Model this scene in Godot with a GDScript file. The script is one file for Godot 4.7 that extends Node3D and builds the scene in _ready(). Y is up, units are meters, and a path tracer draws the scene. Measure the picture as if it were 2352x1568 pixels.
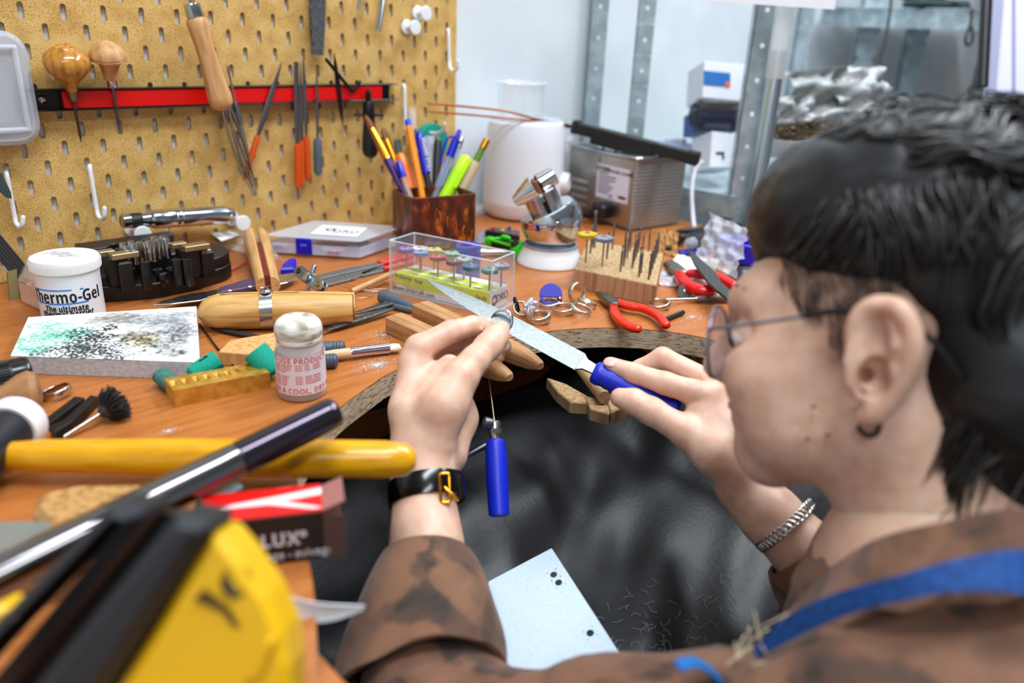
extends Node3D

var mats := {}
var rng := RandomNumberGenerator.new()
var used := {}


func _ready() -> void:
	rng.seed = 7
	camera_and_light()
	room()
	shelving()
	bench()
	pegboard_tools()
	back_of_bench()
	middle_of_bench()
	front_of_bench()
	right_of_bench()
	under_bench()
	figure()


func camera_and_light() -> void:
	var cam := Camera3D.new()
	cam.name = "camera"
	cam.transform = Transform3D(Basis(Vector3(0.72723, 0.04061, 0.68519), Vector3(0.22612, 0.92835, -0.29502), Vector3(-0.64808, 0.36948, 0.66594)).orthonormalized(), Vector3(-0.23105, 1.18227, 0.98094))
	cam.fov = 47.08
	cam.near = 0.02
	cam.far = 30.0
	var lens := CameraAttributesPhysical.new()
	lens.frustum_focal_length = 27.545
	lens.frustum_focus_distance = 0.74
	lens.exposure_aperture = 3.2
	lens.frustum_near = 0.02
	lens.frustum_far = 30.0
	cam.attributes = lens
	add_child(cam)
	cam.current = true
	var env := Environment.new()
	env.background_mode = Environment.BG_COLOR
	env.background_color = Color(0.02, 0.02, 0.02)
	env.tonemap_mode = Environment.TONE_MAPPER_LINEAR
	env.tonemap_exposure = 1.1
	env.sdfgi_enabled = true
	env.ssao_enabled = true
	env.ssil_enabled = true
	var we := WorldEnvironment.new()
	we.name = "world_environment"
	we.environment = env
	add_child(we)
	# ceiling fittings: one over the bench's open side, one further into the room, one behind the photographer
	ceiling_lamp(Vector3(1.35, 2.62, 0.75), Vector2(0.3, 1.2), 3.4, "white ceiling light panel over the metal shelving end of the bench")
	ceiling_lamp(Vector3(0.1, 2.62, 0.95), Vector2(1.2, 0.3), 2.5, "white ceiling light panel straight above the open side of the bench")
	ceiling_lamp(Vector3(-0.9, 2.62, 1.9), Vector2(1.2, 0.3), 1.6, "white ceiling light panel behind the photographer near the door side")


func ceiling_lamp(at: Vector3, size: Vector2, power: float, label: String) -> void:
	var t := thing("ceiling_lamp", label, "lamp", Transform3D(Basis(), at), "ceiling light panels")
	put(t, "housing", box(Vector3(size.x + 0.04, 0.05, size.y + 0.04), 0.008), paint(Color(0.9, 0.9, 0.9), 0.5), at(Vector3(0, 0.03, 0)))
	var glow := StandardMaterial3D.new()
	glow.albedo_color = Color(0.9, 0.9, 0.9)
	glow.emission_enabled = true
	glow.emission = Color(0.93, 0.97, 1.0)
	glow.emission_energy_multiplier = 4.0
	put(t, "diffuser", box(Vector3(size.x, 0.012, size.y), 0.003), glow)
	var l := AreaLight3D.new()
	l.name = "panel_light"
	l.area_size = size
	l.light_color = Color(0.94, 0.97, 1.0)
	l.light_energy = power
	l.area_range = 8.0
	l.shadow_enabled = true
	l.position = Vector3(0, -0.012, 0)
	l.rotation.x = -PI / 2
	t.add_child(l)


# a point in metres
func V(x: float, y: float, z: float) -> Vector3:
	return Vector3(x, y, z)


# ---------- scene tree ----------
func numbered(called: String) -> String:
	var n: int = used.get(called, -1) + 1
	used[called] = n
	return called if n == 0 else "%s_%03d" % [called, n]


func thing(called: String, label: String, category: String, xf := Transform3D(), group := "") -> Node3D:
	var o := Node3D.new()
	o.name = numbered(called)
	o.transform = xf
	add_child(o)
	tag(o, label, category, group)
	return o


func tag(o: Node, label: String, category: String, group := "", kind := "") -> void:
	o.set_meta("label", label)
	o.set_meta("category", category)
	if group:
		o.set_meta("group", group)
	if kind:
		o.set_meta("kind", kind)


func put(parent: Node, called: String, mesh: Mesh, m: Material, xf := Transform3D(), label := "") -> MeshInstance3D:
	var o := MeshInstance3D.new()
	o.name = called
	o.mesh = mesh
	o.material_override = m
	o.transform = xf
	if label:
		o.set_meta("label", label)
	parent.add_child(o, true)
	return o


func single(called: String, label: String, category: String, mesh: Mesh, m: Material, xf := Transform3D(), group := "") -> MeshInstance3D:
	var o := put(self, numbered(called), mesh, m, xf)
	tag(o, label, category, group)
	return o


func struct(called: String, mesh: Mesh, m: Material, xf := Transform3D()) -> MeshInstance3D:
	var o := put(self, called, mesh, m, xf)
	o.set_meta("kind", "structure")
	o.set_meta("label", called.replace("_", " ") + " of the workshop room, plain painted")
	o.set_meta("category", called.split("_")[0])
	return o


func copy_of(src: Node3D, called: String, label: String, xf: Transform3D) -> Node3D:
	var c: Node3D = src.duplicate()
	c.name = numbered(called)
	c.transform = xf
	add_child(c)
	c.set_meta("label", label)
	return c


# ---------- placing ----------
func at(p: Vector3) -> Transform3D:
	return Transform3D(Basis(), p)


func turned(p: Vector3, deg_y: float, deg_x := 0.0, deg_z := 0.0) -> Transform3D:
	return Transform3D(Basis.from_euler(Vector3(deg_to_rad(deg_x), deg_to_rad(deg_y), deg_to_rad(deg_z))), p)


# local y runs from a to b, local z leans to the side called up
func along(a: Vector3, b: Vector3, up := Vector3.UP) -> Transform3D:
	var y := (b - a).normalized()
	var x := y.cross(up)
	if x.length() < 0.001:
		x = y.cross(Vector3.RIGHT)
	x = x.normalized()
	return Transform3D(Basis(x, y, x.cross(y)), a)


# ---------- materials ----------
func paint(c: Color, rough := 0.5, metal := 0.0, key := "") -> StandardMaterial3D:
	var k := "%s %.3f %.3f %s" % [c, rough, metal, key]
	if not mats.has(k):
		var m := StandardMaterial3D.new()
		m.albedo_color = c
		m.roughness = rough
		m.metallic = metal
		m.metallic_specular = 0.5
		mats[k] = m
	return mats[k]


func noise_tex(sd: int, freq: float, colors: Array, stops: Array, kind := FastNoiseLite.TYPE_SIMPLEX_SMOOTH, octaves := 4, size := 256) -> NoiseTexture2D:
	var n := FastNoiseLite.new()
	n.seed = sd
	n.noise_type = kind
	n.frequency = freq
	n.fractal_octaves = octaves
	var g := Gradient.new()
	g.colors = PackedColorArray(colors)
	g.offsets = PackedFloat32Array(stops)
	var t := NoiseTexture2D.new()
	t.width = size
	t.height = size
	t.seamless = true
	t.noise = n
	t.color_ramp = g
	return t


# a grained material: a noise texture laid in the object's own axes
func grained(key: String, tex: Texture2D, scale: Vector3, rough := 0.5, metal := 0.0, relief := 0.0) -> StandardMaterial3D:
	if not mats.has(key):
		var m := StandardMaterial3D.new()
		m.albedo_texture = tex
		m.roughness = rough
		m.metallic = metal
		m.uv1_triplanar = true
		m.uv1_scale = scale
		if relief != 0.0:
			m.heightmap_enabled = true
			m.heightmap_texture = tex
			m.heightmap_scale = relief
		mats[key] = m
	return mats[key]


func wood(key: String, dark: Color, light: Color, sd := 1, fine := 1.0, rough := 0.55) -> StandardMaterial3D:
	if mats.has(key):
		return mats[key]
	# grain runs along local y
	var t := noise_tex(sd, 0.02, [dark, light.lerp(dark, 0.35), light, light.lerp(dark, 0.2)], [0.15, 0.45, 0.6, 0.9], FastNoiseLite.TYPE_SIMPLEX_SMOOTH, 5)
	return grained(key, t, Vector3(28, 2.5, 28) * fine, rough)


func glass(tint := Color(0.9, 0.95, 0.97), alpha := 0.08, rough := 0.03) -> StandardMaterial3D:
	var k := "glass %s %.2f %.2f" % [tint, alpha, rough]
	if not mats.has(k):
		var m := StandardMaterial3D.new()
		m.transparency = BaseMaterial3D.TRANSPARENCY_ALPHA
		m.albedo_color = Color(tint.r, tint.g, tint.b, alpha)
		m.roughness = rough
		mats[k] = m
	return mats[k]


func steel(rough := 0.28, c := Color(0.72, 0.73, 0.74)) -> StandardMaterial3D:
	return paint(c, rough, 1.0)


# ---------- shapes ----------
# Corners are given anticlockwise as seen from outside; sg is the smooth group, -1 for facets.
var group_at := 1


func begin() -> SurfaceTool:
	var st := SurfaceTool.new()
	st.begin(Mesh.PRIMITIVE_TRIANGLES)
	return st


func done(st: SurfaceTool) -> ArrayMesh:
	st.generate_normals()
	st.index()
	return st.commit()


func tri(st: SurfaceTool, a: Vector3, b: Vector3, c: Vector3, sg := -1) -> void:
	st.set_smooth_group(sg)
	st.add_vertex(a)
	st.add_vertex(c)
	st.add_vertex(b)


func quad(st: SurfaceTool, a: Vector3, b: Vector3, c: Vector3, d: Vector3, sg := -1) -> void:
	tri(st, a, b, c, sg)
	tri(st, a, c, d, sg)


func add_box(st: SurfaceTool, size: Vector3, c := 0.0, xf := Transform3D()) -> void:
	var h := size * 0.5
	c = minf(c, minf(h.x, minf(h.y, h.z)) * 0.98)
	var p := func(s: Vector3, axis: int) -> Vector3:
		var q := Vector3(s.x * h.x, s.y * h.y, s.z * h.z)
		for k in 3:
			if k != axis:
				q[k] -= s[k] * c
		return xf * q
	for axis in 3:
		var u := (axis + 1) % 3
		var v := (axis + 2) % 3
		for sgn in [-1.0, 1.0]:
			var cs := []
			for e in [[-1, -1], [1, -1], [1, 1], [-1, 1]]:
				var s := Vector3()
				s[axis] = sgn
				s[u] = e[0]
				s[v] = e[1]
				cs.append(p.call(s, axis))
			if sgn > 0:
				quad(st, cs[0], cs[1], cs[2], cs[3])
			else:
				quad(st, cs[3], cs[2], cs[1], cs[0])
	if c <= 0.0:
		return
	for axis in 3:  # edges that run along axis
		var u := (axis + 1) % 3
		var v := (axis + 2) % 3
		for su in [-1.0, 1.0]:
			for sv in [-1.0, 1.0]:
				var s0 := Vector3()
				s0[u] = su
				s0[v] = sv
				var s1 := s0
				s0[axis] = -1
				s1[axis] = 1
				var a: Vector3 = p.call(s0, u)
				var b: Vector3 = p.call(s0, v)
				var d: Vector3 = p.call(s1, v)
				var e: Vector3 = p.call(s1, u)
				if su * sv > 0:
					quad(st, a, b, d, e)
				else:
					quad(st, b, a, e, d)
	for sx in [-1.0, 1.0]:
		for sy in [-1.0, 1.0]:
			for sz in [-1.0, 1.0]:
				var s := Vector3(sx, sy, sz)
				if sx * sy * sz > 0:
					tri(st, p.call(s, 0), p.call(s, 1), p.call(s, 2))
				else:
					tri(st, p.call(s, 0), p.call(s, 2), p.call(s, 1))


func box(size: Vector3, c := 0.0) -> ArrayMesh:
	var st := begin()
	add_box(st, size, c)
	return done(st)


# profile of (radius, height); rising gives an outside, falling an inside
func add_lathe(st: SurfaceTool, prof: Array, seg := 32, xf := Transform3D(), squash := 1.0, crease := 32.0) -> void:
	var n := prof.size()
	group_at += 1
	for i in n - 1:
		var a: Vector2 = prof[i]
		var b: Vector2 = prof[i + 1]
		if i > 0:
			var turn := absf((a - prof[i - 1]).angle_to(b - a))
			if turn > deg_to_rad(crease):
				group_at += 1
		for k in seg:
			var t0 := TAU * k / seg
			var t1 := TAU * (k + 1) / seg
			var c0 := Vector3(cos(t0), 0, sin(t0) * squash)
			var c1 := Vector3(cos(t1), 0, sin(t1) * squash)
			var p00 := xf * (c0 * a.x + Vector3(0, a.y, 0))
			var p10 := xf * (c1 * a.x + Vector3(0, a.y, 0))
			var p01 := xf * (c0 * b.x + Vector3(0, b.y, 0))
			var p11 := xf * (c1 * b.x + Vector3(0, b.y, 0))
			if b.x > 1e-6:
				tri(st, p00, p01, p11, group_at)
			if a.x > 1e-6:
				tri(st, p00, p11, p10, group_at)


func lathe(prof: Array, seg := 32, squash := 1.0, crease := 32.0) -> ArrayMesh:
	var st := begin()
	add_lathe(st, prof, seg, Transform3D(), squash, crease)
	return done(st)


func rod(r: float, h: float, c := 0.0, seg := 24) -> ArrayMesh:
	return lathe(rod_profile(r, h, c), seg)


func rod_profile(r: float, h: float, c := 0.0) -> Array:
	if c <= 0.0:
		return [Vector2(0, 0), Vector2(r, 0), Vector2(r, h), Vector2(0, h)]
	return [Vector2(0, 0), Vector2(r - c, 0), Vector2(r - c * 0.3, c * 0.3), Vector2(r, c), Vector2(r, h - c), Vector2(r - c * 0.3, h - c * 0.3), Vector2(r - c, h), Vector2(0, h)]


# smooth curve through points
func curve(points: Array, steps := 6) -> PackedVector3Array:
	var out := PackedVector3Array()
	var n := points.size()
	for i in n - 1:
		var p0: Vector3 = points[maxi(i - 1, 0)]
		var p1: Vector3 = points[i]
		var p2: Vector3 = points[i + 1]
		var p3: Vector3 = points[mini(i + 2, n - 1)]
		for k in steps:
			out.append(p1.cubic_interpolate(p2, p0, p3, float(k) / steps))
	out.append(points[n - 1])
	return out


# radii: one number, or one for each point; flat squeezes the section along its second axis
func add_tube(st: SurfaceTool, path: PackedVector3Array, radii: Variant, seg := 12, flat := 1.0, up := Vector3.ZERO, round_ends := true) -> void:
	var n := path.size()
	var rings := []
	var t0 := (path[1] - path[0]).normalized()
	var x := up.cross(t0) if up != Vector3.ZERO else t0.cross(Vector3(0.31, 0.95, 0.11))
	if x.length() < 1e-4:
		x = t0.cross(Vector3(1, 0, 0))
	x = x.normalized()
	var ring := func(c: Vector3, t: Vector3, r: float) -> PackedVector3Array:
		x = (x - t * x.dot(t)).normalized()
		var y := t.cross(x)
		var out := PackedVector3Array()
		for k in seg:
			var a := TAU * k / seg
			out.append(c + x * (cos(a) * r) + y * (sin(a) * r * flat))
		return out
	for i in n:
		var t := (path[mini(i + 1, n - 1)] - path[maxi(i - 1, 0)]).normalized()
		var r: float = radii if radii is float else radii[i]
		if i == 0 and round_ends:
			for k in 3:
				var a := PI / 2 * k / 3.0
				rings.append(ring.call(path[0] - t * (r * flat * cos(a)), t, maxf(r * sin(a), 1e-5)))
		rings.append(ring.call(path[i], t, r))
		if i == n - 1 and round_ends:
			for k in range(2, -1, -1):
				var a := PI / 2 * k / 3.0
				rings.append(ring.call(path[i] + t * (r * flat * cos(a)), t, maxf(r * sin(a), 1e-5)))
	group_at += 1
	for i in rings.size() - 1:
		for k in seg:
			var k1 := (k + 1) % seg
			quad(st, rings[i][k], rings[i][k1], rings[i + 1][k1], rings[i + 1][k], group_at)
	if not round_ends:
		for e in [0, rings.size() - 1]:
			var c: Vector3 = path[0] if e == 0 else path[n - 1]
			for k in seg:
				var k1 := (k + 1) % seg
				if e == 0:
					tri(st, c, rings[e][k1], rings[e][k])
				else:
					tri(st, c, rings[e][k], rings[e][k1])


func tube(path: PackedVector3Array, radii: Variant, seg := 12, flat := 1.0, up := Vector3.ZERO, round_ends := true) -> ArrayMesh:
	var st := begin()
	add_tube(st, path, radii, seg, flat, up, round_ends)
	return done(st)


# outline in x, y; thickness along z, the edges chamfered by c
func add_prism(st: SurfaceTool, poly: PackedVector2Array, h: float, c := 0.0, xf := Transform3D(), smooth := false) -> void:
	var p := poly.duplicate()
	var n := p.size()
	var area := 0.0
	for i in n:
		area += p[i].cross(p[(i + 1) % n])
	if area < 0.0:
		p.reverse()
	var inner := PackedVector2Array()
	for i in n:
		var e0 := (p[i] - p[(i + n - 1) % n]).normalized()
		var e1 := (p[(i + 1) % n] - p[i]).normalized()
		var n1 := Vector2(-e1.y, e1.x)
		var m := (Vector2(-e0.y, e0.x) + n1).normalized()
		inner.append(p[i] + m * (c / maxf(m.dot(n1), 0.35)))
	var idx := Geometry2D.triangulate_polygon(inner)
	var z := h * 0.5
	for i in range(0, idx.size(), 3):
		var a := inner[idx[i]]
		var b := inner[idx[i + 1]]
		var d := inner[idx[i + 2]]
		if (b - a).cross(d - a) < 0:
			var s := b
			b = d
			d = s
		tri(st, xf * Vector3(a.x, a.y, z), xf * Vector3(b.x, b.y, z), xf * Vector3(d.x, d.y, z))
		tri(st, xf * Vector3(a.x, a.y, -z), xf * Vector3(d.x, d.y, -z), xf * Vector3(b.x, b.y, -z))
	group_at += 1
	var sg := group_at if smooth else -1
	for i in n:
		var j := (i + 1) % n
		var lo := -z + c
		var hi := z - c
		quad(st, xf * Vector3(p[i].x, p[i].y, lo), xf * Vector3(p[j].x, p[j].y, lo), xf * Vector3(p[j].x, p[j].y, hi), xf * Vector3(p[i].x, p[i].y, hi), sg)
		if c > 0.0:
			quad(st, xf * Vector3(p[i].x, p[i].y, hi), xf * Vector3(p[j].x, p[j].y, hi), xf * Vector3(inner[j].x, inner[j].y, z), xf * Vector3(inner[i].x, inner[i].y, z))
			quad(st, xf * Vector3(inner[i].x, inner[i].y, -z), xf * Vector3(inner[j].x, inner[j].y, -z), xf * Vector3(p[j].x, p[j].y, lo), xf * Vector3(p[i].x, p[i].y, lo))


func prism(poly: PackedVector2Array, h: float, c := 0.0, smooth := false) -> ArrayMesh:
	var st := begin()
	add_prism(st, poly, h, c, Transform3D(), smooth)
	return done(st)


func poly2(flat: Array) -> PackedVector2Array:
	var out := PackedVector2Array()
	for i in range(0, flat.size(), 2):
		out.append(Vector2(flat[i], flat[i + 1]))
	return out


func ellipse(rx: float, ry: float, n := 32) -> PackedVector2Array:
	var out := PackedVector2Array()
	for k in n:
		out.append(Vector2(cos(TAU * k / n) * rx, sin(TAU * k / n) * ry))
	return out


func rounded_rect(w: float, h: float, r: float, n := 5) -> PackedVector2Array:
	var out := PackedVector2Array()
	for q in 4:
		var c := Vector2((w / 2 - r) * [1, -1, -1, 1][q], (h / 2 - r) * [1, 1, -1, -1][q])
		for k in n + 1:
			out.append(c + Vector2(r, 0).rotated(PI / 2 * q + PI / 2 * k / n))
	return out


# a sheet: rows of points, shut in by a second skin at the given thickness
func add_sheet(st: SurfaceTool, rows: Array, thick: float, closed := false) -> void:
	var nr := rows.size()
	var nc: int = rows[0].size()
	var nor := []
	for i in nr:
		var line := PackedVector3Array()
		for j in nc:
			var du: Vector3 = rows[i][(j + 1) % nc if closed else mini(j + 1, nc - 1)] - rows[i][(j + nc - 1) % nc if closed else maxi(j - 1, 0)]
			var dv: Vector3 = rows[mini(i + 1, nr - 1)][j] - rows[maxi(i - 1, 0)][j]
			line.append(du.cross(dv).normalized())
		nor.append(line)
	group_at += 2
	var g := group_at
	var last := nc if closed else nc - 1
	for i in nr - 1:
		for j in last:
			var k := (j + 1) % nc
			var a: Vector3 = rows[i][j]
			var b: Vector3 = rows[i][k]
			var c: Vector3 = rows[i + 1][k]
			var d: Vector3 = rows[i + 1][j]
			quad(st, a, b, c, d, g)
			quad(st, a - nor[i][j] * thick, d - nor[i + 1][j] * thick, c - nor[i + 1][k] * thick, b - nor[i][k] * thick, g - 1)
	for j in last:
		var k := (j + 1) % nc
		for i in [0, nr - 1]:
			var a: Vector3 = rows[i][j]
			var b: Vector3 = rows[i][k]
			var a2: Vector3 = a - nor[i][j] * thick
			var b2: Vector3 = b - nor[i][k] * thick
			if i == 0:
				quad(st, a, a2, b2, b)
			else:
				quad(st, a, b, b2, a2)
	if not closed:
		for i in nr - 1:
			for j in [0, nc - 1]:
				var a: Vector3 = rows[i][j]
				var b: Vector3 = rows[i + 1][j]
				var a2: Vector3 = a - nor[i][j] * thick
				var b2: Vector3 = b - nor[i + 1][j] * thick
				if j == 0:
					quad(st, a, b, b2, a2)
				else:
					quad(st, a, a2, b2, b)


func sheet(rows: Array, thick: float, closed := false) -> ArrayMesh:
	var st := begin()
	add_sheet(st, rows, thick, closed)
	return done(st)


# a hoop round local y; the section is an ellipse, w across the finger's axis and t thick, swelling by head at angle 0
func hoop(r: float, w: float, t: float, head := 0.0, seg := 48, head_w := 1.0) -> ArrayMesh:
	var st := begin()
	group_at += 1
	var m := 10
	var pt := func(i: int, k: int) -> Vector3:
		var a := TAU * i / seg
		var s := pow(maxf(cos(a), 0.0), 3.0)
		var b := TAU * k / m
		var rr := r + cos(b) * (t + head * s) * 0.5 + head * s * 0.4
		return Vector3(cos(a) * rr, sin(b) * w * 0.5 * (1.0 + (head_w - 1.0) * s), sin(a) * rr)
	for i in seg:
		for k in m:
			quad(st, pt.call(i, k), pt.call(i, k + 1), pt.call(i + 1, k + 1), pt.call(i + 1, k), group_at)
	return done(st)


func letters(text: String, height: float, bold := false, serif := false, deep := 0.0004) -> ArrayMesh:
	var f := SystemFont.new()
	f.font_names = PackedStringArray(["Droid Serif" if serif else "Droid Sans"])
	f.font_weight = 700 if bold else 400
	var t := TextMesh.new()
	t.font = f
	t.font_size = 64
	t.text = text
	t.depth = deep
	t.pixel_size = height / 46.0
	t.curve_step = 4.0
	var out := ArrayMesh.new()
	out.add_surface_from_arrays(Mesh.PRIMITIVE_TRIANGLES, t.get_mesh_arrays())
	return out


# lettering wrapped round a cylinder about local y, facing angle 0 = +z
func letters_round(text: String, height: float, r: float, bold := false, squeeze := 1.0) -> ArrayMesh:
	var src := letters(text, height, bold)
	var a := src.surface_get_arrays(0)
	var v: PackedVector3Array = a[Mesh.ARRAY_VERTEX]
	var nn: PackedVector3Array = a[Mesh.ARRAY_NORMAL]
	for i in v.size():
		var th := v[i].x * squeeze / r
		var rr := r + v[i].z
		v[i] = Vector3(sin(th) * rr, v[i].y, cos(th) * rr)
		nn[i] = nn[i].rotated(Vector3.UP, th)
	a[Mesh.ARRAY_VERTEX] = v
	a[Mesh.ARRAY_NORMAL] = nn
	var out := ArrayMesh.new()
	out.add_surface_from_arrays(Mesh.PRIMITIVE_TRIANGLES, a)
	return out



# ---------- kits shared by many things ----------
# a straight tool from its point a to its butt b. Each part: [name, material, [[share of the length, radius], ...], squash]
func stick(called: String, label: String, category: String, a: Vector3, b: Vector3, parts: Array, group := "", up := Vector3.UP) -> Node3D:
	var t := thing(called, label, category, along(a, b, up), group)
	var length := (b - a).length()
	for p in parts:
		var prof := []
		var rows: Array = p[2]
		if rows[0][1] > 1e-5:
			prof.append(Vector2(0, rows[0][0] * length))
		for q in rows:
			prof.append(Vector2(maxf(q[1], 0.0), q[0] * length))
		if rows[-1][1] > 1e-5:
			prof.append(Vector2(0, rows[-1][0] * length))
		put(t, p[0], lathe(prof, 24, p[3] if p.size() > 3 else 1.0), p[1])
	return t


# a piece with the given corners (world points, seen from above), from height lo to hi
func slab_mesh(corners: Array, thick: float, c: float, origin: Vector3) -> ArrayMesh:
	var poly := PackedVector2Array()
	for p in corners:
		poly.append(Vector2(p.x - origin.x, p.z - origin.z))
	var st := begin()
	add_prism(st, poly, thick, c, Transform3D(Basis(Vector3.RIGHT, Vector3(0, 0, 1), Vector3(0, -1, 0)), Vector3(0, thick * 0.5, 0)))
	return done(st)


func middle(corners: Array, y: float) -> Vector3:
	var m := Vector3.ZERO
	for p in corners:
		m += p
	m /= corners.size()
	m.y = y
	return m


func slab(called: String, label: String, category: String, corners: Array, y: float, thick: float, m: Material, c := 0.001, group := "") -> Node3D:
	var o := middle(corners, y)
	var t := thing(called, label, category, at(o), group)
	put(t, "body", slab_mesh(corners, thick, c, o), m)
	return t


# upright frame at a point on the pegboard: x along the board, y up, z into the room
func knob(p: Vector3, label: String, reach := 0.02) -> void:
	var t := thing("pegboard_peg", label, "peg", Transform3D(Basis(Vector3.RIGHT, Vector3(0, 0, 1), Vector3(0, -1, 0)), p), "white pegboard pegs")
	var white := paint(Color(0.9, 0.91, 0.92), 0.35)
	put(t, "base_disc", lathe([Vector2(0, 0), Vector2(0.0095, 0), Vector2(0.01, 0.001), Vector2(0.01, 0.003), Vector2(0.009, 0.004), Vector2(0, 0.004)]), white)
	put(t, "stem", lathe([Vector2(0.0042, 0.003), Vector2(0.0036, 0.01), Vector2(0.0042, reach)], 20), white)
	put(t, "front_disc", lathe([Vector2(0, reach - 0.001), Vector2(0.0088, reach - 0.001), Vector2(0.0098, reach), Vector2(0.0098, reach + 0.002), Vector2(0.009, reach + 0.003), Vector2(0, reach + 0.0034)]), white)


func hook(points: Array, label: String) -> void:
	var o: Vector3 = points[0]
	var rel := []
	for p in points:
		rel.append(p - o)
	single("pegboard_hook", label, "hook", tube(curve(rel, 6), 0.0024, 12), paint(Color(0.92, 0.92, 0.93), 0.35), at(o), "white pegboard hooks")


func wire(called: String, label: String, category: String, points: Array, r: Variant, m: Material, group := "", steps := 6) -> MeshInstance3D:
	var o: Vector3 = points[0]
	var rel := []
	for p in points:
		rel.append(p - o)
	return single(called, label, category, tube(curve(rel, steps), r, 8), m, at(o), group)



# ---------- the room ----------
func room() -> void:
	var plaster := grained("plaster", noise_tex(3, 0.01, [Color(0.84, 0.865, 0.88), Color(0.88, 0.9, 0.915)], [0.3, 0.7]), Vector3.ONE * 1.3, 0.85)
	var far := paint(Color(0.66, 0.63, 0.6), 0.9)
	struct("wall_back", box(Vector3(5.4, 2.9, 0.1)), plaster, at(Vector3(0.6, 1.35, -0.0562)))
	struct("wall_right", box(Vector3(0.1, 2.9, 4.6)), far, at(Vector3(3.3, 1.35, 2.2)))
	struct("wall_left", box(Vector3(0.1, 2.9, 4.6)), plaster, at(Vector3(-2.1, 1.35, 2.2)))
	struct("wall_front", box(Vector3(5.4, 2.9, 0.1)), plaster, at(Vector3(0.6, 1.35, 4.5)))
	struct("ceiling", box(Vector3(5.4, 0.1, 4.7)), plaster, at(Vector3(0.6, 2.75, 2.2)))
	struct("floor", box(Vector3(5.4, 0.1, 4.7)), paint(Color(0.42, 0.41, 0.4), 0.6), at(Vector3(0.6, -0.05, 2.2)))


# an upright of folded sheet metal with a row of round holes down each face
func angle_post(t: Node3D, called: String, at: Vector3, h: float, turn: float, m: Material, w := 0.035, pitch := 0.05) -> void:
	var st := begin()
	for side in 2:
		var b := Basis.from_euler(Vector3(0, deg_to_rad(turn) - PI / 2 * side, 0))
		var n := int(h / pitch)
		var c := 12
		for i in n:
			var y := pitch * i
			# a plate with a hole: the rim joined to the plate's outline
			for k in c:
				var q := []
				for e in 2:
					var a := TAU * (k + e) / c
					var d := Vector2(cos(a), sin(a))
					var s := minf(w * 0.5 / maxf(absf(d.x), 1e-4), pitch * 0.5 / maxf(absf(d.y), 1e-4))
					q.append(d * 0.0035)
					q.append(d * s)
				var v := func(p: Vector2, z: float) -> Vector3: return at + b * Vector3(p.x + w * 0.5, y + p.y + pitch * 0.5, z)
				quad(st, v.call(q[0], 0.0), v.call(q[1], 0.0), v.call(q[3], 0.0), v.call(q[2], 0.0))
				quad(st, v.call(q[0], -0.002), v.call(q[2], -0.002), v.call(q[3], -0.002), v.call(q[1], -0.002))
				quad(st, v.call(q[0], 0.0), v.call(q[2], 0.0), v.call(q[2], -0.002), v.call(q[0], -0.002))
	put(t, called, done(st), m)


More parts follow.
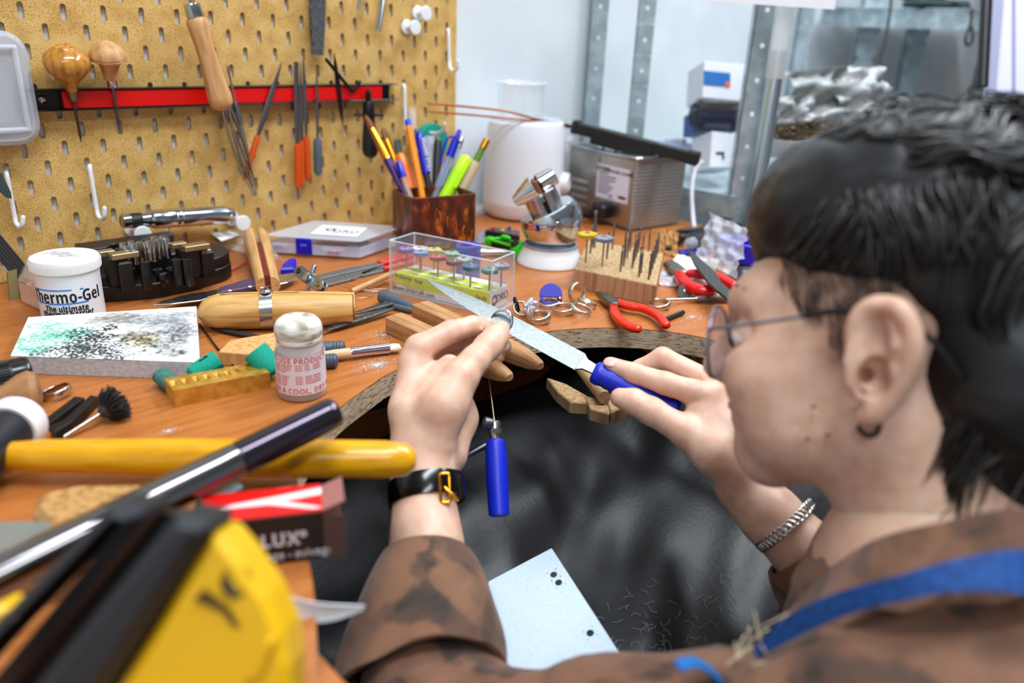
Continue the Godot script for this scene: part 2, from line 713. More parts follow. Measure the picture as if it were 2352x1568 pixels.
func shelving() -> void:
	var zinc := grained("zinc", noise_tex(11, 0.03, [Color(0.62, 0.68, 0.7), Color(0.74, 0.8, 0.82)], [0.3, 0.7], FastNoiseLite.TYPE_CELLULAR, 2), Vector3.ONE * 5.0, 0.42, 0.55)
	var t := thing("shelving_unit", "galvanised metal shelving unit with perforated uprights beside the bench end", "shelving")
	angle_post(t, "upright", Vector3(0.868, 0.0, 0.012), 2.0, 20.0, zinc, 0.03)
	angle_post(t, "upright", Vector3(0.905, 0.0, 0.085), 2.0, 30.0, zinc, 0.028)
	angle_post(t, "upright", Vector3(0.905, 0.0, 0.307), 2.0, 40.0, zinc, 0.03)
	angle_post(t, "upright", Vector3(1.56, 0.0, 0.03), 2.0, 40.0, zinc, 0.03)
	for y in [0.5, 0.945]:
		var st := begin()
		add_box(st, Vector3(0.7, 0.002, 0.30), 0.0, at(Vector3(1.25, y, 0.165)))
		add_box(st, Vector3(0.7, 0.035, 0.002), 0.0, at(Vector3(1.25, y - 0.016, 0.315)))
		add_box(st, Vector3(0.002, 0.035, 0.30), 0.0, at(Vector3(0.9, y - 0.016, 0.165)))
		put(t, "shelf", done(st), zinc)
	var pole := thing("lamp_pole", "smooth round metal pole with a clear plastic sleeve beside the perforated upright", "pole", at(Vector3(0.905, 0.0, 0.352)))
	put(pole, "tube", rod(0.0125, 1.17, 0.002), steel(0.3, Color(0.72, 0.76, 0.78)))
	put(pole, "sleeve", lathe([Vector2(0.0135, 1.13), Vector2(0.0145, 1.135), Vector2(0.0145, 1.26), Vector2(0.0135, 1.26), Vector2(0.0135, 1.13)]), glass(Color(0.93, 0.96, 0.97), 0.3, 0.15))
	var rows := []
	for j in 7:
		var line := PackedVector3Array()
		for i in 2:
			line.append(V(.8137,1.2318,.2733).lerp(V(.917,1.2266,.4218), j / 6.0) + Vector3(0, 0.1 * i, 0.003 * sin(j)))
		rows.append(line)
	single("paper_sheet", "white paper sheet hung at the top of the round metal pole", "paper", sheet(rows, 0.0005), paint(Color(0.95, 0.96, 0.98), 0.8))
	# second shelving unit further along the wall
	var u := thing("shelving_unit", "second metal shelving unit further along the wall, black bags on its top shelf", "shelving")
	for p in [Vector3(1.72, 0, 0.1), Vector3(1.86, 0, 0.16), Vector3(2.3, 0, 0.4), Vector3(2.62, 0, 0.1)]:
		angle_post(u, "upright", p, 2.0, 35.0, zinc, 0.045)
	for y in [0.72, 1.26]:
		var st := begin()
		add_box(st, Vector3(0.95, 0.003, 0.36), 0.0, at(Vector3(2.15, y, 0.2)))
		add_box(st, Vector3(0.95, 0.04, 0.003), 0.0, at(Vector3(2.15, y - 0.02, 0.38)))
		add_box(st, Vector3(0.003, 0.04, 0.36), 0.0, at(Vector3(1.68, y - 0.02, 0.2)))
		put(u, "shelf", done(st), zinc)


# ---------- the bench and the pegboard ----------
func bench() -> void:
	var edge := [Vector2(0.445, 0.86), Vector2(0.44, 0.70), Vector2(0.4323, 0.6172), Vector2(0.4242, 0.5753), Vector2(0.4031, 0.5376), Vector2(0.3714, 0.5056), Vector2(0.3268, 0.4796), Vector2(0.2726, 0.4636), Vector2(0.2, 0.456), Vector2(0.1333, 0.460), Vector2(0.1004, 0.4719), Vector2(0.0558, 0.4932), Vector2(0.0287, 0.513), Vector2(0.0023, 0.537), Vector2(-0.022, 0.57), Vector2(-0.045, 0.62), Vector2(-0.07, 0.675), Vector2(-0.1, 0.73), Vector2(-0.125, 0.79), Vector2(-0.13, 0.86)]
	var pts := []
	for e in edge:
		pts.append(Vector3(e.x, 0, e.y))
	var cut := curve(pts, 4)
	var top_tex := noise_tex(21, 0.012, [Color(0.63, 0.36, 0.16), Color(0.68, 0.4, 0.185), Color(0.71, 0.435, 0.215), Color(0.66, 0.38, 0.17)], [0.1, 0.4, 0.62, 0.9], FastNoiseLite.TYPE_SIMPLEX_SMOOTH, 6, 512)
	var lam := grained("laminate", top_tex, Vector3(1.6, 14.0, 14.0), 0.36)
	lam.uv1_triplanar_sharpness = 4.0
	var core_tex := noise_tex(22, 0.05, [Color(0.42, 0.33, 0.25), Color(0.68, 0.58, 0.47), Color(0.76, 0.67, 0.55), Color(0.8, 0.72, 0.61)], [0.16, 0.27, 0.5, 0.8], FastNoiseLite.TYPE_SIMPLEX, 3)
	var chip := grained("chipboard", core_tex, Vector3(7, 20, 7), 0.9, 0.0, 0.1)
	var t := thing("workbench", "orange brown wooden workbench with a curved cutout at its open side", "workbench")
	var poly := PackedVector2Array()
	for c in cut:
		poly.append(Vector2(c.x, c.z))
	for e in [Vector2(-0.95, 0.86), Vector2(-0.95, 0.003), Vector2(0.862, 0.003), Vector2(0.862, 0.86)]:
		poly.append(e)
	var flat := Transform3D(Basis(Vector3.RIGHT, Vector3(0, 0, 1), Vector3(0, -1, 0)), Vector3(0, 0.8995, 0))
	var st := begin()
	add_prism(st, poly, 0.001, 0.0, flat)
	put(t, "worktop", done(st), lam)
	st = begin()
	add_prism(st, poly, 0.021, 0.0, flat.translated(Vector3(0, -0.011, 0)), true)
	put(t, "board_core", done(st), chip, Transform3D(), "bare chipboard edge of the cutout")
	var side := grained("pedestal_side", top_tex, Vector3(2.2, 2.2, 9.0), 0.5)
	for x in [0.475, 0.845, -0.085, -0.93]:
		put(t, "side_panel", box(Vector3(0.018, 0.876, 0.8), 0.001), side, at(Vector3(x, 0.438, 0.42)))
	put(t, "back_panel", box(Vector3(1.8, 0.6, 0.012)), side, at(Vector3(-0.02, 0.576, 0.03)))
	pegboard()


func pegboard() -> void:
	var grain := noise_tex(31, 0.02, [Color(0.78, 0.62, 0.34), Color(0.83, 0.675, 0.39), Color(0.86, 0.715, 0.44)], [0.2, 0.5, 0.8], FastNoiseLite.TYPE_SIMPLEX_SMOOTH, 5, 512)
	var m := grained("fibreboard", grain, Vector3.ONE * 2.6, 0.55)
	var speck := noise_tex(32, 0.25, [Color(0.72, 0.62, 0.5), Color(1, 1, 1)], [0.16, 0.3], FastNoiseLite.TYPE_SIMPLEX, 2, 512)
	m.detail_enabled = true
	m.detail_albedo = speck
	m.detail_blend_mode = BaseMaterial3D.BLEND_MODE_MUL
	m.detail_uv_layer = BaseMaterial3D.DETAIL_UV_2
	m.uv2_triplanar = true
	m.uv2_scale = Vector3.ONE * 3.0
	var st := begin()
	var z0 := -0.005
	var lo := 0.9
	var hi := 1.50
	for i in range(-12, 29):
		var x := i * 0.02
		var j0 := -9
		for j in range(j0, 9):
			# the slots of every other column are shifted by half a step
			var yc := 1.18 - (absi(i) % 2) * 0.02 - j * 0.04
			var a := maxf(yc - 0.02, lo)
			var b := minf(yc + 0.02, hi)
			if b <= a:
				continue
			var xa := x - 0.01
			var xb := x + 0.01 if i < 28 else 0.5785
			if yc - 0.0088 < lo or yc + 0.0088 > hi:
				for z in [0.0, z0]:
					if z == 0.0:
						quad(st, Vector3(xa, a, z), Vector3(xb, a, z), Vector3(xb, b, z), Vector3(xa, b, z))
					else:
						quad(st, Vector3(xa, a, z), Vector3(xa, b, z), Vector3(xb, b, z), Vector3(xb, a, z))
				continue
			var rim := []
			var out := []
			for k in 16:
				var t := TAU * (k + 0.5) / 16
				var d := Vector2(cos(t), sin(t))
				var off := 0.0055 if d.y > 0 else -0.0055
				rim.append(Vector3(x + d.x * 0.003, yc + off + d.y * 0.003, 0))
				var sy := (b - yc) / d.y if d.y > 0 else (a - yc) / d.y
				var sx := (xb - x) / d.x if d.x > 0 else (xa - x) / d.x
				var s := minf(sy, sx)
				out.append(Vector3(x + d.x * s, yc + d.y * s, 0))
			var corners := [Vector3(xb, b, 0), Vector3(xa, b, 0), Vector3(xa, a, 0), Vector3(xb, a, 0)]
			var back := Vector3(0, 0, z0)
			for k in 16:
				var k1 := (k + 1) % 16
				quad(st, rim[k], out[k], out[k1], rim[k1])
				quad(st, rim[k] + back, rim[k1] + back, out[k1] + back, out[k] + back)
				quad(st, rim[k], rim[k1], rim[k1] + back, rim[k] + back)
				for c in corners:
					if absf(out[k].x - out[k1].x) > 1e-6 and absf(out[k].y - out[k1].y) > 1e-6 and (absf(c.x - out[k].x) < 1e-6 or absf(c.x - out[k1].x) < 1e-6) and (absf(c.y - out[k].y) < 1e-6 or absf(c.y - out[k1].y) < 1e-6):
						tri(st, out[k], c, out[k1])
						tri(st, out[k] + back, out[k1] + back, c + back)
	var e := 0.5785
	quad(st, Vector3(e, lo, 0), Vector3(e, lo, z0), Vector3(e, hi, z0), Vector3(e, hi, 0))
	quad(st, Vector3(-0.25, hi, 0), Vector3(e, hi, 0), Vector3(e, hi, z0), Vector3(-0.25, hi, z0))
	var t := thing("pegboard", "tan fibreboard pegboard with staggered slots fixed to the white wall", "pegboard")
	put(t, "board", done(st), m)



# ---------- what hangs on the pegboard ----------
func pegboard_tools() -> void:
	var black := paint(Color(0.06, 0.06, 0.07), 0.4)
	var beech := wood("beech", Color(0.68, 0.47, 0.28), Color(0.82, 0.63, 0.42), 41, 1.0, 0.45)
	var varnish := wood("varnished", Color(0.58, 0.36, 0.12), Color(0.78, 0.56, 0.24), 42, 0.9, 0.16)
	var blue_steel := steel(0.35, Color(0.4, 0.42, 0.47))
	# the magnetic rail
	var a := V(-.013,1.0925,.001)
	var b := V(.4531,1.0928,.001)
	var t := thing("magnetic_rail", "long red fronted magnetic tool rail in a black channel across the pegboard", "tool rail", Transform3D(Basis((b - a).normalized(), Vector3(0, 0, 1).cross((b - a).normalized()).normalized(), Vector3(0, 0, 1)), a))
	var length := (b - a).length()
	var st := begin()
	add_box(st, Vector3(length, 0.0225, 0.002), 0.0004, at(Vector3(length / 2, 0, 0.001)))
	for y in [-0.0105, 0.0105]:
		add_box(st, Vector3(length + 0.006, 0.0016, 0.015), 0.0006, at(Vector3(length / 2 + 0.003, y, 0.0075)))
	put(t, "channel", done(st), paint(Color(0.035, 0.035, 0.045), 0.3))
	put(t, "magnet_face", box(Vector3(length * 0.88, 0.0185, 0.009), 0.0006), paint(Color(0.86, 0.03, 0.02), 0.3), at(Vector3(length * 0.517, 0, 0.0085)))
	put(t, "screw", lathe([Vector2(0, 0), Vector2(0.0045, 0), Vector2(0.0045, 0.0012), Vector2(0.003, 0.0025), Vector2(0, 0.003)], 20), steel(0.2), Transform3D(Basis(Vector3.RIGHT, Vector3(0, 0, 1), Vector3(0, -1, 0)), Vector3(0.018, 0, 0.002)))
	# wooden handled tools
	var zf := 0.017
	stick("bradawl", "awl with a shiny varnished pear shaped wooden handle, first on the magnetic rail", "awl", V(.0357,1.0456,.006), V(.0261,1.1475,.034), [
		["blade", paint(Color(0.35, 0.29, 0.22), 0.4, 0.8), [[0.0, 0.0003], [0.1, 0.0014], [0.46, 0.0018]]],
		["ferrule", steel(0.4, Color(0.5, 0.46, 0.38)), [[0.46, 0.004], [0.47, 0.0048], [0.56, 0.0052]]],
		["handle", varnish, [[0.56, 0.0056], [0.62, 0.0068], [0.66, 0.0095], [0.71, 0.0155], [0.77, 0.0205], [0.84, 0.0228], [0.9, 0.0215], [0.95, 0.0165], [0.98, 0.0115], [1.0, 0.0092]]],
	])
	stick("graver", "graver with a mushroom shaped pale wooden handle, second on the magnetic rail", "graver", V(.0776,1.0553,.006), V(.0673,1.1542,.034), [
		["blade", blue_steel, [[0.0, 0.0003], [0.12, 0.0016], [0.51, 0.002]]],
		["ferrule", steel(0.2), [[0.51, 0.0048], [0.52, 0.0051], [0.595, 0.0054]]],
		["handle", beech, [[0.595, 0.0074], [0.64, 0.0078], [0.72, 0.0095], [0.78, 0.0122], [0.795, 0.017], [0.805, 0.0186], [0.82, 0.0186], [0.825, 0.0181], [0.835, 0.0188], [0.86, 0.0184], [0.91, 0.0155], [0.955, 0.0105], [0.985, 0.0055], [1.0, 0.0005]]],
	])
	stick("hand_tool", "tool with a long turned beech handle and bright ferrule hung upside down", "hand tool", V(.162,1.2117,.03), V(.185,1.079,.046), [
		["shank", steel(0.25), [[0.0, 0.006], [0.16, 0.0062]], 0.4],
		["ferrule", steel(0.16), [[0.13, 0.0085], [0.15, 0.0092], [0.235, 0.0098], [0.245, 0.009]]],
		["handle", beech, [[0.245, 0.0106], [0.27, 0.0122], [0.33, 0.0118], [0.45, 0.0104], [0.6, 0.0106], [0.75, 0.0122], [0.88, 0.0138], [0.94, 0.0135], [0.975, 0.0105], [0.993, 0.006], [1.0, 0.0005]]],
	])
	# wax carver and two tweezers hanging below the beech handle
	var carver := stick("wax_carver", "slim steel wax carver with a spoon end behind the beech handle", "carver", V(.2259,.9993,.02), V(.2065,1.1292,.018), [
		["shaft", steel(0.25), [[0.0, 0.0006], [0.2, 0.0024], [0.4, 0.0026], [0.55, 0.0024], [0.75, 0.0016], [0.84, 0.0016]]],
		["spoon", steel(0.16), [[0.84, 0.0016], [0.9, 0.0034], [0.95, 0.004], [0.985, 0.0028], [1.0, 0.0004]], 0.4],
	])
	put(carver, "grip", lathe([Vector2(0.0027, 0.06), Vector2(0.0029, 0.062), Vector2(0.0029, 0.082), Vector2(0.0027, 0.084)], 20), steel(0.5, Color(0.5, 0.5, 0.52)))
	var tips := V(.2278,.968,.018)
	for k in 2:
		var p0: Vector3 = [V(.1958,1.0829,.016), V(.2027,1.0807,.022)][k]
		var tw := thing("tweezers", ["steel tweezers hanging open, the pair lower down on the rail", "steel tweezers with a curved tip beside the wax carver"][k], "tweezers", along(tips, p0, Vector3(0, 0, 1)), "steel tweezers on the rail")
		var tl := (p0 - tips).length()
		for sg in [-1.0, 1.0]:
			var leg := []
			for i in 7:
				var f := i / 6.0
				leg.append(Vector3(sg * (0.0008 + 0.0042 * sin(f * PI)) + (0.003 * (1 - f) * (1 - f) if k else 0.0), tl * f, 0))
			put(tw, "arm", tube(curve(leg, 4), PackedFloat32Array(range(25).map(func(i): return lerpf(0.0012, 0.0034, minf(1.0, i / 10.0)))), 8, 0.42, Vector3(1, 0, 0)), steel(0.25, Color(0.68, 0.7, 0.74)))
	# needle files
	var grey_file := steel(0.45, Color(0.45, 0.46, 0.48))
	var orange := paint(Color(0.82, 0.3, 0.03), 0.4)
	var files := [
		["orange handled needle file leaning to one side on the red rail", V(.2784,1.1337,.02), V(.2183,.9893,.012), [[0.0, 0.0004], [0.2, 0.0032], [0.45, 0.004], [0.58, 0.003], [0.63, 0.002]], orange, 0.0038],
		["flat topped orange handled needle file, first of the upright pair", V(.2989,1.1326,.018), V(.2928,.971,.014), [[0.0, 0.0034], [0.3, 0.0036], [0.6, 0.003], [0.64, 0.002]], orange, 0.0042],
		["pointed orange handled needle file, second of the upright pair", V(.3043,1.1295,.019), V(.2993,.971,.014), [[0.0, 0.0005], [0.2, 0.0022], [0.5, 0.0026], [0.61, 0.0022]], orange, 0.0036],
		["slender orange handled needle file standing a little apart", V(.3083,1.1422,.02), V(.3091,.9789,.014), [[0.0, 0.0005], [0.2, 0.0024], [0.5, 0.0026], [0.63, 0.0018]], orange, 0.004],
		["needle file with a grey blue handle on the red rail", V(.3281,1.1285,.018), V(.3248,.9852,.014), [[0.0, 0.0004], [0.3, 0.0022], [0.6, 0.0018], [0.66, 0.0016]], paint(Color(0.33, 0.38, 0.43), 0.45), 0.0058],
	]
	for f in files:
		var blade: Array = f[3]
		var e: float = blade[-1][0]
		stick("needle_file", f[0], "file", f[1], f[2], [
			["blade", grey_file, blade, 0.42],
			["handle", f[4], [[e - 0.005, f[5] * 0.75], [e + 0.03, f[5]], [0.75, f[5] * 1.02], [0.95, f[5]], [0.985, f[5] * 0.8], [1.0, f[5] * 0.3]]],
		], "needle files on the red rail", Vector3(0, 0, 1))
	wire("hex_key", "black bent hex key stuck across the red rail", "hex key", [V(.3421,1.1356,.02), V(.3679,1.1081,.019), V(.379,1.0972,.018), V(.3824,1.096,.018), V(.3853,1.0988,.018), V(.3927,1.1073,.019)], 0.0024, paint(Color(0.09, 0.09, 0.1), 0.4, 0.6))
	stick("scriber", "black double pointed scriber crossing the hex key", "scriber", V(.3561,1.1447,.016), V(.3676,1.0476,.013), [["body", paint(Color(0.1, 0.1, 0.11), 0.4, 0.5), [[0.0, 0.0003], [0.15, 0.0022], [0.4, 0.0034], [0.65, 0.0034], [0.7, 0.0026], [0.78, 0.0025], [1.0, 0.0003]]]])
	# pin vise with a cross bar
	var pv := stick("pin_vise", "black pin vise with a bulbous handle and a cross bar", "pin vise", V(.4038,1.0994,.022), V(.3998,1.0049,.03), [
		["chuck", paint(Color(0.1, 0.1, 0.11), 0.35, 0.6), [[0.0, 0.001], [0.03, 0.0024], [0.05, 0.0026], [0.06, 0.004], [0.12, 0.0045], [0.2, 0.0034]]],
		["collar", paint(Color(0.07, 0.07, 0.08), 0.4, 0.4), [[0.19, 0.0068], [0.21, 0.0078], [0.4, 0.0085], [0.43, 0.0078]]],
		["handle", black, [[0.42, 0.0076], [0.6, 0.0092], [0.78, 0.0112], [0.88, 0.0116], [0.95, 0.0094], [0.985, 0.005], [1.0, 0.0005]]],
	])
	put(pv, "cross_bar", tube(PackedVector3Array([Vector3(-0.019, 0.036, 0), Vector3(0.019, 0.036, 0)]), 0.0016, 10), paint(Color(0.09, 0.09, 0.1), 0.35, 0.6))
	# flat grey file end and pliers coming down from above the frame
	var ff := slab_upright([V(.3268,1.2269,.012), V(.3506,1.2284,.012), V(.3447,1.1658,.012), V(.3413,1.1406,.012), V(.326,1.1415,.012), V(.3255,1.1758,.012)], 0.006)
	single("flat_file", "wide dark grey flat file hanging down from the top of the pegboard", "file", ff[0], grained("file_teeth", noise_tex(55, 0.09, [Color(0.25, 0.26, 0.27), Color(0.5, 0.51, 0.53)], [0.3, 0.7], FastNoiseLite.TYPE_SIMPLEX, 2), Vector3(60, 4, 4), 0.5, 0.6), ff[1])
	for k in 2:
		var q: Array = [[V(.4049,1.2424,.015), V(.3926,1.1969,.02), 0.0032], [V(.4374,1.2446,.02), V(.4182,1.1737,.028), 0.0052]][k]
		stick("shears", ["bright steel shear blade tip at the top edge of the board", "bright steel plier handle hanging at the top of the board"][k], "shears", q[1], q[0], [["blade", steel(0.18, Color(0.8, 0.82, 0.86)), [[0.0, 0.001 if k == 0 else 0.004], [0.1, 0.0025 if k == 0 else 0.005], [0.5, q[2]], [1.0, q[2] * 1.1]], 0.45]])
	knob(V(.4856,1.1794,0), "lower one of the two free white knobs at the top of the pegboard")
	knob(V(.505,1.1986,0), "upper one of the two free white knobs at the top of the pegboard")
	knob(V(.078,.9419,0), "white knob under the collar end of the silver handpiece", 0.034)
	knob(V(.2016,.9391,0), "white knob under the plain end of the silver handpiece", 0.034)
	hook([V(.0435,1.0167,-.004), V(.0409,1.0156,.004), V(.0407,.9707,.006), V(.0401,.9632,.012), V(.0401,.9621,.022), V(.0408,.9664,.029), V(.0423,.9759,.03)], "white wire hook hanging empty above the black bench block")
	hook([V(-.0404,1.0161,-.004), V(-.0414,1.0156,.004), V(-.0422,.9709,.006), V(-.0425,.9649,.012), V(-.0418,.963,.022), V(-.0412,.9672,.029), V(-.0392,.9756,.03)], "white wire hook at the near end of the pegboard")
	hook([V(.5637,1.1782,-.004), V(.5598,1.1735,.004), V(.5604,1.1345,.006), V(.5566,1.1238,.014), V(.5535,1.1214,.026), V(.5527,1.1262,.034), V(.5525,1.136,.036)], "white wire hook at the far upper corner of the pegboard")
	hook([V(.4806,1.101,-.004), V(.4786,1.0968,.004), V(.4783,1.0676,.005), V(.4774,1.0418,.008), V(.4718,1.0384,.02), V(.4683,1.0444,.028)], "white wire hook behind the pens and brushes")
	hook([V(.5153,1.0042,-.004), V(.5126,1.0217,.004), V(.5131,1.0316,.012), V(.5156,1.0336,.03), V(.516,1.0368,.042), V(.5153,1.0421,.05), V(.5136,1.0501,.054)], "white wire hook through the teal tape roll")
	var roll := lathe([Vector2(0.011, 0), Vector2(0.028, 0), Vector2(0.0285, 0.0006), Vector2(0.0285, 0.0114), Vector2(0.028, 0.012), Vector2(0.011, 0.012), Vector2(0.011, 0)], 48)
	var tape := thing("tape_roll", "roll of teal tape hung on a hook behind the pens", "tape", Transform3D(Basis(Vector3.RIGHT, Vector3(0, 0, 1), Vector3(0, -1, 0)), V(.5203,1.0178,.008)))
	put(tape, "tape", roll, paint(Color(0.03, 0.58, 0.52), 0.5))
	put(tape, "core", lathe([Vector2(0.0105, 0), Vector2(0.0118, 0), Vector2(0.0118, 0.0125), Vector2(0.0105, 0.0125), Vector2(0.0105, 0)], 32), paint(Color(0.75, 0.75, 0.72), 0.6))
	# silver handpiece on two knobs
	var hp := stick("handpiece", "polished silver rotary handpiece lying on two white knobs", "handpiece", V(.0595,.9579,.026), V(.194,.9496,.026), [
		["nose_ring", steel(0.15), [[0.0, 0.0062], [0.005, 0.0082], [0.07, 0.0084], [0.072, 0.0075]]],
		["grip_band", paint(Color(0.06, 0.06, 0.08), 0.5), [[0.07, 0.0086], [0.16, 0.0086]]],
		["neck", steel(0.15), [[0.16, 0.0082], [0.2, 0.0082], [0.21, 0.0088], [0.235, 0.0088], [0.255, 0.0106]]],
		["barrel", steel(0.14, Color(0.78, 0.79, 0.81)), [[0.255, 0.0108], [0.27, 0.0112], [0.45, 0.0112], [0.455, 0.0109], [0.46, 0.0112], [0.5, 0.0112], [0.505, 0.0109], [0.51, 0.0112], [0.92, 0.0112], [0.93, 0.0095], [0.98, 0.0086], [1.0, 0.0075]]],
	])
	put(hp, "bore", lathe([Vector2(0, 0.0005), Vector2(0.0058, 0.0), Vector2(0.0062, -0.0004)], 24), paint(Color(0.03, 0.03, 0.03), 0.8))
	# translucent blister pack at the edge of the frame
	var pack := thing("blister_pack", "milky clear plastic blister pack hung at the near end of the rail", "package", at(V(-.0631,1.105,.016)))
	var milky := glass(Color(0.8, 0.82, 0.86), 0.55, 0.32)
	st = begin()
	add_prism(st, rounded_rect(0.116, 0.112, 0.022), 0.018, 0.005)
	put(pack, "shell", done(st), milky)
	st = begin()
	for q in 4:
		add_tube(st, PackedVector3Array([[Vector3(-0.045, -0.04, 0.011), Vector3(0.045, -0.04, 0.011), Vector3(0.045, 0.04, 0.011), Vector3(-0.045, 0.04, 0.011)][q], [Vector3(0.045, -0.04, 0.011), Vector3(0.045, 0.04, 0.011), Vector3(-0.045, 0.04, 0.011), Vector3(-0.045, -0.04, 0.011)][q]]), 0.003, 10)
	put(pack, "rim", done(st), glass(Color(0.88, 0.9, 0.93), 0.5, 0.3))
	put(pack, "contents", box(Vector3(0.08, 0.07, 0.012), 0.004), paint(Color(0.62, 0.65, 0.63), 0.6), at(Vector3(0, -0.002, -0.002)))
	# dark plate and ribbed strap
	var dp := slab_upright([V(-.0589,1.028,.02), V(-.0494,1.0223,.02), V(-.0442,1.0018,.02), V(-.0446,.9945,.02), V(-.0498,.9969,.02), V(-.0598,1.0125,.02)], 0.006)
	single("metal_plate", "dark green grey plate hanging from the hook at the near end", "plate", dp[0], paint(Color(0.2, 0.27, 0.27), 0.5), dp[1])
	var strap := thing("strap_clamp", "dark ribbed elastic strap with an olive plastic clip beside the white jar", "clamp", along(V(-.077,.9707,.03), V(-.0491,.9104,.05), Vector3(0, 0, 1)))
	var sl := (V(-.077,.9707,.03) - V(-.0491,.9104,.05)).length()
	for i in 6:
		put(strap, "rib", box(Vector3(0.0026, sl, 0.004), 0.0009), paint(Color(0.1, 0.13, 0.15), 0.7), at(Vector3(-0.007 + 0.0028 * i, sl / 2, 0)))
	var olive := paint(Color(0.45, 0.38, 0.2), 0.4)
	put(strap, "clip", slab_upright([V(-.0686,.9262,.055), V(-.0592,.9278,.055), V(-.0674,.8786,.075), V(-.0772,.8774,.075)], 0.008)[0], olive, strap.transform.affine_inverse() * slab_upright([V(-.0686,.9262,.055), V(-.0592,.9278,.055), V(-.0674,.8786,.075), V(-.0772,.8774,.075)], 0.008)[1])
	var cb := slab("plastic_case", "small clear pinkish plastic case beside the white jar", "case", [V(-.0669,.9,.0915), V(-.0592,.9,.1333), V(-.0244,.9,.0314), V(-.0378,.9,.0017)], 0.9005, 0.03, glass(Color(0.85, 0.75, 0.7), 0.35, 0.1), 0.004)
	put(cb, "divider", box(Vector3(0.002, 0.026, 0.03)), glass(Color(0.85, 0.8, 0.78), 0.4, 0.1), at(Vector3(0, 0.014, 0)))


# a plate with corners given in space, of even thickness: [mesh, transform]
func slab_upright(pts: Array, thick: float, c := 0.0008) -> Array:
	var o: Vector3 = pts[0]
	var x: Vector3 = (pts[1] - o).normalized()
	var z: Vector3 = x.cross(pts[pts.size() - 1] - o).normalized()
	var b := Basis(x, z.cross(x), z)
	var poly := PackedVector2Array()
	for p in pts:
		var l: Vector3 = b.inverse() * (p - o)
		poly.append(Vector2(l.x, l.y))
	return [prism(poly, thick, c), Transform3D(b, o)]



# ---------- along the back of the bench ----------
func back_of_bench() -> void:
	bench_block()
	gel_jar()
	ring_clamp_upright()
	parts_box()
	pen_cup()
	acrylic_case()
	ball_vise()
	steamer()
	ultrasonic()
	# zip bag with a paper label behind the standing ring clamp
	var bag := thing("zip_bag", "clear zip bag with a white paper label between black bench block and wooden ring clamp", "bag", at(V(.1721,.901,.0308)))
	put(bag, "film", crumpled(V(.1721,.904,-.0208) - V(.1721,.901,.0308), V(.2193,.901,.1007) - V(.1721,.901,.0308), Vector3(0.0, 0.022, -0.05), 0.004, 5), glass(Color(0.92, 0.9, 0.9), 0.3, 0.2))
	put(bag, "label", slab_mesh([V(.177,.9,-.0222), V(.1701,.9,.0375), V(.2016,.9,.0213), V(.2016,.9,-.0412)], 0.001, 0.0, V(.1735,.9,.0274)), paint(Color(0.9, 0.91, 0.93), 0.7), at(Vector3(0, 0.02, 0)))
	put(bag, "seal", tube(curve([V(.1386,.904,.0567) - V(.1721,.901,.0308), V(.1437,.904,.1057) - V(.1721,.901,.0308), V(.175,.904,.0917) - V(.1721,.901,.0308)], 5), 0.0016, 6), paint(Color(0.75, 0.2, 0.15), 0.5))
	# clear lid against the wall behind the cup
	var lid := slab("container_cover", "flat clear plastic lid lying behind the painted pen cup", "lid", [V(.5618,.9,.0497), V(.6181,.9,.0382), V(.6421,.9,.0068), V(.6197,.9,-.0076)], 0.9002, 0.012, glass(Color(0.93, 0.9, 0.88), 0.35, 0.12), 0.003)
	put(lid, "rim", box(Vector3(0.06, 0.002, 0.002), 0.0005), glass(Color(0.95, 0.94, 0.93), 0.5, 0.15), at(Vector3(0.0, 0.013, 0.012)))
	var spring := []
	for i in 60:
		spring.append(V(.406,.912,-.0077) + Vector3(0.009 * cos(i * 0.6) * (1.0 + 0.3 * sin(i)), 0.004 * sin(i * 0.9), 0.007 * sin(i * 0.6)))
	wire("wire_scrap", "small tangle of bright wire behind the clear parts box", "wire", spring, 0.0005, steel(0.2), "", 2)
	single("plastic_tray", "milky plastic tray end between the parts box and the painted cup", "tray", box(Vector3(0.07, 0.006, 0.03), 0.002), glass(Color(0.85, 0.86, 0.9), 0.55, 0.3), turned(V(.4632,.904,-.0226), -8))


# a limp film spanned by a corner and two sides, rumpled by noise
func crumpled(o: Vector3, along_x: Vector3, along_y: Vector3, rough: float, sd: int, n := 18) -> ArrayMesh:
	var f := FastNoiseLite.new()
	f.seed = sd
	f.frequency = 0.9 if n > 12 else 0.5
	var nrm := along_x.cross(along_y).normalized()
	var rows := []
	for i in n + 1:
		var line := PackedVector3Array()
		for j in n + 1:
			var u := float(j) / n
			var v := float(i) / n
			line.append(o + (along_x - o) * u + along_y * v + nrm * rough * (f.get_noise_2d(u * 5, v * 5) * 2.0))
		rows.append(line)
	return sheet(rows, 0.0003)


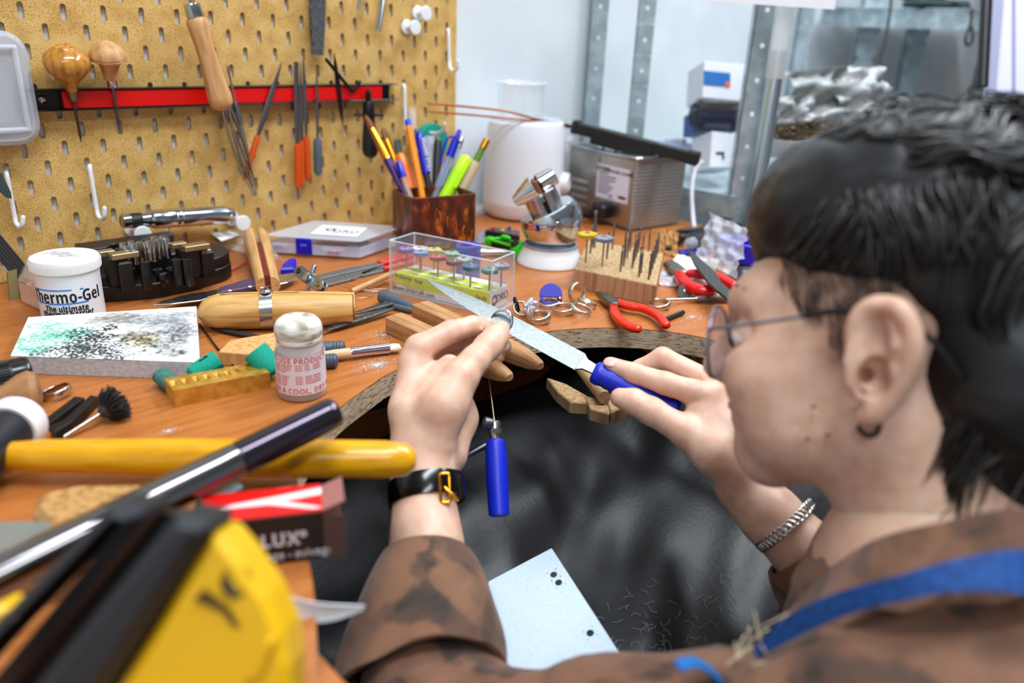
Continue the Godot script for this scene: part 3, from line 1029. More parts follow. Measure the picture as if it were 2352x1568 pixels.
func bench_block() -> void:
	var black := paint(Color(0.05, 0.047, 0.045), 0.42)
	var t := thing("bench_block", "black plastic bench block with steel pegs and square brass coloured pads", "bench block", at(Vector3(0.07, 0.9, 0.09)))
	var o := Vector3(0.07, 0.9, 0.09)
	var p := func(pts: Array) -> Array:
		var out := []
		for i in range(0, pts.size(), 2):
			out.append(Vector3(pts[i], 0.9, pts[i + 1]))
		return out
	var outline := []
	for q in curve(p.call([-0.03, 0.06, -0.032, 0.1, -0.018, 0.122, 0.006, 0.134, 0.028, 0.144, 0.05, 0.15, 0.085, 0.147, 0.11, 0.141, 0.132, 0.132, 0.146, 0.115, 0.148, 0.09, 0.138, 0.066, 0.115, 0.054, 0.06, 0.05, 0.0, 0.05]), 4):
		outline.append(q)
	put(t, "base", slab_mesh(outline, 0.017, 0.001, o), black)
	put(t, "end_wing", slab_mesh(p.call([-0.03, 0.06, -0.031, 0.1, -0.017, 0.121, 0.006, 0.133, 0.027, 0.142, 0.033, 0.13, 0.03, 0.1, 0.034, 0.06]), 0.011, 0.001, o), black, at(Vector3(0, 0.017, 0)))
	var wing := []
	for q in curve(p.call([0.098, 0.108, 0.1, 0.141, 0.112, 0.139, 0.131, 0.131, 0.145, 0.115, 0.147, 0.09, 0.137, 0.067, 0.115, 0.058, 0.1, 0.07]), 4):
		wing.append(q)
	put(t, "round_wing", slab_mesh(wing, 0.013, 0.001, o), black, at(Vector3(0, 0.017, 0)))
	put(t, "middle_step", slab_mesh(p.call([0.03, 0.06, 0.03, 0.1, 0.045, 0.113, 0.06, 0.106, 0.075, 0.113, 0.1, 0.108, 0.108, 0.06]), 0.018, 0.001, o), black, at(Vector3(0, 0.017, 0)))
	var back := []
	for q in curve(p.call([0.0, 0.052, 0.0, 0.078, 0.02, 0.085, 0.035, 0.074, 0.05, 0.084, 0.066, 0.074, 0.08, 0.082, 0.1, 0.07, 0.104, 0.052]), 4):
		back.append(q)
	put(t, "back_step", slab_mesh(back, 0.029, 0.001, o), black, at(Vector3(0, 0.017, 0)))
	for q in [Vector2(0.036, 0.086), Vector2(0.068, 0.086)]:
		var st := begin()
		add_lathe(st, [Vector2(0, 0), Vector2(0.009, 0.0), Vector2(0.0085, 0.004), Vector2(0.006, 0.0075), Vector2(0, 0.009)], 20)
		put(t, "dome", done(st), paint(Color(0.05, 0.05, 0.06), 0.15), at(Vector3(q.x, 0.935, q.y) - o))
	var brass := paint(Color(0.62, 0.55, 0.42), 0.32, 0.75)
	for k in 2:
		var c: Vector3 = [V(.014,.956,.1391), V(.0842,.956,.149)][k]
		put(t, "pillar", box(Vector3(0.02, 0.03, 0.018), 0.001), black, at(Vector3(c.x, 0.9 + 0.035, c.z) - o))
		for g in 2:
			put(t, "pad", box(Vector3(0.016 if g else 0.027, 0.006, 0.011 if g else 0.014), 0.0008), brass, at(Vector3(c.x + (0.006 - g * 0.012), c.y - 0.004, c.z + 0.008 - g * 0.016) - o))
		c = [V(.0185,.945,.1466), V(.1008,.947,.1547)][k]
		put(t, "pillar", box(Vector3(0.014, 0.03, 0.014), 0.001), black, at(Vector3(c.x, 0.9 + 0.03, c.z) - o))
		for g in 2:
			put(t, "block", box(Vector3(0.011, 0.0105, 0.011), 0.0012), brass, at(Vector3(c.x - g * 0.006, c.y - 0.0045 + g * 0.003, c.z - g * 0.012) - o))
	for q in [V(.0258,.96,.1297), V(.0262,.958,.1378), V(.0325,.962,.1349), V(.0324,.96,.1407), V(.0438,.958,.1262), V(.0453,.96,.1388), V(.0472,.962,.1428), V(.0517,.96,.1409), V(.06,.96,.1221), V(.0603,.96,.1335), V(.0653,.962,.1329), V(.0679,.96,.1364)]:
		put(t, "steel_peg", rod(0.0036, 0.022, 0.0012, 16), steel(0.2), at(Vector3(q.x, q.y - 0.022, q.z) - o))
	for q in [V(.0351,.942,.1594), V(.0643,.944,.1686), V(.0735,.942,.1725)]:
		put(t, "black_peg", rod(0.0052, 0.03, 0.001, 16), paint(Color(0.06, 0.055, 0.05), 0.3), at(Vector3(q.x, 0.915, q.z) - o))
	for q in [V(.0529,.926,.1432), V(.0513,.927,.1597), V(.0649,.928,.1461), V(.0667,.927,.1552)]:
		put(t, "ball_peg", lathe([Vector2(0.0028, 0), Vector2(0.0028, 0.008), Vector2(0.005, 0.0095), Vector2(0.0055, 0.012), Vector2(0.0045, 0.0155), Vector2(0, 0.017)], 16), paint(Color(0.08, 0.06, 0.08), 0.15), at(Vector3(q.x, 0.914, q.z) - o))
	for q in [[-0.012, 0.098], [0.03, 0.131], [0.112, 0.122], [0.125, 0.09]]:
		put(t, "stud", lathe([Vector2(0.0045, 0.0), Vector2(0.0045, 0.004), Vector2(0.0025, 0.0042), Vector2(0.0025, 0.001), Vector2(0, 0.001)], 16), black, at(Vector3(q[0], 0.9295 if q[0] > 0.1 else 0.9278, q[1]) - o))


func gel_jar() -> void:
	var t := thing("gel_jar", "white plastic screw top jar with blue striped label standing behind the white block", "jar", at(Vector3(-0.037, 0.9, 0.158)))
	var white := paint(Color(0.9, 0.91, 0.92), 0.35)
	put(t, "body", lathe([Vector2(0, 0), Vector2(0.0265, 0), Vector2(0.0283, 0.002), Vector2(0.0285, 0.045), Vector2(0.029, 0.048), Vector2(0.029, 0.051), Vector2(0.027, 0.052)], 64), white)
	put(t, "lid", lathe([Vector2(0.0302, 0.0505), Vector2(0.0308, 0.0512), Vector2(0.0308, 0.0605), Vector2(0.0298, 0.0625), Vector2(0.0285, 0.063), Vector2(0, 0.063)], 64), paint(Color(0.92, 0.91, 0.9), 0.4))
	var st := begin()
	for i in 90:
		var a := TAU * i / 90
		add_box(st, Vector3(0.0006, 0.0075, 0.001), 0.0002, Transform3D(Basis.from_euler(Vector3(0, -a + PI / 2, 0)), Vector3(cos(a) * 0.0308, 0.056, sin(a) * 0.0308)))
	put(t, "lid_ribs", done(st), paint(Color(0.92, 0.91, 0.9), 0.4))
	put(t, "lid_label", slab_mesh([Vector3(-0.008, 0, -0.027), Vector3(-0.02, 0, -0.018), Vector3(0.004, 0, 0.022), Vector3(0.02, 0, 0.012), Vector3(0.022, 0, -0.014)], 0.0002, 0.0, Vector3.ZERO), paint(Color(0.96, 0.96, 0.97), 0.5), at(Vector3(0, 0.063, 0)))
	var ink := paint(Color(0.06, 0.07, 0.12), 0.5)
	for i in 6:
		put(t, "print", box(Vector3([0.006, 0.022, 0.016, 0.02, 0.012, 0.018][i], 0.0002, 0.0007)), ink, turned(Vector3(-0.004 + i * 0.0012, 0.0633, -0.016 + i * 0.0045), -25))
	# the label's print, turned so that the start of the word runs out of sight
	var blue := paint(Color(0.03, 0.42, 0.8), 0.45)
	var face := Basis.from_euler(Vector3(0, -0.44, 0))
	var band := func(y: float, h: float, a0: float, a1: float) -> ArrayMesh:
		var rows := []
		for j in 2:
			var line := PackedVector3Array()
			for i in 25:
				var a := lerpf(a0, a1, i / 24.0)
				line.append(Vector3(sin(a) * 0.0287, y + h * j, cos(a) * 0.0287))
			rows.append(line)
		return sheet(rows, 0.0002)
	put(t, "print", letters_round("Thermo-Gel", 0.0112, 0.0285, true, 0.8), ink, Transform3D(face, Vector3(0, 0.029, 0)))
	put(t, "stripe", band.call(0.0222, 0.0011, -1.1, 0.72), blue, Transform3D(face, Vector3.ZERO))
	put(t, "stripe", band.call(0.0355, 0.0011, -1.1, 0.25), blue, Transform3D(face, Vector3.ZERO))
	put(t, "stripe", band.call(0.0355, 0.0011, 0.5, 0.62), blue, Transform3D(face, Vector3.ZERO))
	put(t, "print", letters_round("The ultimate", 0.0058, 0.0285, true, 0.8), ink, Transform3D(face, Vector3(0, 0.0175, 0)))
	put(t, "print", letters_round("thermal barrier", 0.0058, 0.0285, true, 0.8), ink, Transform3D(face, Vector3(0, 0.0122, 0)))


func ring_clamp_upright() -> void:
	var pale := wood("maple", Color(0.72, 0.52, 0.3), Color(0.84, 0.66, 0.43), 43, 0.9, 0.42)
	var a := V(.1429,.9115,.2091)
	var b := V(.2185,.924,.028)
	var t := thing("ring_clamp", "wooden ring clamp with red leather jaws leaning upright against the pegboard", "ring clamp", along(a, b), "wooden ring clamps")
	var length := (b - a).length()
	var prof := [[0.0, 0.0098], [0.3, 0.0108], [0.6, 0.0124], [0.8, 0.0128], [0.9, 0.0118], [0.96, 0.0088], [0.99, 0.005], [1.0, 0.001]]
	for s in [-1.0, 1.0]:
		put(t, "wooden_half", half_stick(length, prof, 0.002 if s < 0 else 0.0045, s), pale)
	put(t, "leather", box(Vector3(0.0062, length * 0.6, 0.0215), 0.0006), paint(Color(0.42, 0.13, 0.1), 0.7), at(Vector3(0.0012, length * 0.32, 0)))


func parts_box() -> void:
	var fl := Vector3(0.2185, 0.904, 0.057)
	var fr := Vector3(0.300, 0.904, 0.150)
	var br := Vector3(0.392, 0.904, 0.118)
	var bl := Vector3(0.312, 0.904, 0.022)
	var t := thing("parts_box", "clear plastic compartment box with a white lid label and a blue latch", "box", at(middle([fl, fr, br, bl], 0.904)))
	var o := middle([fl, fr, br, bl], 0.904)
	var clear := glass(Color(0.86, 0.88, 0.97), 0.34, 0.27)
	var st := begin()
	# four walls, a floor and a lid with a rim
	var cs := [fl, fr, br, bl]
	var wall := func(a: Vector3, b: Vector3, h0: float, h1: float, th: float) -> void:
		var d: Vector3 = (b - a)
		add_box(st, Vector3(d.length(), h1 - h0, th), 0.0004, Transform3D(Basis(d.normalized(), Vector3.UP, d.normalized().cross(Vector3.UP)), (a + b) * 0.5 - o + Vector3(0, (h0 + h1) * 0.5, 0)))
	for k in 4:
		wall.call(cs[k], cs[(k + 1) % 4], 0.0, 0.013, 0.0014)
	put(t, "tray", done(st), clear)
	st = begin()
	for k in 3:
		wall.call(fl.lerp(fr, (k + 1) / 4.0), bl.lerp(br, (k + 1) / 4.0), 0.001, 0.012, 0.0009)
	wall.call(fl.lerp(bl, 0.5), fr.lerp(br, 0.5), 0.001, 0.012, 0.0009)
	put(t, "dividers", done(st), clear)
	put(t, "floor_panel", slab_mesh(cs, 0.001, 0.0, o), clear)
	var big := []
	for c in cs:
		big.append(o + (c - o) * 1.025)
	st = begin()
	for k in 4:
		wall.call(big[k], big[(k + 1) % 4], 0.0125, 0.021, 0.0014)
	put(t, "lid_rim", done(st), clear)
	put(t, "lid", slab_mesh(big, 0.0013, 0.0004, o), glass(Color(0.84, 0.85, 0.88), 0.5, 0.3), at(Vector3(0, 0.0205, 0)))
	var e := (fr - fl).normalized()
	var n := e.cross(Vector3.UP).normalized()
	var facing := Basis(e, Vector3.UP, n)
	put(t, "latch", box(Vector3(0.021, 0.021, 0.003), 0.001), paint(Color(0.03, 0.07, 0.72), 0.3), Transform3D(facing, fl.lerp(fr, 0.42) - o + Vector3(0, 0.0105, 0) + n * 0.0022))
	put(t, "latch_slot", box(Vector3(0.009, 0.0028, 0.001), 0.0004), paint(Color(0.35, 0.4, 0.85), 0.4), Transform3D(facing, fl.lerp(fr, 0.42) - o + Vector3(0, 0.0125, 0) + n * 0.0036))
	var lab := Transform3D(Basis(e, Vector3.UP, n), Vector3(0.0, 0.0224, 0.0) + (bl - fl) * -0.03 + e * 0.006)
	put(t, "lid_label", box(Vector3(0.062, 0.0003, 0.05)), paint(Color(0.95, 0.95, 0.96), 0.5), lab)
	var ink := paint(Color(0.1, 0.1, 0.12), 0.6)
	var lay := Basis(Vector3.RIGHT, Vector3(0, 0, -1), Vector3(0, 1, 0))
	put(t, "print", letters("ORO", 0.0125), ink, lab * Transform3D(lay, Vector3(0.01, 0.0003, 0.003)))
	put(t, "print", iris(0.0075), ink, lab * Transform3D(lay, Vector3(-0.012, 0.0003, -0.002)))
	put(t, "print", box(Vector3(0.046, 0.0002, 0.0012)), ink, lab * at(Vector3(0, 0.0002, 0.013)))
	put(t, "contents", lathe([Vector2(0, 0), Vector2(0.003, 0), Vector2(0.003, 0.028), Vector2(0, 0.028)], 12), paint(Color(0.82, 0.84, 0.86), 0.6), Transform3D(Basis(n, e, Vector3.UP), fl.lerp(fr, 0.58) - o - n * 0.01 + Vector3(0, 0.005, 0)))
	var roll := put(t, "contents", lathe([Vector2(0, 0), Vector2(0.0042, 0), Vector2(0.0042, 0.021), Vector2(0, 0.021)], 16), paint(Color(0.82, 0.82, 0.8), 0.8), Transform3D(Basis(n, e, Vector3.UP), fl.lerp(fr, 0.05) - o - n * 0.008 + Vector3(0, 0.006, 0)))
	put(t, "contents", box(Vector3(0.012, 0.004, 0.0004)), ink, Transform3D(facing, fl.lerp(fr, 0.13) - o - n * 0.0035 + Vector3(0, 0.006, 0)))
	for k in 3:
		put(t, "contents", tube(curve([Vector3(-0.008, 0, 0), Vector3(0, 0.003, 0.004), Vector3(0.007, 0.001, -0.002), Vector3(0.002, 0.002, -0.008)], 5), 0.0012, 6), paint([Color(0.75, 0.78, 0.85), Color(0.55, 0.6, 0.65), Color(0.8, 0.55, 0.55)][k], 0.4), Transform3D(facing, fr.lerp(br, [0.3, 0.55, -0.05][k]) - o + Vector3(0, 0.004, 0) - (br - fr).normalized().cross(Vector3.UP) * 0.012 + ((fl - fr).normalized() * 0.02)))


# camera-shutter emblem of curved blades
func iris(r: float) -> ArrayMesh:
	var st := begin()
	for k in 8:
		var a := TAU * k / 8
		add_prism(st, PackedVector2Array([Vector2(r, 0).rotated(a), Vector2(r, 0).rotated(a + 0.55), Vector2(r * 0.5, 0).rotated(a + 0.75), Vector2(r * 0.5, 0).rotated(a + 0.15)]), 0.0003)
	return done(st)


func pen_cup() -> void:
	var fl := Vector3(0.3655, 0.9, 0.176)
	var fr := Vector3(0.4605, 0.9, 0.1935)
	var out := Vector3(fr.x - fl.x, 0, fr.z - fl.z)
	var side := out.normalized().cross(Vector3.UP)
	var w := out.length()
	var c := fl + out * 0.5 - side * 0.035
	var t := thing("pen_cup", "square pen cup painted in dark brown and red streaks full of pens", "cup", Transform3D(Basis(out.normalized(), Vector3.UP, side), c))
	var tex := noise_tex(61, 0.018, [Color(0.22, 0.1, 0.08), Color(0.34, 0.14, 0.08), Color(0.38, 0.16, 0.09), Color(0.55, 0.22, 0.08), Color(0.7, 0.42, 0.14)], [0.25, 0.45, 0.62, 0.74, 0.86], FastNoiseLite.TYPE_SIMPLEX, 5)
	var m := grained("cup_paint", tex, Vector3(9, 4.5, 9), 0.32, 0.0, 0.1)
	var h := 0.0765
	var st := begin()
	var o1 := rounded_rect(w, 0.07, 0.009)
	var o2 := rounded_rect(w - 0.008, 0.062, 0.006)
	var n := o1.size()
	for i in n:
		var j := (i + 1) % n
		var a := Vector3(o1[i].x, 0, -o1[i].y)
		var b := Vector3(o1[j].x, 0, -o1[j].y)
		var a2 := Vector3(o2[i].x, 0, -o2[i].y)
		var b2 := Vector3(o2[j].x, 0, -o2[j].y)
		var up := Vector3(0, h, 0)
		var lift := Vector3(0, 0.003, 0)
		quad(st, a, b, b + up, a + up, 1)
		quad(st, a + up, b + up, b2 + up, a2 + up)
		quad(st, a2 + up, b2 + up, b2 + lift, a2 + lift, 2)
		tri(st, Vector3.ZERO, b, a)
		tri(st, lift, a2 + lift, b2 + lift)
	put(t, "body", done(st), m)
	var streak := [Color(0.66, 0.2, 0.06), Color(0.72, 0.38, 0.08), Color(0.5, 0.05, 0.05), Color(0.62, 0.3, 0.1), Color(0.78, 0.5, 0.12), Color(0.55, 0.06, 0.05)]
	for k in 14:
		# ridges of thick paint on the front
		var x := -w * 0.42 + w * 0.84 * fposmod(k * 0.382, 1.0)
		var y := 0.012 + 0.05 * fposmod(k * 0.618, 1.0)
		put(t, "paint_ridge", tube(curve([Vector3(x, y, 0.0348), Vector3(x + 0.002 * sin(k), y + 0.007, 0.0352), Vector3(x + 0.003 * cos(k * 2.0), y + 0.014, 0.0349)], 4), 0.0011 + 0.0006 * fposmod(k * 0.27, 1.0), 6, 0.5), paint(streak[k % 6], 0.35))
	pens(c)


func pens(c: Vector3) -> void:
	var g := "pens and brushes in the painted cup"
	var gold := steel(0.2, Color(0.9, 0.62, 0.18))
	var bl := paint(Color(0.04, 0.08, 0.7), 0.3)
	var clear := glass(Color(0.82, 0.88, 0.95), 0.25, 0.06)
	# each: point in the cup's bottom and the upper end
	stick("paint_brush", "paint brush with brown bristles, gold ferrule and purple handle, leaning furthest to the pegboard", "brush", V(.3946,.9744,.1134).lerp(V(.3805,1.0674,.0481), -0.34), V(.3805,1.0674,.0481), [
		["handle", paint(Color(0.22, 0.05, 0.42), 0.3), [[0.0, 0.0025], [0.5, 0.0056], [0.56, 0.0058]]],
		["ferrule", gold, [[0.56, 0.0061], [0.58, 0.0058], [0.61, 0.0061], [0.78, 0.0048], [0.86, 0.004]]],
		["bristles", paint(Color(0.5, 0.28, 0.1), 0.7), [[0.85, 0.0039], [0.9, 0.0046], [0.96, 0.0032], [1.0, 0.0004]]],
	], g)
	stick("paint_brush", "flat paint brush with brown bristles and a gold ferrule between orange pens", "brush", V(.4095,.9706,.1).lerp(V(.4058,1.049,.0528), -0.35), V(.4058,1.049,.0528), [
		["handle", paint(Color(0.8, 0.5, 0.15), 0.4), [[0.0, 0.0025], [0.6, 0.004], [0.62, 0.004]]],
		["ferrule", gold, [[0.62, 0.0043], [0.75, 0.0045], [0.86, 0.0055]]],
		["bristles", paint(Color(0.45, 0.27, 0.1), 0.7), [[0.85, 0.0054], [0.92, 0.0062], [0.97, 0.005], [1.0, 0.002]], 0.6],
	], g)
	stick("paint_brush", "white bristled brush with a pale handle behind the orange ballpoint", "brush", V(.4566,.9577,.0629).lerp(V(.4778,1.0691,.0217), -0.25), V(.4778,1.0691,.0217), [
		["handle", paint(Color(0.85, 0.82, 0.78), 0.4), [[0.0, 0.003], [0.6, 0.0045], [0.62, 0.0045]]],
		["ferrule", steel(0.25), [[0.62, 0.0047], [0.8, 0.0058]]],
		["bristles", paint(Color(0.75, 0.66, 0.6), 0.7), [[0.8, 0.0057], [0.92, 0.0066], [1.0, 0.0058]], 0.5],
	], g)
	var pen := stick("ballpoint_pen", "clear ballpoint with a blue end plug in front of the orange marker", "pen", V(.3967,.9703,.1253).lerp(V(.3959,1.0115,.1015), -0.7), V(.3959,1.0115,.1015), [
		["barrel", glass(Color(0.95, 0.75, 0.65), 0.35, 0.08), [[0.0, 0.004], [0.9, 0.0042]]],
		["refill", paint(Color(0.15, 0.1, 0.1), 0.4), [[0.0, 0.0012], [0.75, 0.0012]]],
		["end_plug", bl, [[0.72, 0.005], [0.95, 0.005], [0.985, 0.004], [1.0, 0.002]]],
	], g)
	stick("highlighter_pen", "thick orange marker pen leaning at the pegboard side of the cup", "pen", V(.4151,.9654,.1083).lerp(V(.4149,1.0176,.0792), -0.6), V(.4149,1.0176,.0792), [
		["barrel", paint(Color(0.93, 0.42, 0.03), 0.3), [[0.0, 0.0075], [0.8, 0.0078]]],
		["cap_end", paint(Color(0.95, 0.5, 0.05), 0.3), [[0.8, 0.0074], [0.93, 0.0072], [0.98, 0.006], [1.0, 0.003]]],
	], g)
	stick("ballpoint_pen", "slim orange yellow ballpoint with a blue top standing tallest in the cup", "pen", V(.4209,.9675,.1204).lerp(V(.4303,1.0621,.077), -0.3), V(.4303,1.0621,.077), [
		["barrel", paint(Color(0.95, 0.55, 0.05), 0.3), [[0.0, 0.0045], [0.2, 0.0048], [0.93, 0.0048]]],
		["end_plug", paint(Color(0.05, 0.3, 0.8), 0.3), [[0.93, 0.0046], [0.99, 0.0042], [1.0, 0.003]]],
		["print", paint(Color(0.25, 0.12, 0.02), 0.5), [[0.32, 0.00482], [0.55, 0.00485]], 0.5],
	], g)
	var bp := stick("ballpoint_pen", "dark blue capped pen with a clip and white lettering", "pen", V(.445,.963,.1087).lerp(V(.4526,1.0429,.0718), -0.35), V(.4526,1.0429,.0718), [
		["barrel", paint(Color(0.05, 0.04, 0.1), 0.4), [[0.0, 0.0045], [0.5, 0.0048]]],
		["cap", bl, [[0.5, 0.0062], [0.9, 0.0062], [0.97, 0.0056], [1.0, 0.0035]]],
	], g, Vector3(-0.6, 0, 0.7))
	var l := (V(.4526,1.0429,.0718) - V(.445,.963,.1087)).length() * 1.35
	put(bp, "clip", box(Vector3(0.004, l * 0.4, 0.003), 0.001), bl, at(Vector3(0.006, l * 0.74, 0.004)))
	put(bp, "print", letters("CELLO GRIPPER", 0.0022, true), paint(Color(0.95, 0.95, 0.97), 0.5), Transform3D(Basis(Vector3(0, 1, 0), Vector3(-1, 0, 0), Vector3(0, 0, 1)), Vector3(0.006, l * 0.72, 0.0056)))
	stick("marker_pen", "black marker pen standing upright at the back of the cup", "pen", V(.4841,.9628,.0718).lerp(V(.5017,1.0258,.054), -0.6), V(.5017,1.0258,.054), [
		["barrel", paint(Color(0.1, 0.1, 0.11), 0.45), [[0.0, 0.0058], [0.96, 0.0062], [1.0, 0.0055]]],
	], g)
	stick("glue_stick", "white and clear capped tube with a blue nib behind the blue pen", "pen", V(.4828,.9511,.062).lerp(V(.5,1.0293,.0354), -0.3), V(.5,1.0293,.0354), [
		["barrel", glass(Color(0.9, 0.93, 0.95), 0.5, 0.2), [[0.0, 0.005], [0.7, 0.005], [0.85, 0.0075], [1.0, 0.008]]],
		["nib", bl, [[0.82, 0.003], [0.95, 0.003], [1.0, 0.0015]]],
	], g)
	var rp := stick("ballpoint_pen", "clear barrelled retractable pen with a blue button and clip leaning away", "pen", V(.444,.9647,.1218).lerp(V(.4891,1.0498,.1184), -0.35), V(.4891,1.0498,.1184), [
		["barrel", clear, [[0.0, 0.0055], [0.7, 0.0058]]],
		["refill", paint(Color(0.1, 0.25, 0.75), 0.3), [[0.0, 0.0024], [0.7, 0.0024]]],
		["cap", bl, [[0.69, 0.0062], [0.88, 0.0058], [0.885, 0.0036], [0.985, 0.0034], [1.0, 0.0022]]],
	], g, Vector3(-0.6, 0, 0.6))
	put(rp, "clip", tube(curve([Vector3(-0.003, 0.118, 0.003), Vector3(-0.011, 0.112, 0.006), Vector3(-0.0115, 0.096, 0.006), Vector3(-0.008, 0.076, 0.005)], 5), 0.0018, 8), bl)
	stick("ballpoint_pen", "second clear pen with a bright metal tip behind the blue button pen", "pen", V(.4618,.961,.1111).lerp(V(.5042,1.0407,.1082), -0.35), V(.5042,1.0407,.1082), [
		["barrel", glass(Color(0.6, 0.8, 0.8), 0.4, 0.06), [[0.0, 0.0045], [0.85, 0.0045]]],
		["refill", paint(Color(0.15, 0.55, 0.25), 0.4), [[0.0, 0.002], [0.6, 0.002]]],
		["tip", steel(0.15), [[0.85, 0.0042], [0.93, 0.0035], [1.0, 0.001]]],
	], g)
	var hl := stick("highlighter_pen", "fluorescent yellow green highlighter leaning towards the white device", "pen", V(.4517,.9657,.1363).lerp(V(.4855,1.0173,.1405), -0.55), V(.4855,1.0173,.1405), [
		["barrel", paint(Color(0.72, 0.95, 0.02), 0.35), [[0.0, 0.0085], [0.75, 0.009]]],
		["cap", paint(Color(0.76, 0.98, 0.03), 0.3), [[0.75, 0.0088], [0.95, 0.008], [0.985, 0.006], [1.0, 0.003]]],
	], g)
	put(hl, "clip", box(Vector3(0.004, 0.045, 0.002), 0.0008), paint(Color(0.74, 0.96, 0.02), 0.3), at(Vector3(0.0105, 0.07, 0)))
	stick("paint_brush", "beige handled brush with green and gold bands at its end", "brush", V(.47,.9644,.1397).lerp(V(.5172,1.0384,.1447), -0.35), V(.5172,1.0384,.1447), [
		["handle", paint(Color(0.72, 0.63, 0.5), 0.6), [[0.0, 0.0082], [0.68, 0.0085], [0.7, 0.0075]]],
		["green_band", paint(Color(0.35, 0.5, 0.1), 0.3), [[0.7, 0.005], [0.88, 0.0046]]],
		["end_cap", gold, [[0.88, 0.0052], [0.99, 0.005], [1.0, 0.004]]],
	], g)
	stick("nail_file", "grey tipped tool standing between brush and teal tape", "tool", V(.4532,.9529,.0322).lerp(V(.4651,1.0244,.0041), -0.3), V(.4651,1.0244,.0041), [["shaft", paint(Color(0.15, 0.17, 0.18), 0.5), [[0.0, 0.004], [0.98, 0.0052], [1.0, 0.004]], 0.4]], g)


# a wheel of bent bristles on a pin; r is the wheel's radius
func bristle_disc(parent: Node3D, c: Vector3, r: float, m: Material, pin: Vector3, sd: int) -> void:
	var st := begin()
	var f := RandomNumberGenerator.new()
	f.seed = sd
	for layer in 3:
		for k in 26:
			var a := TAU * (k + layer * 0.33) / 26 + f.randf() * 0.05
			var p := PackedVector3Array()
			for i in 4:
				var q := i / 3.0
				var b := a + q * q * 0.55
				p.append(Vector3(cos(b) * r * lerpf(0.3, 1.0, q), (layer - 1) * 0.0016 + f.randf_range(-0.0004, 0.0004), sin(b) * r * lerpf(0.3, 1.0, q)))
			add_tube(st, p, PackedFloat32Array([0.0009, 0.0009, 0.0008, 0.0006]), 5, 1.0, Vector3.ZERO, false)
	put(parent, "bristles", done(st), m, at(c))
	put(parent, "hub", lathe([Vector2(0, -0.003), Vector2(r * 0.34, -0.003), Vector2(r * 0.34, 0.0024), Vector2(0.0021, 0.0028), Vector2(0.0019, 0.0042), Vector2(0, 0.0048)], 20), steel(0.3), at(c))
	put(parent, "shank", rod(0.0011, c.y - pin.y, 0.0, 12), steel(0.25, Color(0.72, 0.66, 0.55)), at(pin))


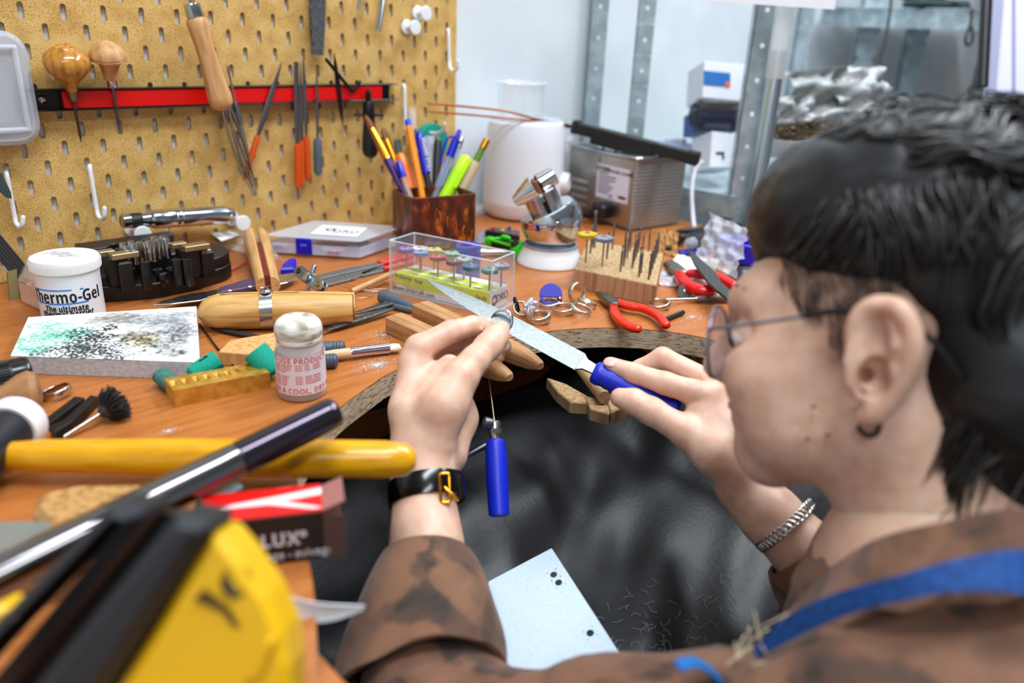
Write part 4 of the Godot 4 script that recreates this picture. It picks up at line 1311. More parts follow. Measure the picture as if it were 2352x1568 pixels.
func acrylic_case() -> void:
	var fl := Vector3(0.2583, 0.9, 0.277)
	var fr := Vector3(0.2958, 0.9, 0.4055)
	var ex := (fr - fl).normalized()
	var ez := ex.cross(Vector3.UP)
	var w := (fr - fl).length()
	var d := 0.045
	var o := fl + (fr - fl) * 0.5 - ez * d * 0.5
	var b := Basis(ex, Vector3.UP, ez)
	var t := thing("display_case", "open clear acrylic case printed yellow and white holding little bristle wheels", "case", Transform3D(b, o))
	var ac := glass(Color(0.93, 0.95, 0.97), 0.06, 0.02)
	var edge := glass(Color(0.88, 0.9, 0.93), 0.42, 0.1)
	var hh := 0.06
	put(t, "pane", box(Vector3(w, hh, 0.0015)), ac, at(Vector3(0, hh / 2, d / 2)))
	put(t, "pane", box(Vector3(w, hh, 0.0015)), ac, at(Vector3(0, hh / 2, -d / 2)))
	put(t, "pane", box(Vector3(0.0015, hh, d)), ac, at(Vector3(w / 2, hh / 2, 0)))
	put(t, "pane", box(Vector3(0.0015, hh, d)), ac, at(Vector3(-w / 2, hh / 2, 0)))
	put(t, "base_plate", box(Vector3(w + 0.003, 0.002, d + 0.003)), edge, at(Vector3(0, 0.001, 0)))
	var st := begin()
	for sx in [-1, 1]:
		for sz in [-1, 1]:
			add_box(st, Vector3(0.0018, hh, 0.0018), 0.0002, at(Vector3(sx * w / 2, hh / 2, sz * d / 2)))
	for s in [-1, 1]:
		add_box(st, Vector3(w, 0.0012, 0.0018), 0.0002, at(Vector3(0, hh, s * d / 2)))
		add_box(st, Vector3(0.0018, 0.0012, d), 0.0002, at(Vector3(s * w / 2, hh, 0)))
	put(t, "polished_edge", done(st), edge)
	# the stand inside
	var white := paint(Color(0.92, 0.92, 0.93), 0.4)
	var lime := paint(Color(0.83, 0.9, 0.02), 0.4)
	var bw := w - 0.009
	var bd := d - 0.007
	var bh := 0.0215
	put(t, "stand", box(Vector3(bw, bh, bd), 0.0006), white, at(Vector3(0, bh / 2 + 0.002, 0)))
	put(t, "yellow_print", box(Vector3(bw, bh * 0.62, 0.0004)), lime, at(Vector3(0, bh * 0.69 + 0.002, bd / 2 + 0.0002)))
	for z in [bd * 0.36, -bd * 0.02]:
		put(t, "yellow_print", box(Vector3(bw, 0.0004, bd * 0.24)), lime, at(Vector3(0, bh + 0.0022, z)))
	var ink := paint(Color(0.08, 0.08, 0.09), 0.5)
	var zf := bd / 2 + 0.0003
	put(t, "print", letters("www.orobrush.com", 0.0046), ink, at(Vector3(-bw * 0.29, 0.0058, zf)))
	put(t, "print", letters("Polieren", 0.0042), ink, at(Vector3(-bw * 0.4, 0.0195, zf + 0.0003)))
	put(t, "print", letters("fine", 0.0042), ink, at(Vector3(-bw * 0.24, 0.0185, zf + 0.0003)))
	put(t, "print", letters("Grob", 0.0042), ink, at(Vector3(bw * 0.42, 0.0165, zf + 0.0003)))
	var pale := paint(Color(0.76, 0.83, 0.05), 0.4)
	put(t, "print", letters("ORO", 0.0085), pale, at(Vector3(-bw * 0.27, 0.0125, zf + 0.0003)))
	put(t, "print", iris(0.0045), pale, at(Vector3(-bw * 0.37, 0.0125, zf + 0.0003)))
	var turn := Basis.from_euler(Vector3(0, PI / 2, 0))
	put(t, "print", letters("ORO", 0.0085), ink, Transform3D(turn, Vector3(bw / 2 + 0.0003, 0.0135, -0.0075)))
	put(t, "print", iris(0.0062), ink, Transform3D(turn, Vector3(bw / 2 + 0.0003, 0.013, 0.0085)))
	for i in 8:
		put(t, "print", box(Vector3(0.009, 0.0002, 0.0016), 0.0), ink, at(Vector3(bw * (-0.42 + 0.11 * i), bh + 0.0026, bd * (0.36 if i % 2 else -0.02))))
	var hues := [Color(0.52, 0.4, 0.66), Color(0.82, 0.82, 0.83), Color(0.45, 0.58, 0.76), Color(0.84, 0.77, 0.3), Color(0.72, 0.32, 0.36), Color(0.5, 0.68, 0.55), Color(0.5, 0.32, 0.28), Color(0.6, 0.68, 0.7), Color(0.25, 0.42, 0.56), Color(0.25, 0.55, 0.52), Color(0.62, 0.63, 0.7)]
	var names := ["purple bristle wheel at the pegboard end of the case", "whitish bristle wheel behind the pale blue one", "pale blue bristle wheel in the case", "yellow bristle wheel in the case", "red bristle wheel in the case", "pale green bristle wheel in the case", "brown bristle wheel in the case", "pale grey blue bristle wheel beside the brown one", "dark blue bristle wheel in the case", "teal bristle wheel in the case", "grey bristle wheel at the printed end of the case"]
	var heads := [V(.28,.946,.2786), V(.2936,.946,.2858), V(.2844,.946,.2996), V(.3031,.946,.2992), V(.2888,.946,.3244), V(.31,.946,.3218), V(.2924,.946,.3479), V(.3057,.946,.3489), V(.2941,.946,.3735), V(.3021,.946,.395), V(.3233,.946,.3902)]
	for k in 11:
		var h: Vector3 = heads[k]
		var w3 := thing("bristle_wheel", names[k], "brush wheel", at(Vector3(h.x, 0.9236, h.z)), "bristle wheels in the acrylic case")
		bristle_disc(w3, Vector3(0, 0.0226, 0), 0.0088, paint(hues[k], 0.6), Vector3(0, 0, 0), 80 + k)
	# blue wax tube behind the case
	var wt := Vector3(0.356, 0.9, 0.293)
	var tube_of_wax := thing("wax_tube", "upright flat sided tube of blue carving wax behind the acrylic case", "wax tube", Transform3D(Basis.from_euler(Vector3(0, 0.85, 0)), wt))
	st = begin()
	var prof := []
	for k in 28:
		var a := TAU * k / 28
		prof.append(Vector2(cos(a) * 0.0175, minf(sin(a) * 0.0175, 0.0115)))
	var hole := 0.0075
	for k in 28:
		var k1 := (k + 1) % 28
		var p0: Vector2 = prof[k]
		var p1: Vector2 = prof[k1]
		var q0 := Vector2(cos(TAU * k / 28), sin(TAU * k / 28)) * hole
		var q1 := Vector2(cos(TAU * k1 / 28), sin(TAU * k1 / 28)) * hole
		var v := func(p: Vector2, y: float) -> Vector3: return Vector3(p.x, y, -p.y)
		quad(st, v.call(p0, 0.0), v.call(p1, 0.0), v.call(p1, 0.044), v.call(p0, 0.044))
		quad(st, v.call(p0, 0.044), v.call(p1, 0.044), v.call(q1, 0.044), v.call(q0, 0.044))
		quad(st, v.call(q0, 0.044), v.call(q1, 0.044), v.call(q1, 0.012), v.call(q0, 0.012))
		tri(st, Vector3(0, 0.012, 0), v.call(q0, 0.012), v.call(q1, 0.012))
		tri(st, Vector3.ZERO, v.call(p1, 0.0), v.call(p0, 0.0))
	var wax := paint(Color(0.03, 0.06, 0.62), 0.35)
	wax.subsurf_scatter_enabled = true
	wax.subsurf_scatter_strength = 0.2
	put(tube_of_wax, "body", done(st), wax)


func ball_vise() -> void:
	var c := Vector3(0.497, 0.9, 0.297)
	var t := thing("ball_vise", "polished chrome ball vise with two jaws tilted on a round white base", "vise", Transform3D(Basis.from_scale(Vector3.ONE * 1.1), c))
	put(t, "base", lathe([Vector2(0, 0), Vector2(0.0385, 0), Vector2(0.0395, 0.0015), Vector2(0.0385, 0.006), Vector2(0.034, 0.014), Vector2(0.0325, 0.018), Vector2(0.0325, 0.0205), Vector2(0.03, 0.0205), Vector2(0.027, 0.012), Vector2(0, 0.008)], 64), paint(Color(0.92, 0.93, 0.94), 0.4))
	put(t, "rubber_ring", lathe([Vector2(0.03, 0.0195), Vector2(0.0325, 0.0203), Vector2(0.032, 0.0235), Vector2(0.0295, 0.0235)], 48), paint(Color(0.55, 0.58, 0.62), 0.6))
	var chrome := steel(0.06, Color(0.83, 0.84, 0.86))
	var satin := steel(0.25, Color(0.72, 0.71, 0.72))
	var dark := paint(Color(0.14, 0.12, 0.11), 0.3, 0.6)
	# the ball's own axis leans to the pegboard and to the open side
	var ax := Vector3(-0.36, 0.9, -0.3).normalized()
	var right := Vector3(0.76, 0.39, 0.52)
	right = (right - ax * right.dot(ax)).normalized()
	var tilt := Transform3D(Basis(right, ax, right.cross(ax)), Vector3(0, 0.05, 0))
	var prof := []
	for i in 21:
		var a := lerpf(-PI / 2, 0.42, i / 20.0)
		prof.append(Vector2(maxf(cos(a) * 0.0365, 0.0), sin(a) * 0.0365))
	prof.append(Vector2(0.031, 0.0165))
	prof.append(Vector2(0, 0.0165))
	put(t, "ball", lathe(prof, 64), chrome, tilt)
	put(t, "seam", lathe([Vector2(0.0364, 0.0019), Vector2(0.0368, 0.0023), Vector2(0.0364, 0.0027)], 64), dark, tilt * Transform3D(Basis.from_euler(Vector3(0, 0, -0.2)), Vector3.ZERO))
	# two round topped jaws with a gap between
	for s in [-1.0, 1.0]:
		var st := begin()
		var pl := PackedVector2Array()
		for k in 15:
			var a := lerpf(-PI * 0.5, PI * 0.5, k / 14.0)
			pl.append(Vector2(s * (0.003 + 0.017 * cos(a)), 0.0165 * sin(a)))
		add_prism(st, pl, 0.019 if s < 0 else 0.022, 0.0006, Transform3D(Basis(Vector3.RIGHT, Vector3(0, 0, 1), Vector3(0, -1, 0)), Vector3(0, 0.026, 0)), true)
		put(t, "jaw", done(st), satin, tilt)
		if s < 0:
			put(t, "jaw_cap", lathe([Vector2(0.0155, 0), Vector2(0.0165, 0.001), Vector2(0.006, 0.027), Vector2(0, 0.028)], 40), chrome, tilt * along(Vector3(-0.003, 0.043, 0), Vector3(-0.03, 0.0405, 0)))
		else:
			put(t, "jaw_cap", lathe([Vector2(0.0115, 0), Vector2(0.0125, 0.001), Vector2(0.0105, 0.02), Vector2(0.0095, 0.021), Vector2(0, 0.021)], 40), chrome, tilt * along(Vector3(0.004, 0.045, -0.002), Vector3(0.03, 0.047, -0.004)))
	put(t, "grip_pad", box(Vector3(0.006, 0.016, 0.02), 0.001), paint(Color(0.5, 0.3, 0.14), 0.6), tilt * at(Vector3(0, 0.045, 0)))
	put(t, "slot", box(Vector3(0.006, 0.012, 0.03), 0.0005), dark, tilt * at(Vector3(0, 0.022, 0)))
	put(t, "screw", lathe([Vector2(0.0035, 0), Vector2(0.0046, 0.001), Vector2(0.0046, 0.01), Vector2(0.0024, 0.0102), Vector2(0.0022, 0.006), Vector2(0, 0.006)], 20), steel(0.25, Color(0.75, 0.72, 0.66)), along(Vector3(-0.018, 0.053, 0.026), Vector3(-0.03, 0.055, 0.044)))


func steamer() -> void:
	var c := Vector3(0.664, 0.9, 0.072)
	var t := thing("steam_cleaner", "rounded white plastic device with grey top and side spout by the wall", "appliance", at(c))
	var white := paint(Color(0.9, 0.91, 0.94), 0.3)
	put(t, "body", lathe([Vector2(0, 0.0), Vector2(0.045, 0.0), Vector2(0.058, 0.004), Vector2(0.064, 0.014), Vector2(0.0652, 0.024), Vector2(0.0656, 0.025), Vector2(0.0656, 0.028), Vector2(0.065, 0.06), Vector2(0.063, 0.11), Vector2(0.061, 0.14), Vector2(0.059, 0.149), Vector2(0.056, 0.152)], 64), white)
	put(t, "top_plate", lathe([Vector2(0.0565, 0.1515), Vector2(0.055, 0.1535), Vector2(0.048, 0.1545), Vector2(0, 0.1545)], 48), paint(Color(0.68, 0.71, 0.74), 0.35))
	var toward := Vector3(0.55, 0, 0.84)
	put(t, "spout", lathe([Vector2(0.017, 0), Vector2(0.0165, 0.018), Vector2(0.0145, 0.022), Vector2(0.0105, 0.022), Vector2(0.0105, 0.012), Vector2(0, 0.012)], 32), white, along(toward.normalized() * 0.053 + Vector3(0, 0.058, 0), toward.normalized() * 0.09 + Vector3(0, 0.058, 0)))
	put(t, "port", lathe([Vector2(0.0035, 0), Vector2(0.0035, 0.0015), Vector2(0, 0.0018)], 16), paint(Color(0.08, 0.08, 0.09), 0.5), along(Vector3(-0.012, 0.075, 0.0632), Vector3(-0.014, 0.075, 0.075)))
	put(t, "emblem", box(Vector3(0.0015, 0.006, 0.0006)), paint(Color(0.45, 0.47, 0.5), 0.5), along(Vector3(-0.012, 0.062, 0.0636), Vector3(-0.012, 0.07, 0.0634)))
	put(t, "latch", box(Vector3(0.012, 0.03, 0.008), 0.003), paint(Color(0.15, 0.16, 0.18), 0.25), turned(Vector3(0.058, 0.128, 0.02), 65))
	# glass beaker on the flat top
	var k := thing("beaker", "empty clear glass beaker with a lipped rim on top of the white device", "beaker", at(c + Vector3(-0.014, 0.1548, 0.0)))
	put(k, "vessel", lathe([Vector2(0, 0), Vector2(0.034, 0), Vector2(0.0365, 0.003), Vector2(0.0365, 0.045), Vector2(0.0372, 0.048), Vector2(0.0405, 0.0515), Vector2(0.0412, 0.0525), Vector2(0.0395, 0.0525), Vector2(0.0355, 0.0485), Vector2(0.035, 0.045), Vector2(0.035, 0.0045), Vector2(0, 0.0035)], 64), glass(Color(0.93, 0.96, 0.98), 0.14, 0.03))
	put(k, "lip", tube(curve(range(25).map(func(i): return Vector3(cos(TAU * i / 24.0) * 0.0405, 0.0522, sin(TAU * i / 24.0) * 0.0405)), 2), 0.0011, 8), glass(Color(0.95, 0.97, 0.99), 0.4, 0.03))
	# tall clear cylinder beside the device
	var j := thing("clear_canister", "tall clear plastic canister between the white device and the steel cleaner", "canister", at(Vector3(0.742, 0.9, 0.068)))
	put(j, "wall", lathe([Vector2(0, 0), Vector2(0.022, 0), Vector2(0.023, 0.002), Vector2(0.023, 0.118), Vector2(0.0215, 0.118), Vector2(0.0215, 0.004), Vector2(0, 0.003)], 40), glass(Color(0.9, 0.92, 0.94), 0.4, 0.12))
	put(j, "rim", lathe([Vector2(0.0215, 0.116), Vector2(0.0245, 0.116), Vector2(0.0245, 0.12), Vector2(0.0215, 0.12), Vector2(0.0215, 0.116)], 40), glass(Color(0.95, 0.96, 0.97), 0.55, 0.12))


func ultrasonic() -> void:
	var f := Vector3(0.7215, 0.9, 0.2515)
	var r := Vector3(0.834, 0.9, 0.2655)
	var ex := (r - f).normalized()
	var ez := ex.cross(Vector3.UP)
	var w := (r - f).length()
	var d := 0.155
	var h := 0.106
	var t := thing("ultrasonic_cleaner", "boxy stainless steel ultrasonic cleaner with a white rating label on its vented end", "appliance", Transform3D(Basis(ex, Vector3.UP, ez), f + (r - f) * 0.5 - ez * d * 0.5))
	var im := Image.create(32, 32, false, Image.FORMAT_RGB8)
	im.fill(Color(0.16, 0.16, 0.16))
	im.fill_rect(Rect2i(3, 3, 26, 26), Color(0.7, 0.7, 0.7))
	im.fill_rect(Rect2i(6, 6, 20, 20), Color(1, 1, 1))
	var grid := ImageTexture.create_from_image(im)
	var pat := StandardMaterial3D.new()
	pat.albedo_color = Color(0.66, 0.66, 0.64)
	pat.metallic = 0.85
	pat.roughness = 0.36
	pat.uv1_triplanar = true
	pat.uv1_scale = Vector3.ONE * 172.0
	pat.heightmap_enabled = true
	pat.heightmap_texture = grid
	pat.heightmap_scale = 0.14
	var st := begin()
	add_prism(st, rounded_rect(w, d, 0.006), h, 0.0, Transform3D(Basis(Vector3.RIGHT, Vector3(0, 0, 1), Vector3(0, -1, 0)), Vector3(0, h / 2 + 0.004, 0)))
	put(t, "housing", done(st), pat)
	st = begin()
	var o1 := rounded_rect(w + 0.004, d + 0.004, 0.012)
	var ring := PackedVector3Array()
	for p in o1:
		ring.append(Vector3(p.x, h + 0.005, p.y))
	ring.append(ring[0])
	add_tube(st, ring, 0.0028, 8)
	add_prism(st, rounded_rect(w - 0.004, d - 0.004, 0.01), 0.003, 0.0008, Transform3D(Basis(Vector3.RIGHT, Vector3(0, 0, 1), Vector3(0, -1, 0)), Vector3(0, h + 0.0042, 0)))
	put(t, "tank_rim", done(st), steel(0.2))
	put(t, "tank_water", box(Vector3(w - 0.03, 0.0012, d - 0.03)), paint(Color(0.28, 0.36, 0.32), 0.08), at(Vector3(0, h + 0.0062, 0)))
	for sx in [-1, 1]:
		for sz in [-1, 1]:
			put(t, "foot", rod(0.006, 0.004, 0.0), paint(Color(0.05, 0.05, 0.05), 0.7), at(Vector3(sx * (w / 2 - 0.015), 0, sz * (d / 2 - 0.015))))
	var lf := Basis(Vector3(0, 0, 1), Vector3.UP, Vector3(-1, 0, 0))
	var x0 := -w / 2 - 0.0002
	var plain := steel(0.34, Color(0.68, 0.66, 0.62))
	put(t, "end_plate", box(Vector3(0.001, h - 0.006, d - 0.006)), plain, at(Vector3(x0, h / 2 + 0.004, 0)))
	for k in 4:
		put(t, "vent", lathe([Vector2(0, 0), Vector2(0.0032, 0.001), Vector2(0.0036, 0.02), Vector2(0.0032, 0.039), Vector2(0, 0.04)], 12, 0.8), steel(0.3, Color(0.85, 0.84, 0.82)), Transform3D(Basis(Vector3(0, 1, 0), Vector3(0, 0, 1), Vector3(1, 0, 0)), Vector3(x0 - 0.0005, 0.02 + 0.0125 * k, -d * 0.42)))
	put(t, "rating_label", box(Vector3(0.0004, 0.052, 0.072)), paint(Color(0.86, 0.86, 0.92), 0.5), at(Vector3(x0 - 0.0009, h * 0.63, d * 0.2)))
	var ink := paint(Color(0.1, 0.1, 0.14), 0.6)
	var xl := x0 - 0.0014
	put(t, "print", letters("VEVOR", 0.007, true), ink, Transform3D(lf, Vector3(xl, h * 0.63 + 0.0195, d * 0.2 - 0.022)))
	put(t, "print", letters("ULTRASONIC CLEANER", 0.004), ink, Transform3D(lf, Vector3(xl, h * 0.63 + 0.0185, d * 0.2 + 0.012)))
	for k in 7:
		put(t, "print", box(Vector3([0.022, 0.04, 0.038, 0.026, 0.034, 0.03, 0.024][k], 0.0016, 0.0003)), ink, Transform3D(lf, Vector3(xl, h * 0.63 + 0.0135 - 0.005 * k, d * 0.2 - 0.032 + [0.022, 0.04, 0.038, 0.026, 0.034, 0.03, 0.024][k] / 2)))
	put(t, "print", letters("CE", 0.006), ink, Transform3D(lf, Vector3(xl, h * 0.63 - 0.0205, d * 0.2 - 0.002)))
	put(t, "print", box(Vector3(0.016, 0.004, 0.0003)), ink, Transform3D(lf, Vector3(xl, h * 0.63 - 0.018, d * 0.2 + 0.024)))
	put(t, "power_plug", box(Vector3(0.022, 0.022, 0.03), 0.004), paint(Color(0.04, 0.04, 0.05), 0.4), at(Vector3(x0 - 0.01, 0.024, d * 0.14)))
	put(t, "cord_relief", lathe([Vector2(0.007, 0), Vector2(0.0045, 0.026), Vector2(0.0035, 0.05)], 16), paint(Color(0.04, 0.04, 0.05), 0.5), along(Vector3(x0 - 0.014, 0.02, d * 0.1), Vector3(x0 - 0.03, 0.008, -d * 0.1)))
	# copper tongs in a black holder laid across the tank
	var holder := thing("tong_holder", "long black plastic bar with pegs lying across the steel cleaner's tank", "holder", along(V(.7152,1.0439,.1241), V(.792,1.0136,.3132), Vector3.UP))
	var hl := (V(.7152,1.0439,.1241) - V(.792,1.0136,.3132)).length()
	var black := paint(Color(0.055, 0.055, 0.06), 0.5)
	put(holder, "bar", box(Vector3(0.017, hl, 0.017), 0.0015), black, at(Vector3(0, hl / 2, 0)))
	put(holder, "clamp_block", box(Vector3(0.02, hl * 0.5, 0.026), 0.002), black, at(Vector3(0, hl * 0.42, -0.004)))
	put(holder, "end_stop", box(Vector3(0.018, 0.01, 0.02), 0.001), black, at(Vector3(0, 0.006, 0.001)))
	put(holder, "end_stop", box(Vector3(0.016, 0.018, 0.02), 0.001), black, at(Vector3(0, hl - 0.01, 0)))
	for k in 5:
		put(holder, "peg", rod(0.0018, 0.03, 0.0, 10), black, along(Vector3(0.003, hl * (0.28 + 0.1 * k), -0.012), Vector3(0.003, hl * (0.28 + 0.1 * k), -0.05)))
	var copper := steel(0.35, Color(0.62, 0.36, 0.2))
	var tg := thing("copper_tongs", "thin copper tongs poking out of the black bar past the pegboard edge", "tongs", at(V(.7157,1.0438,.1171)))
	var o := V(.7157,1.0438,.1171)
	put(tg, "prong", tube(curve([Vector3.ZERO, V(.6587,1.0535,.1163) - o, V(.5939,1.0693,.097) - o, V(.5272,1.076,.066) - o, V(.4916,1.0782,.0451) - o], 5), 0.0016, 8), copper)
	put(tg, "prong", tube(curve([Vector3(0, -0.001, 0), V(.6584,1.0523,.1167) - o, V(.5915,1.0597,.1001) - o, V(.5246,1.0654,.0693) - o, V(.489,1.0677,.0484) - o], 5), 0.0015, 8), copper)
	put(tg, "binding", tube(PackedVector3Array([Vector3.ZERO, V(.6449,1.0559,.1091) - o]), 0.0032, 10), copper)
	for q in [V(.6398,1.0564,.1114), V(.666,1.0519,.1167), V(.6948,1.0468,.1176)]:
		put(tg, "rivet", lathe([Vector2(0, -0.003), Vector2(0.004, -0.003), Vector2(0.004, 0.003), Vector2(0, 0.003)], 12), steel(0.2, Color(0.85, 0.6, 0.35)), at(q - o))



# a solid through closed rings (each anticlockwise about the way it goes)
func add_loft(st: SurfaceTool, rings: Array, smooth := true) -> void:
	group_at += 1
	var n: int = rings[0].size()
	for i in rings.size() - 1:
		for k in n:
			var k1 := (k + 1) % n
			quad(st, rings[i][k], rings[i][k1], rings[i + 1][k1], rings[i + 1][k], group_at if smooth else -1)
	for e in [0, rings.size() - 1]:
		var c := Vector3.ZERO
		for p in rings[e]:
			c += p
		c /= n
		for k in n:
			if e == 0:
				tri(st, c, rings[e][(k + 1) % n], rings[e][k])
			else:
				tri(st, c, rings[e][k], rings[e][(k + 1) % n])


# half of a round stick along y with a flat inner side at x = gap; radii by share of the length
func half_stick(length: float, radii: Array, gap: float, side: float) -> ArrayMesh:
	var st := begin()
	var rings := []
	for q in radii:
		var line := PackedVector3Array()
		for k in 15:
			var g := PI * (1.0 - k / 14.0)
			var x: float = maxf(q[1] * sin(g), 0.0)
			line.append(Vector3(side * (gap + x), q[0] * length, -side * q[1] * cos(g)))
		rings.append(line)
	add_loft(st, rings)
	return done(st)


# ---------- the middle of the bench top ----------
func middle_of_bench() -> void:
	soldering_block()
	var pale := wood("clamp_wood", Color(0.72, 0.5, 0.24), Color(0.86, 0.68, 0.4), 44, 0.8, 0.42)
	var pin_wood := wood("pin_wood", Color(0.6, 0.42, 0.25), Color(0.74, 0.55, 0.36), 45, 1.0, 0.6)
	# ring clamp lying along the bench
	var a := V(.0442,.918,.2638)
	var b := V(.1683,.918,.3404)
	var t := thing("ring_clamp", "wooden ring clamp with a steel band lying on its side behind the glass jar", "ring clamp", along(a, b), "wooden ring clamps")
	var length := (b - a).length()
	var prof := [[0.0, 0.001], [0.01, 0.006], [0.03, 0.0105], [0.07, 0.0142], [0.13, 0.0165], [0.2, 0.0174], [0.4, 0.0178], [0.55, 0.0178], [0.75, 0.0168], [1.0, 0.0148]]
	for s in [-1.0, 1.0]:
		put(t, "wooden_half", half_stick(length * (1.0 if s > 0 else 1.015), prof, 0.0014, s), pale)
	put(t, "leather_lining", box(Vector3(0.0026, length * 0.36, 0.028), 0.0004), paint(Color(0.24, 0.15, 0.11), 0.8), at(Vector3(0, length * 0.825, 0)))
	put(t, "wedge_slot", box(Vector3(0.0022, length * 0.5, 0.0345), 0.0), paint(Color(0.4, 0.29, 0.18), 0.8), at(Vector3(0, length * 0.4, 0)))
	put(t, "band", lathe([Vector2(0.0181, -0.006), Vector2(0.0194, -0.006), Vector2(0.0194, 0.006), Vector2(0.0181, 0.006), Vector2(0.0181, -0.006)], 48), steel(0.22, Color(0.75, 0.74, 0.72)), at(Vector3(0, length * 0.44, 0)))
	put(t, "screw", lathe([Vector2(0, 0), Vector2(0.0052, 0), Vector2(0.0052, 0.0015), Vector2(0.0038, 0.0034), Vector2(0, 0.004)], 20), steel(0.25), Transform3D(Basis(Vector3(1, 0, 0), Vector3(0, 0, 1), Vector3(0, -1, 0)), Vector3(0.003, length * 0.44, 0.0192)))
	put(t, "screw_slot", box(Vector3(0.0055, 0.001, 0.0006)), paint(Color(0.12, 0.12, 0.12), 0.6), at(Vector3(0.003, length * 0.44, 0.0232)))
	# wax spatula reaching behind it
	var bright := steel(0.24, Color(0.82, 0.83, 0.86))
	var sp := thing("spatula", "double ended steel wax spatula with a purple riveted handle behind the ring clamp", "spatula", at(V(.1205,.907,.187)))
	var o := V(.1205,.907,.187)
	put(sp, "handle", slab_mesh([V(.1001,.907,.1853), V(.0931,.907,.202), V(.1374,.907,.2031), V(.1499,.907,.1729), V(.1319,.907,.1759)], 0.005, 0.0008, o), paint(Color(0.3, 0.21, 0.34), 0.45))
	put(sp, "blade", slab_mesh([V(.1472,.909,.1808), V(.1362,.909,.2079), V(.1687,.909,.2064), V(.1875,.909,.1957), V(.1958,.909,.1849), V(.1927,.909,.1784), V(.1743,.909,.1758)], 0.0011, 0.0003, o), bright, at(Vector3(0, 0.002, 0)))
	put(sp, "knife_end", slab_mesh([V(.1021,.906,.1829), V(.0952,.906,.1981), V(.0687,.906,.2085), V(.0421,.906,.2022), V(.0265,.906,.194), V(.0378,.906,.1873), V(.0707,.906,.1819), V(.0861,.906,.1842)], 0.0011, 0.0003, o), bright, at(Vector3(0, 0.0015, 0)))
	for q in [V(.103,.912,.2044), V(.1257,.912,.2042)]:
		put(sp, "rivet", rod(0.0019, 0.0008, 0.0, 16), paint(Color(0.93, 0.92, 0.93), 0.4), at(q - o))
	# blue wax offcut
	var wx := slab("wax_offcut", "faceted chunk of blue carving wax in front of the clear parts box", "wax", [V(.1897,.9,.1507), V(.2028,.9,.1314), V(.2186,.9,.1174), V(.2268,.9,.1208), V(.2144,.9,.1442), V(.204,.9,.1567)], 0.9, 0.009, paint(Color(0.02, 0.06, 0.68), 0.35), 0.002)
	# third-hand joint of two link plates and bolts
	var zn := steel(0.25, Color(0.68, 0.73, 0.76))
	var ja := V(.1751,.9248,.2276)
	var jb := V(.1774,.9186,.2633)
	var jt := thing("link_joint", "zinc plated double link joint with bolts standing beside the spatula tip", "joint", along(ja, jb, Vector3(-0.55, 0.45, 0.65)))
	var jl := (jb - ja).length()
	for z in [0.0035, -0.0035]:
		var st := begin()
		var pl := PackedVector2Array()
		for k in 11:
			pl.append(Vector2(cos(PI * k / 10) * 0.0068, jl + sin(PI * k / 10) * 0.0068))
		for k in 11:
			pl.append(Vector2(-cos(PI * k / 10) * 0.0068, -sin(PI * k / 10) * 0.0068))
		add_prism(st, pl, 0.0026, 0.0004, at(Vector3(0, 0, z)), true)
		put(jt, "link_plate", done(st), zn)
	put(jt, "centre_bolt", lathe([Vector2(0, -0.008), Vector2(0.005, -0.008), Vector2(0.005, 0.007), Vector2(0.0058, 0.0072), Vector2(0.0052, 0.0095), Vector2(0, 0.0105)], 20), zn, Transform3D(Basis(Vector3.RIGHT, Vector3(0, 0, 1), Vector3(0, -1, 0)), Vector3(0.001, jl * 0.45, 0)))
	for y in [0.0, jl]:
		put(jt, "rivet", lathe([Vector2(0, -0.006), Vector2(0.003, -0.006), Vector2(0.0036, 0.0054), Vector2(0.002, 0.006), Vector2(0, 0.0045)], 16), paint(Color(0.55, 0.45, 0.25) if y > 0 else Color(0.2, 0.22, 0.26), 0.35, 0.7), Transform3D(Basis(Vector3.RIGHT, Vector3(0, 0, 1), Vector3(0, -1, 0)), Vector3(0, y, 0)))
	put(jt, "rod", tube(PackedVector3Array([Vector3.ZERO, V(.1822,.9349,.244) - V(.1711,.9101,.2469)]), 0.0026, 10), zn, jt.transform.affine_inverse() * at(V(.1711,.9101,.2469)))
	# files with red handles running under the acrylic case
	var fs := grained("grey_steel", noise_tex(57, 0.12, [Color(0.36, 0.37, 0.37), Color(0.55, 0.55, 0.54)], [0.3, 0.7], FastNoiseLite.TYPE_SIMPLEX, 3), Vector3.ONE * 10, 0.5, 0.55)
	var red := paint(Color(0.75, 0.08, 0.07), 0.4)
	var rows := [
		["broad flat file with a red dipped handle nearest the wooden stick", [V(.2139,.903,.1971), V(.2039,.903,.2226), V(.2459,.903,.2181), V(.3062,.903,.1967), V(.3155,.903,.1795), V(.2733,.903,.1803)], [V(.3071,.904,.1897), V(.3702,.904,.1796)], 0.0036],
		["round edged file with a red dipped handle behind the broad flat one", [V(.2165,.905,.1879), V(.2107,.905,.2027), V(.2525,.905,.1985), V(.305,.905,.1948), V(.3107,.905,.1846), V(.2623,.905,.183)], [V(.305,.906,.1872), V(.3701,.906,.1702)], 0.0032],
		["narrow bright file with a red dipped handle beside the acrylic case", [V(.2676,.903,.2033), V(.2616,.903,.2144), V(.2966,.903,.2106), V(.3069,.903,.1995), V(.2905,.903,.1971)], [V(.2979,.904,.2088), V(.3506,.904,.2011)], 0.0032],
	]
	for r in rows:
		var f := slab("hand_file", r[0], "file", r[1], r[1][0].y - 0.0025, 0.003, fs, 0.0005, "red handled files")
		var q: Array = r[2]
		put(f, "handle", tube(PackedVector3Array([q[0], q[1]]), r[3], 10), red, at(-f.position))
	# saw blades
	var blade := steel(0.3, Color(0.8, 0.72, 0.68))
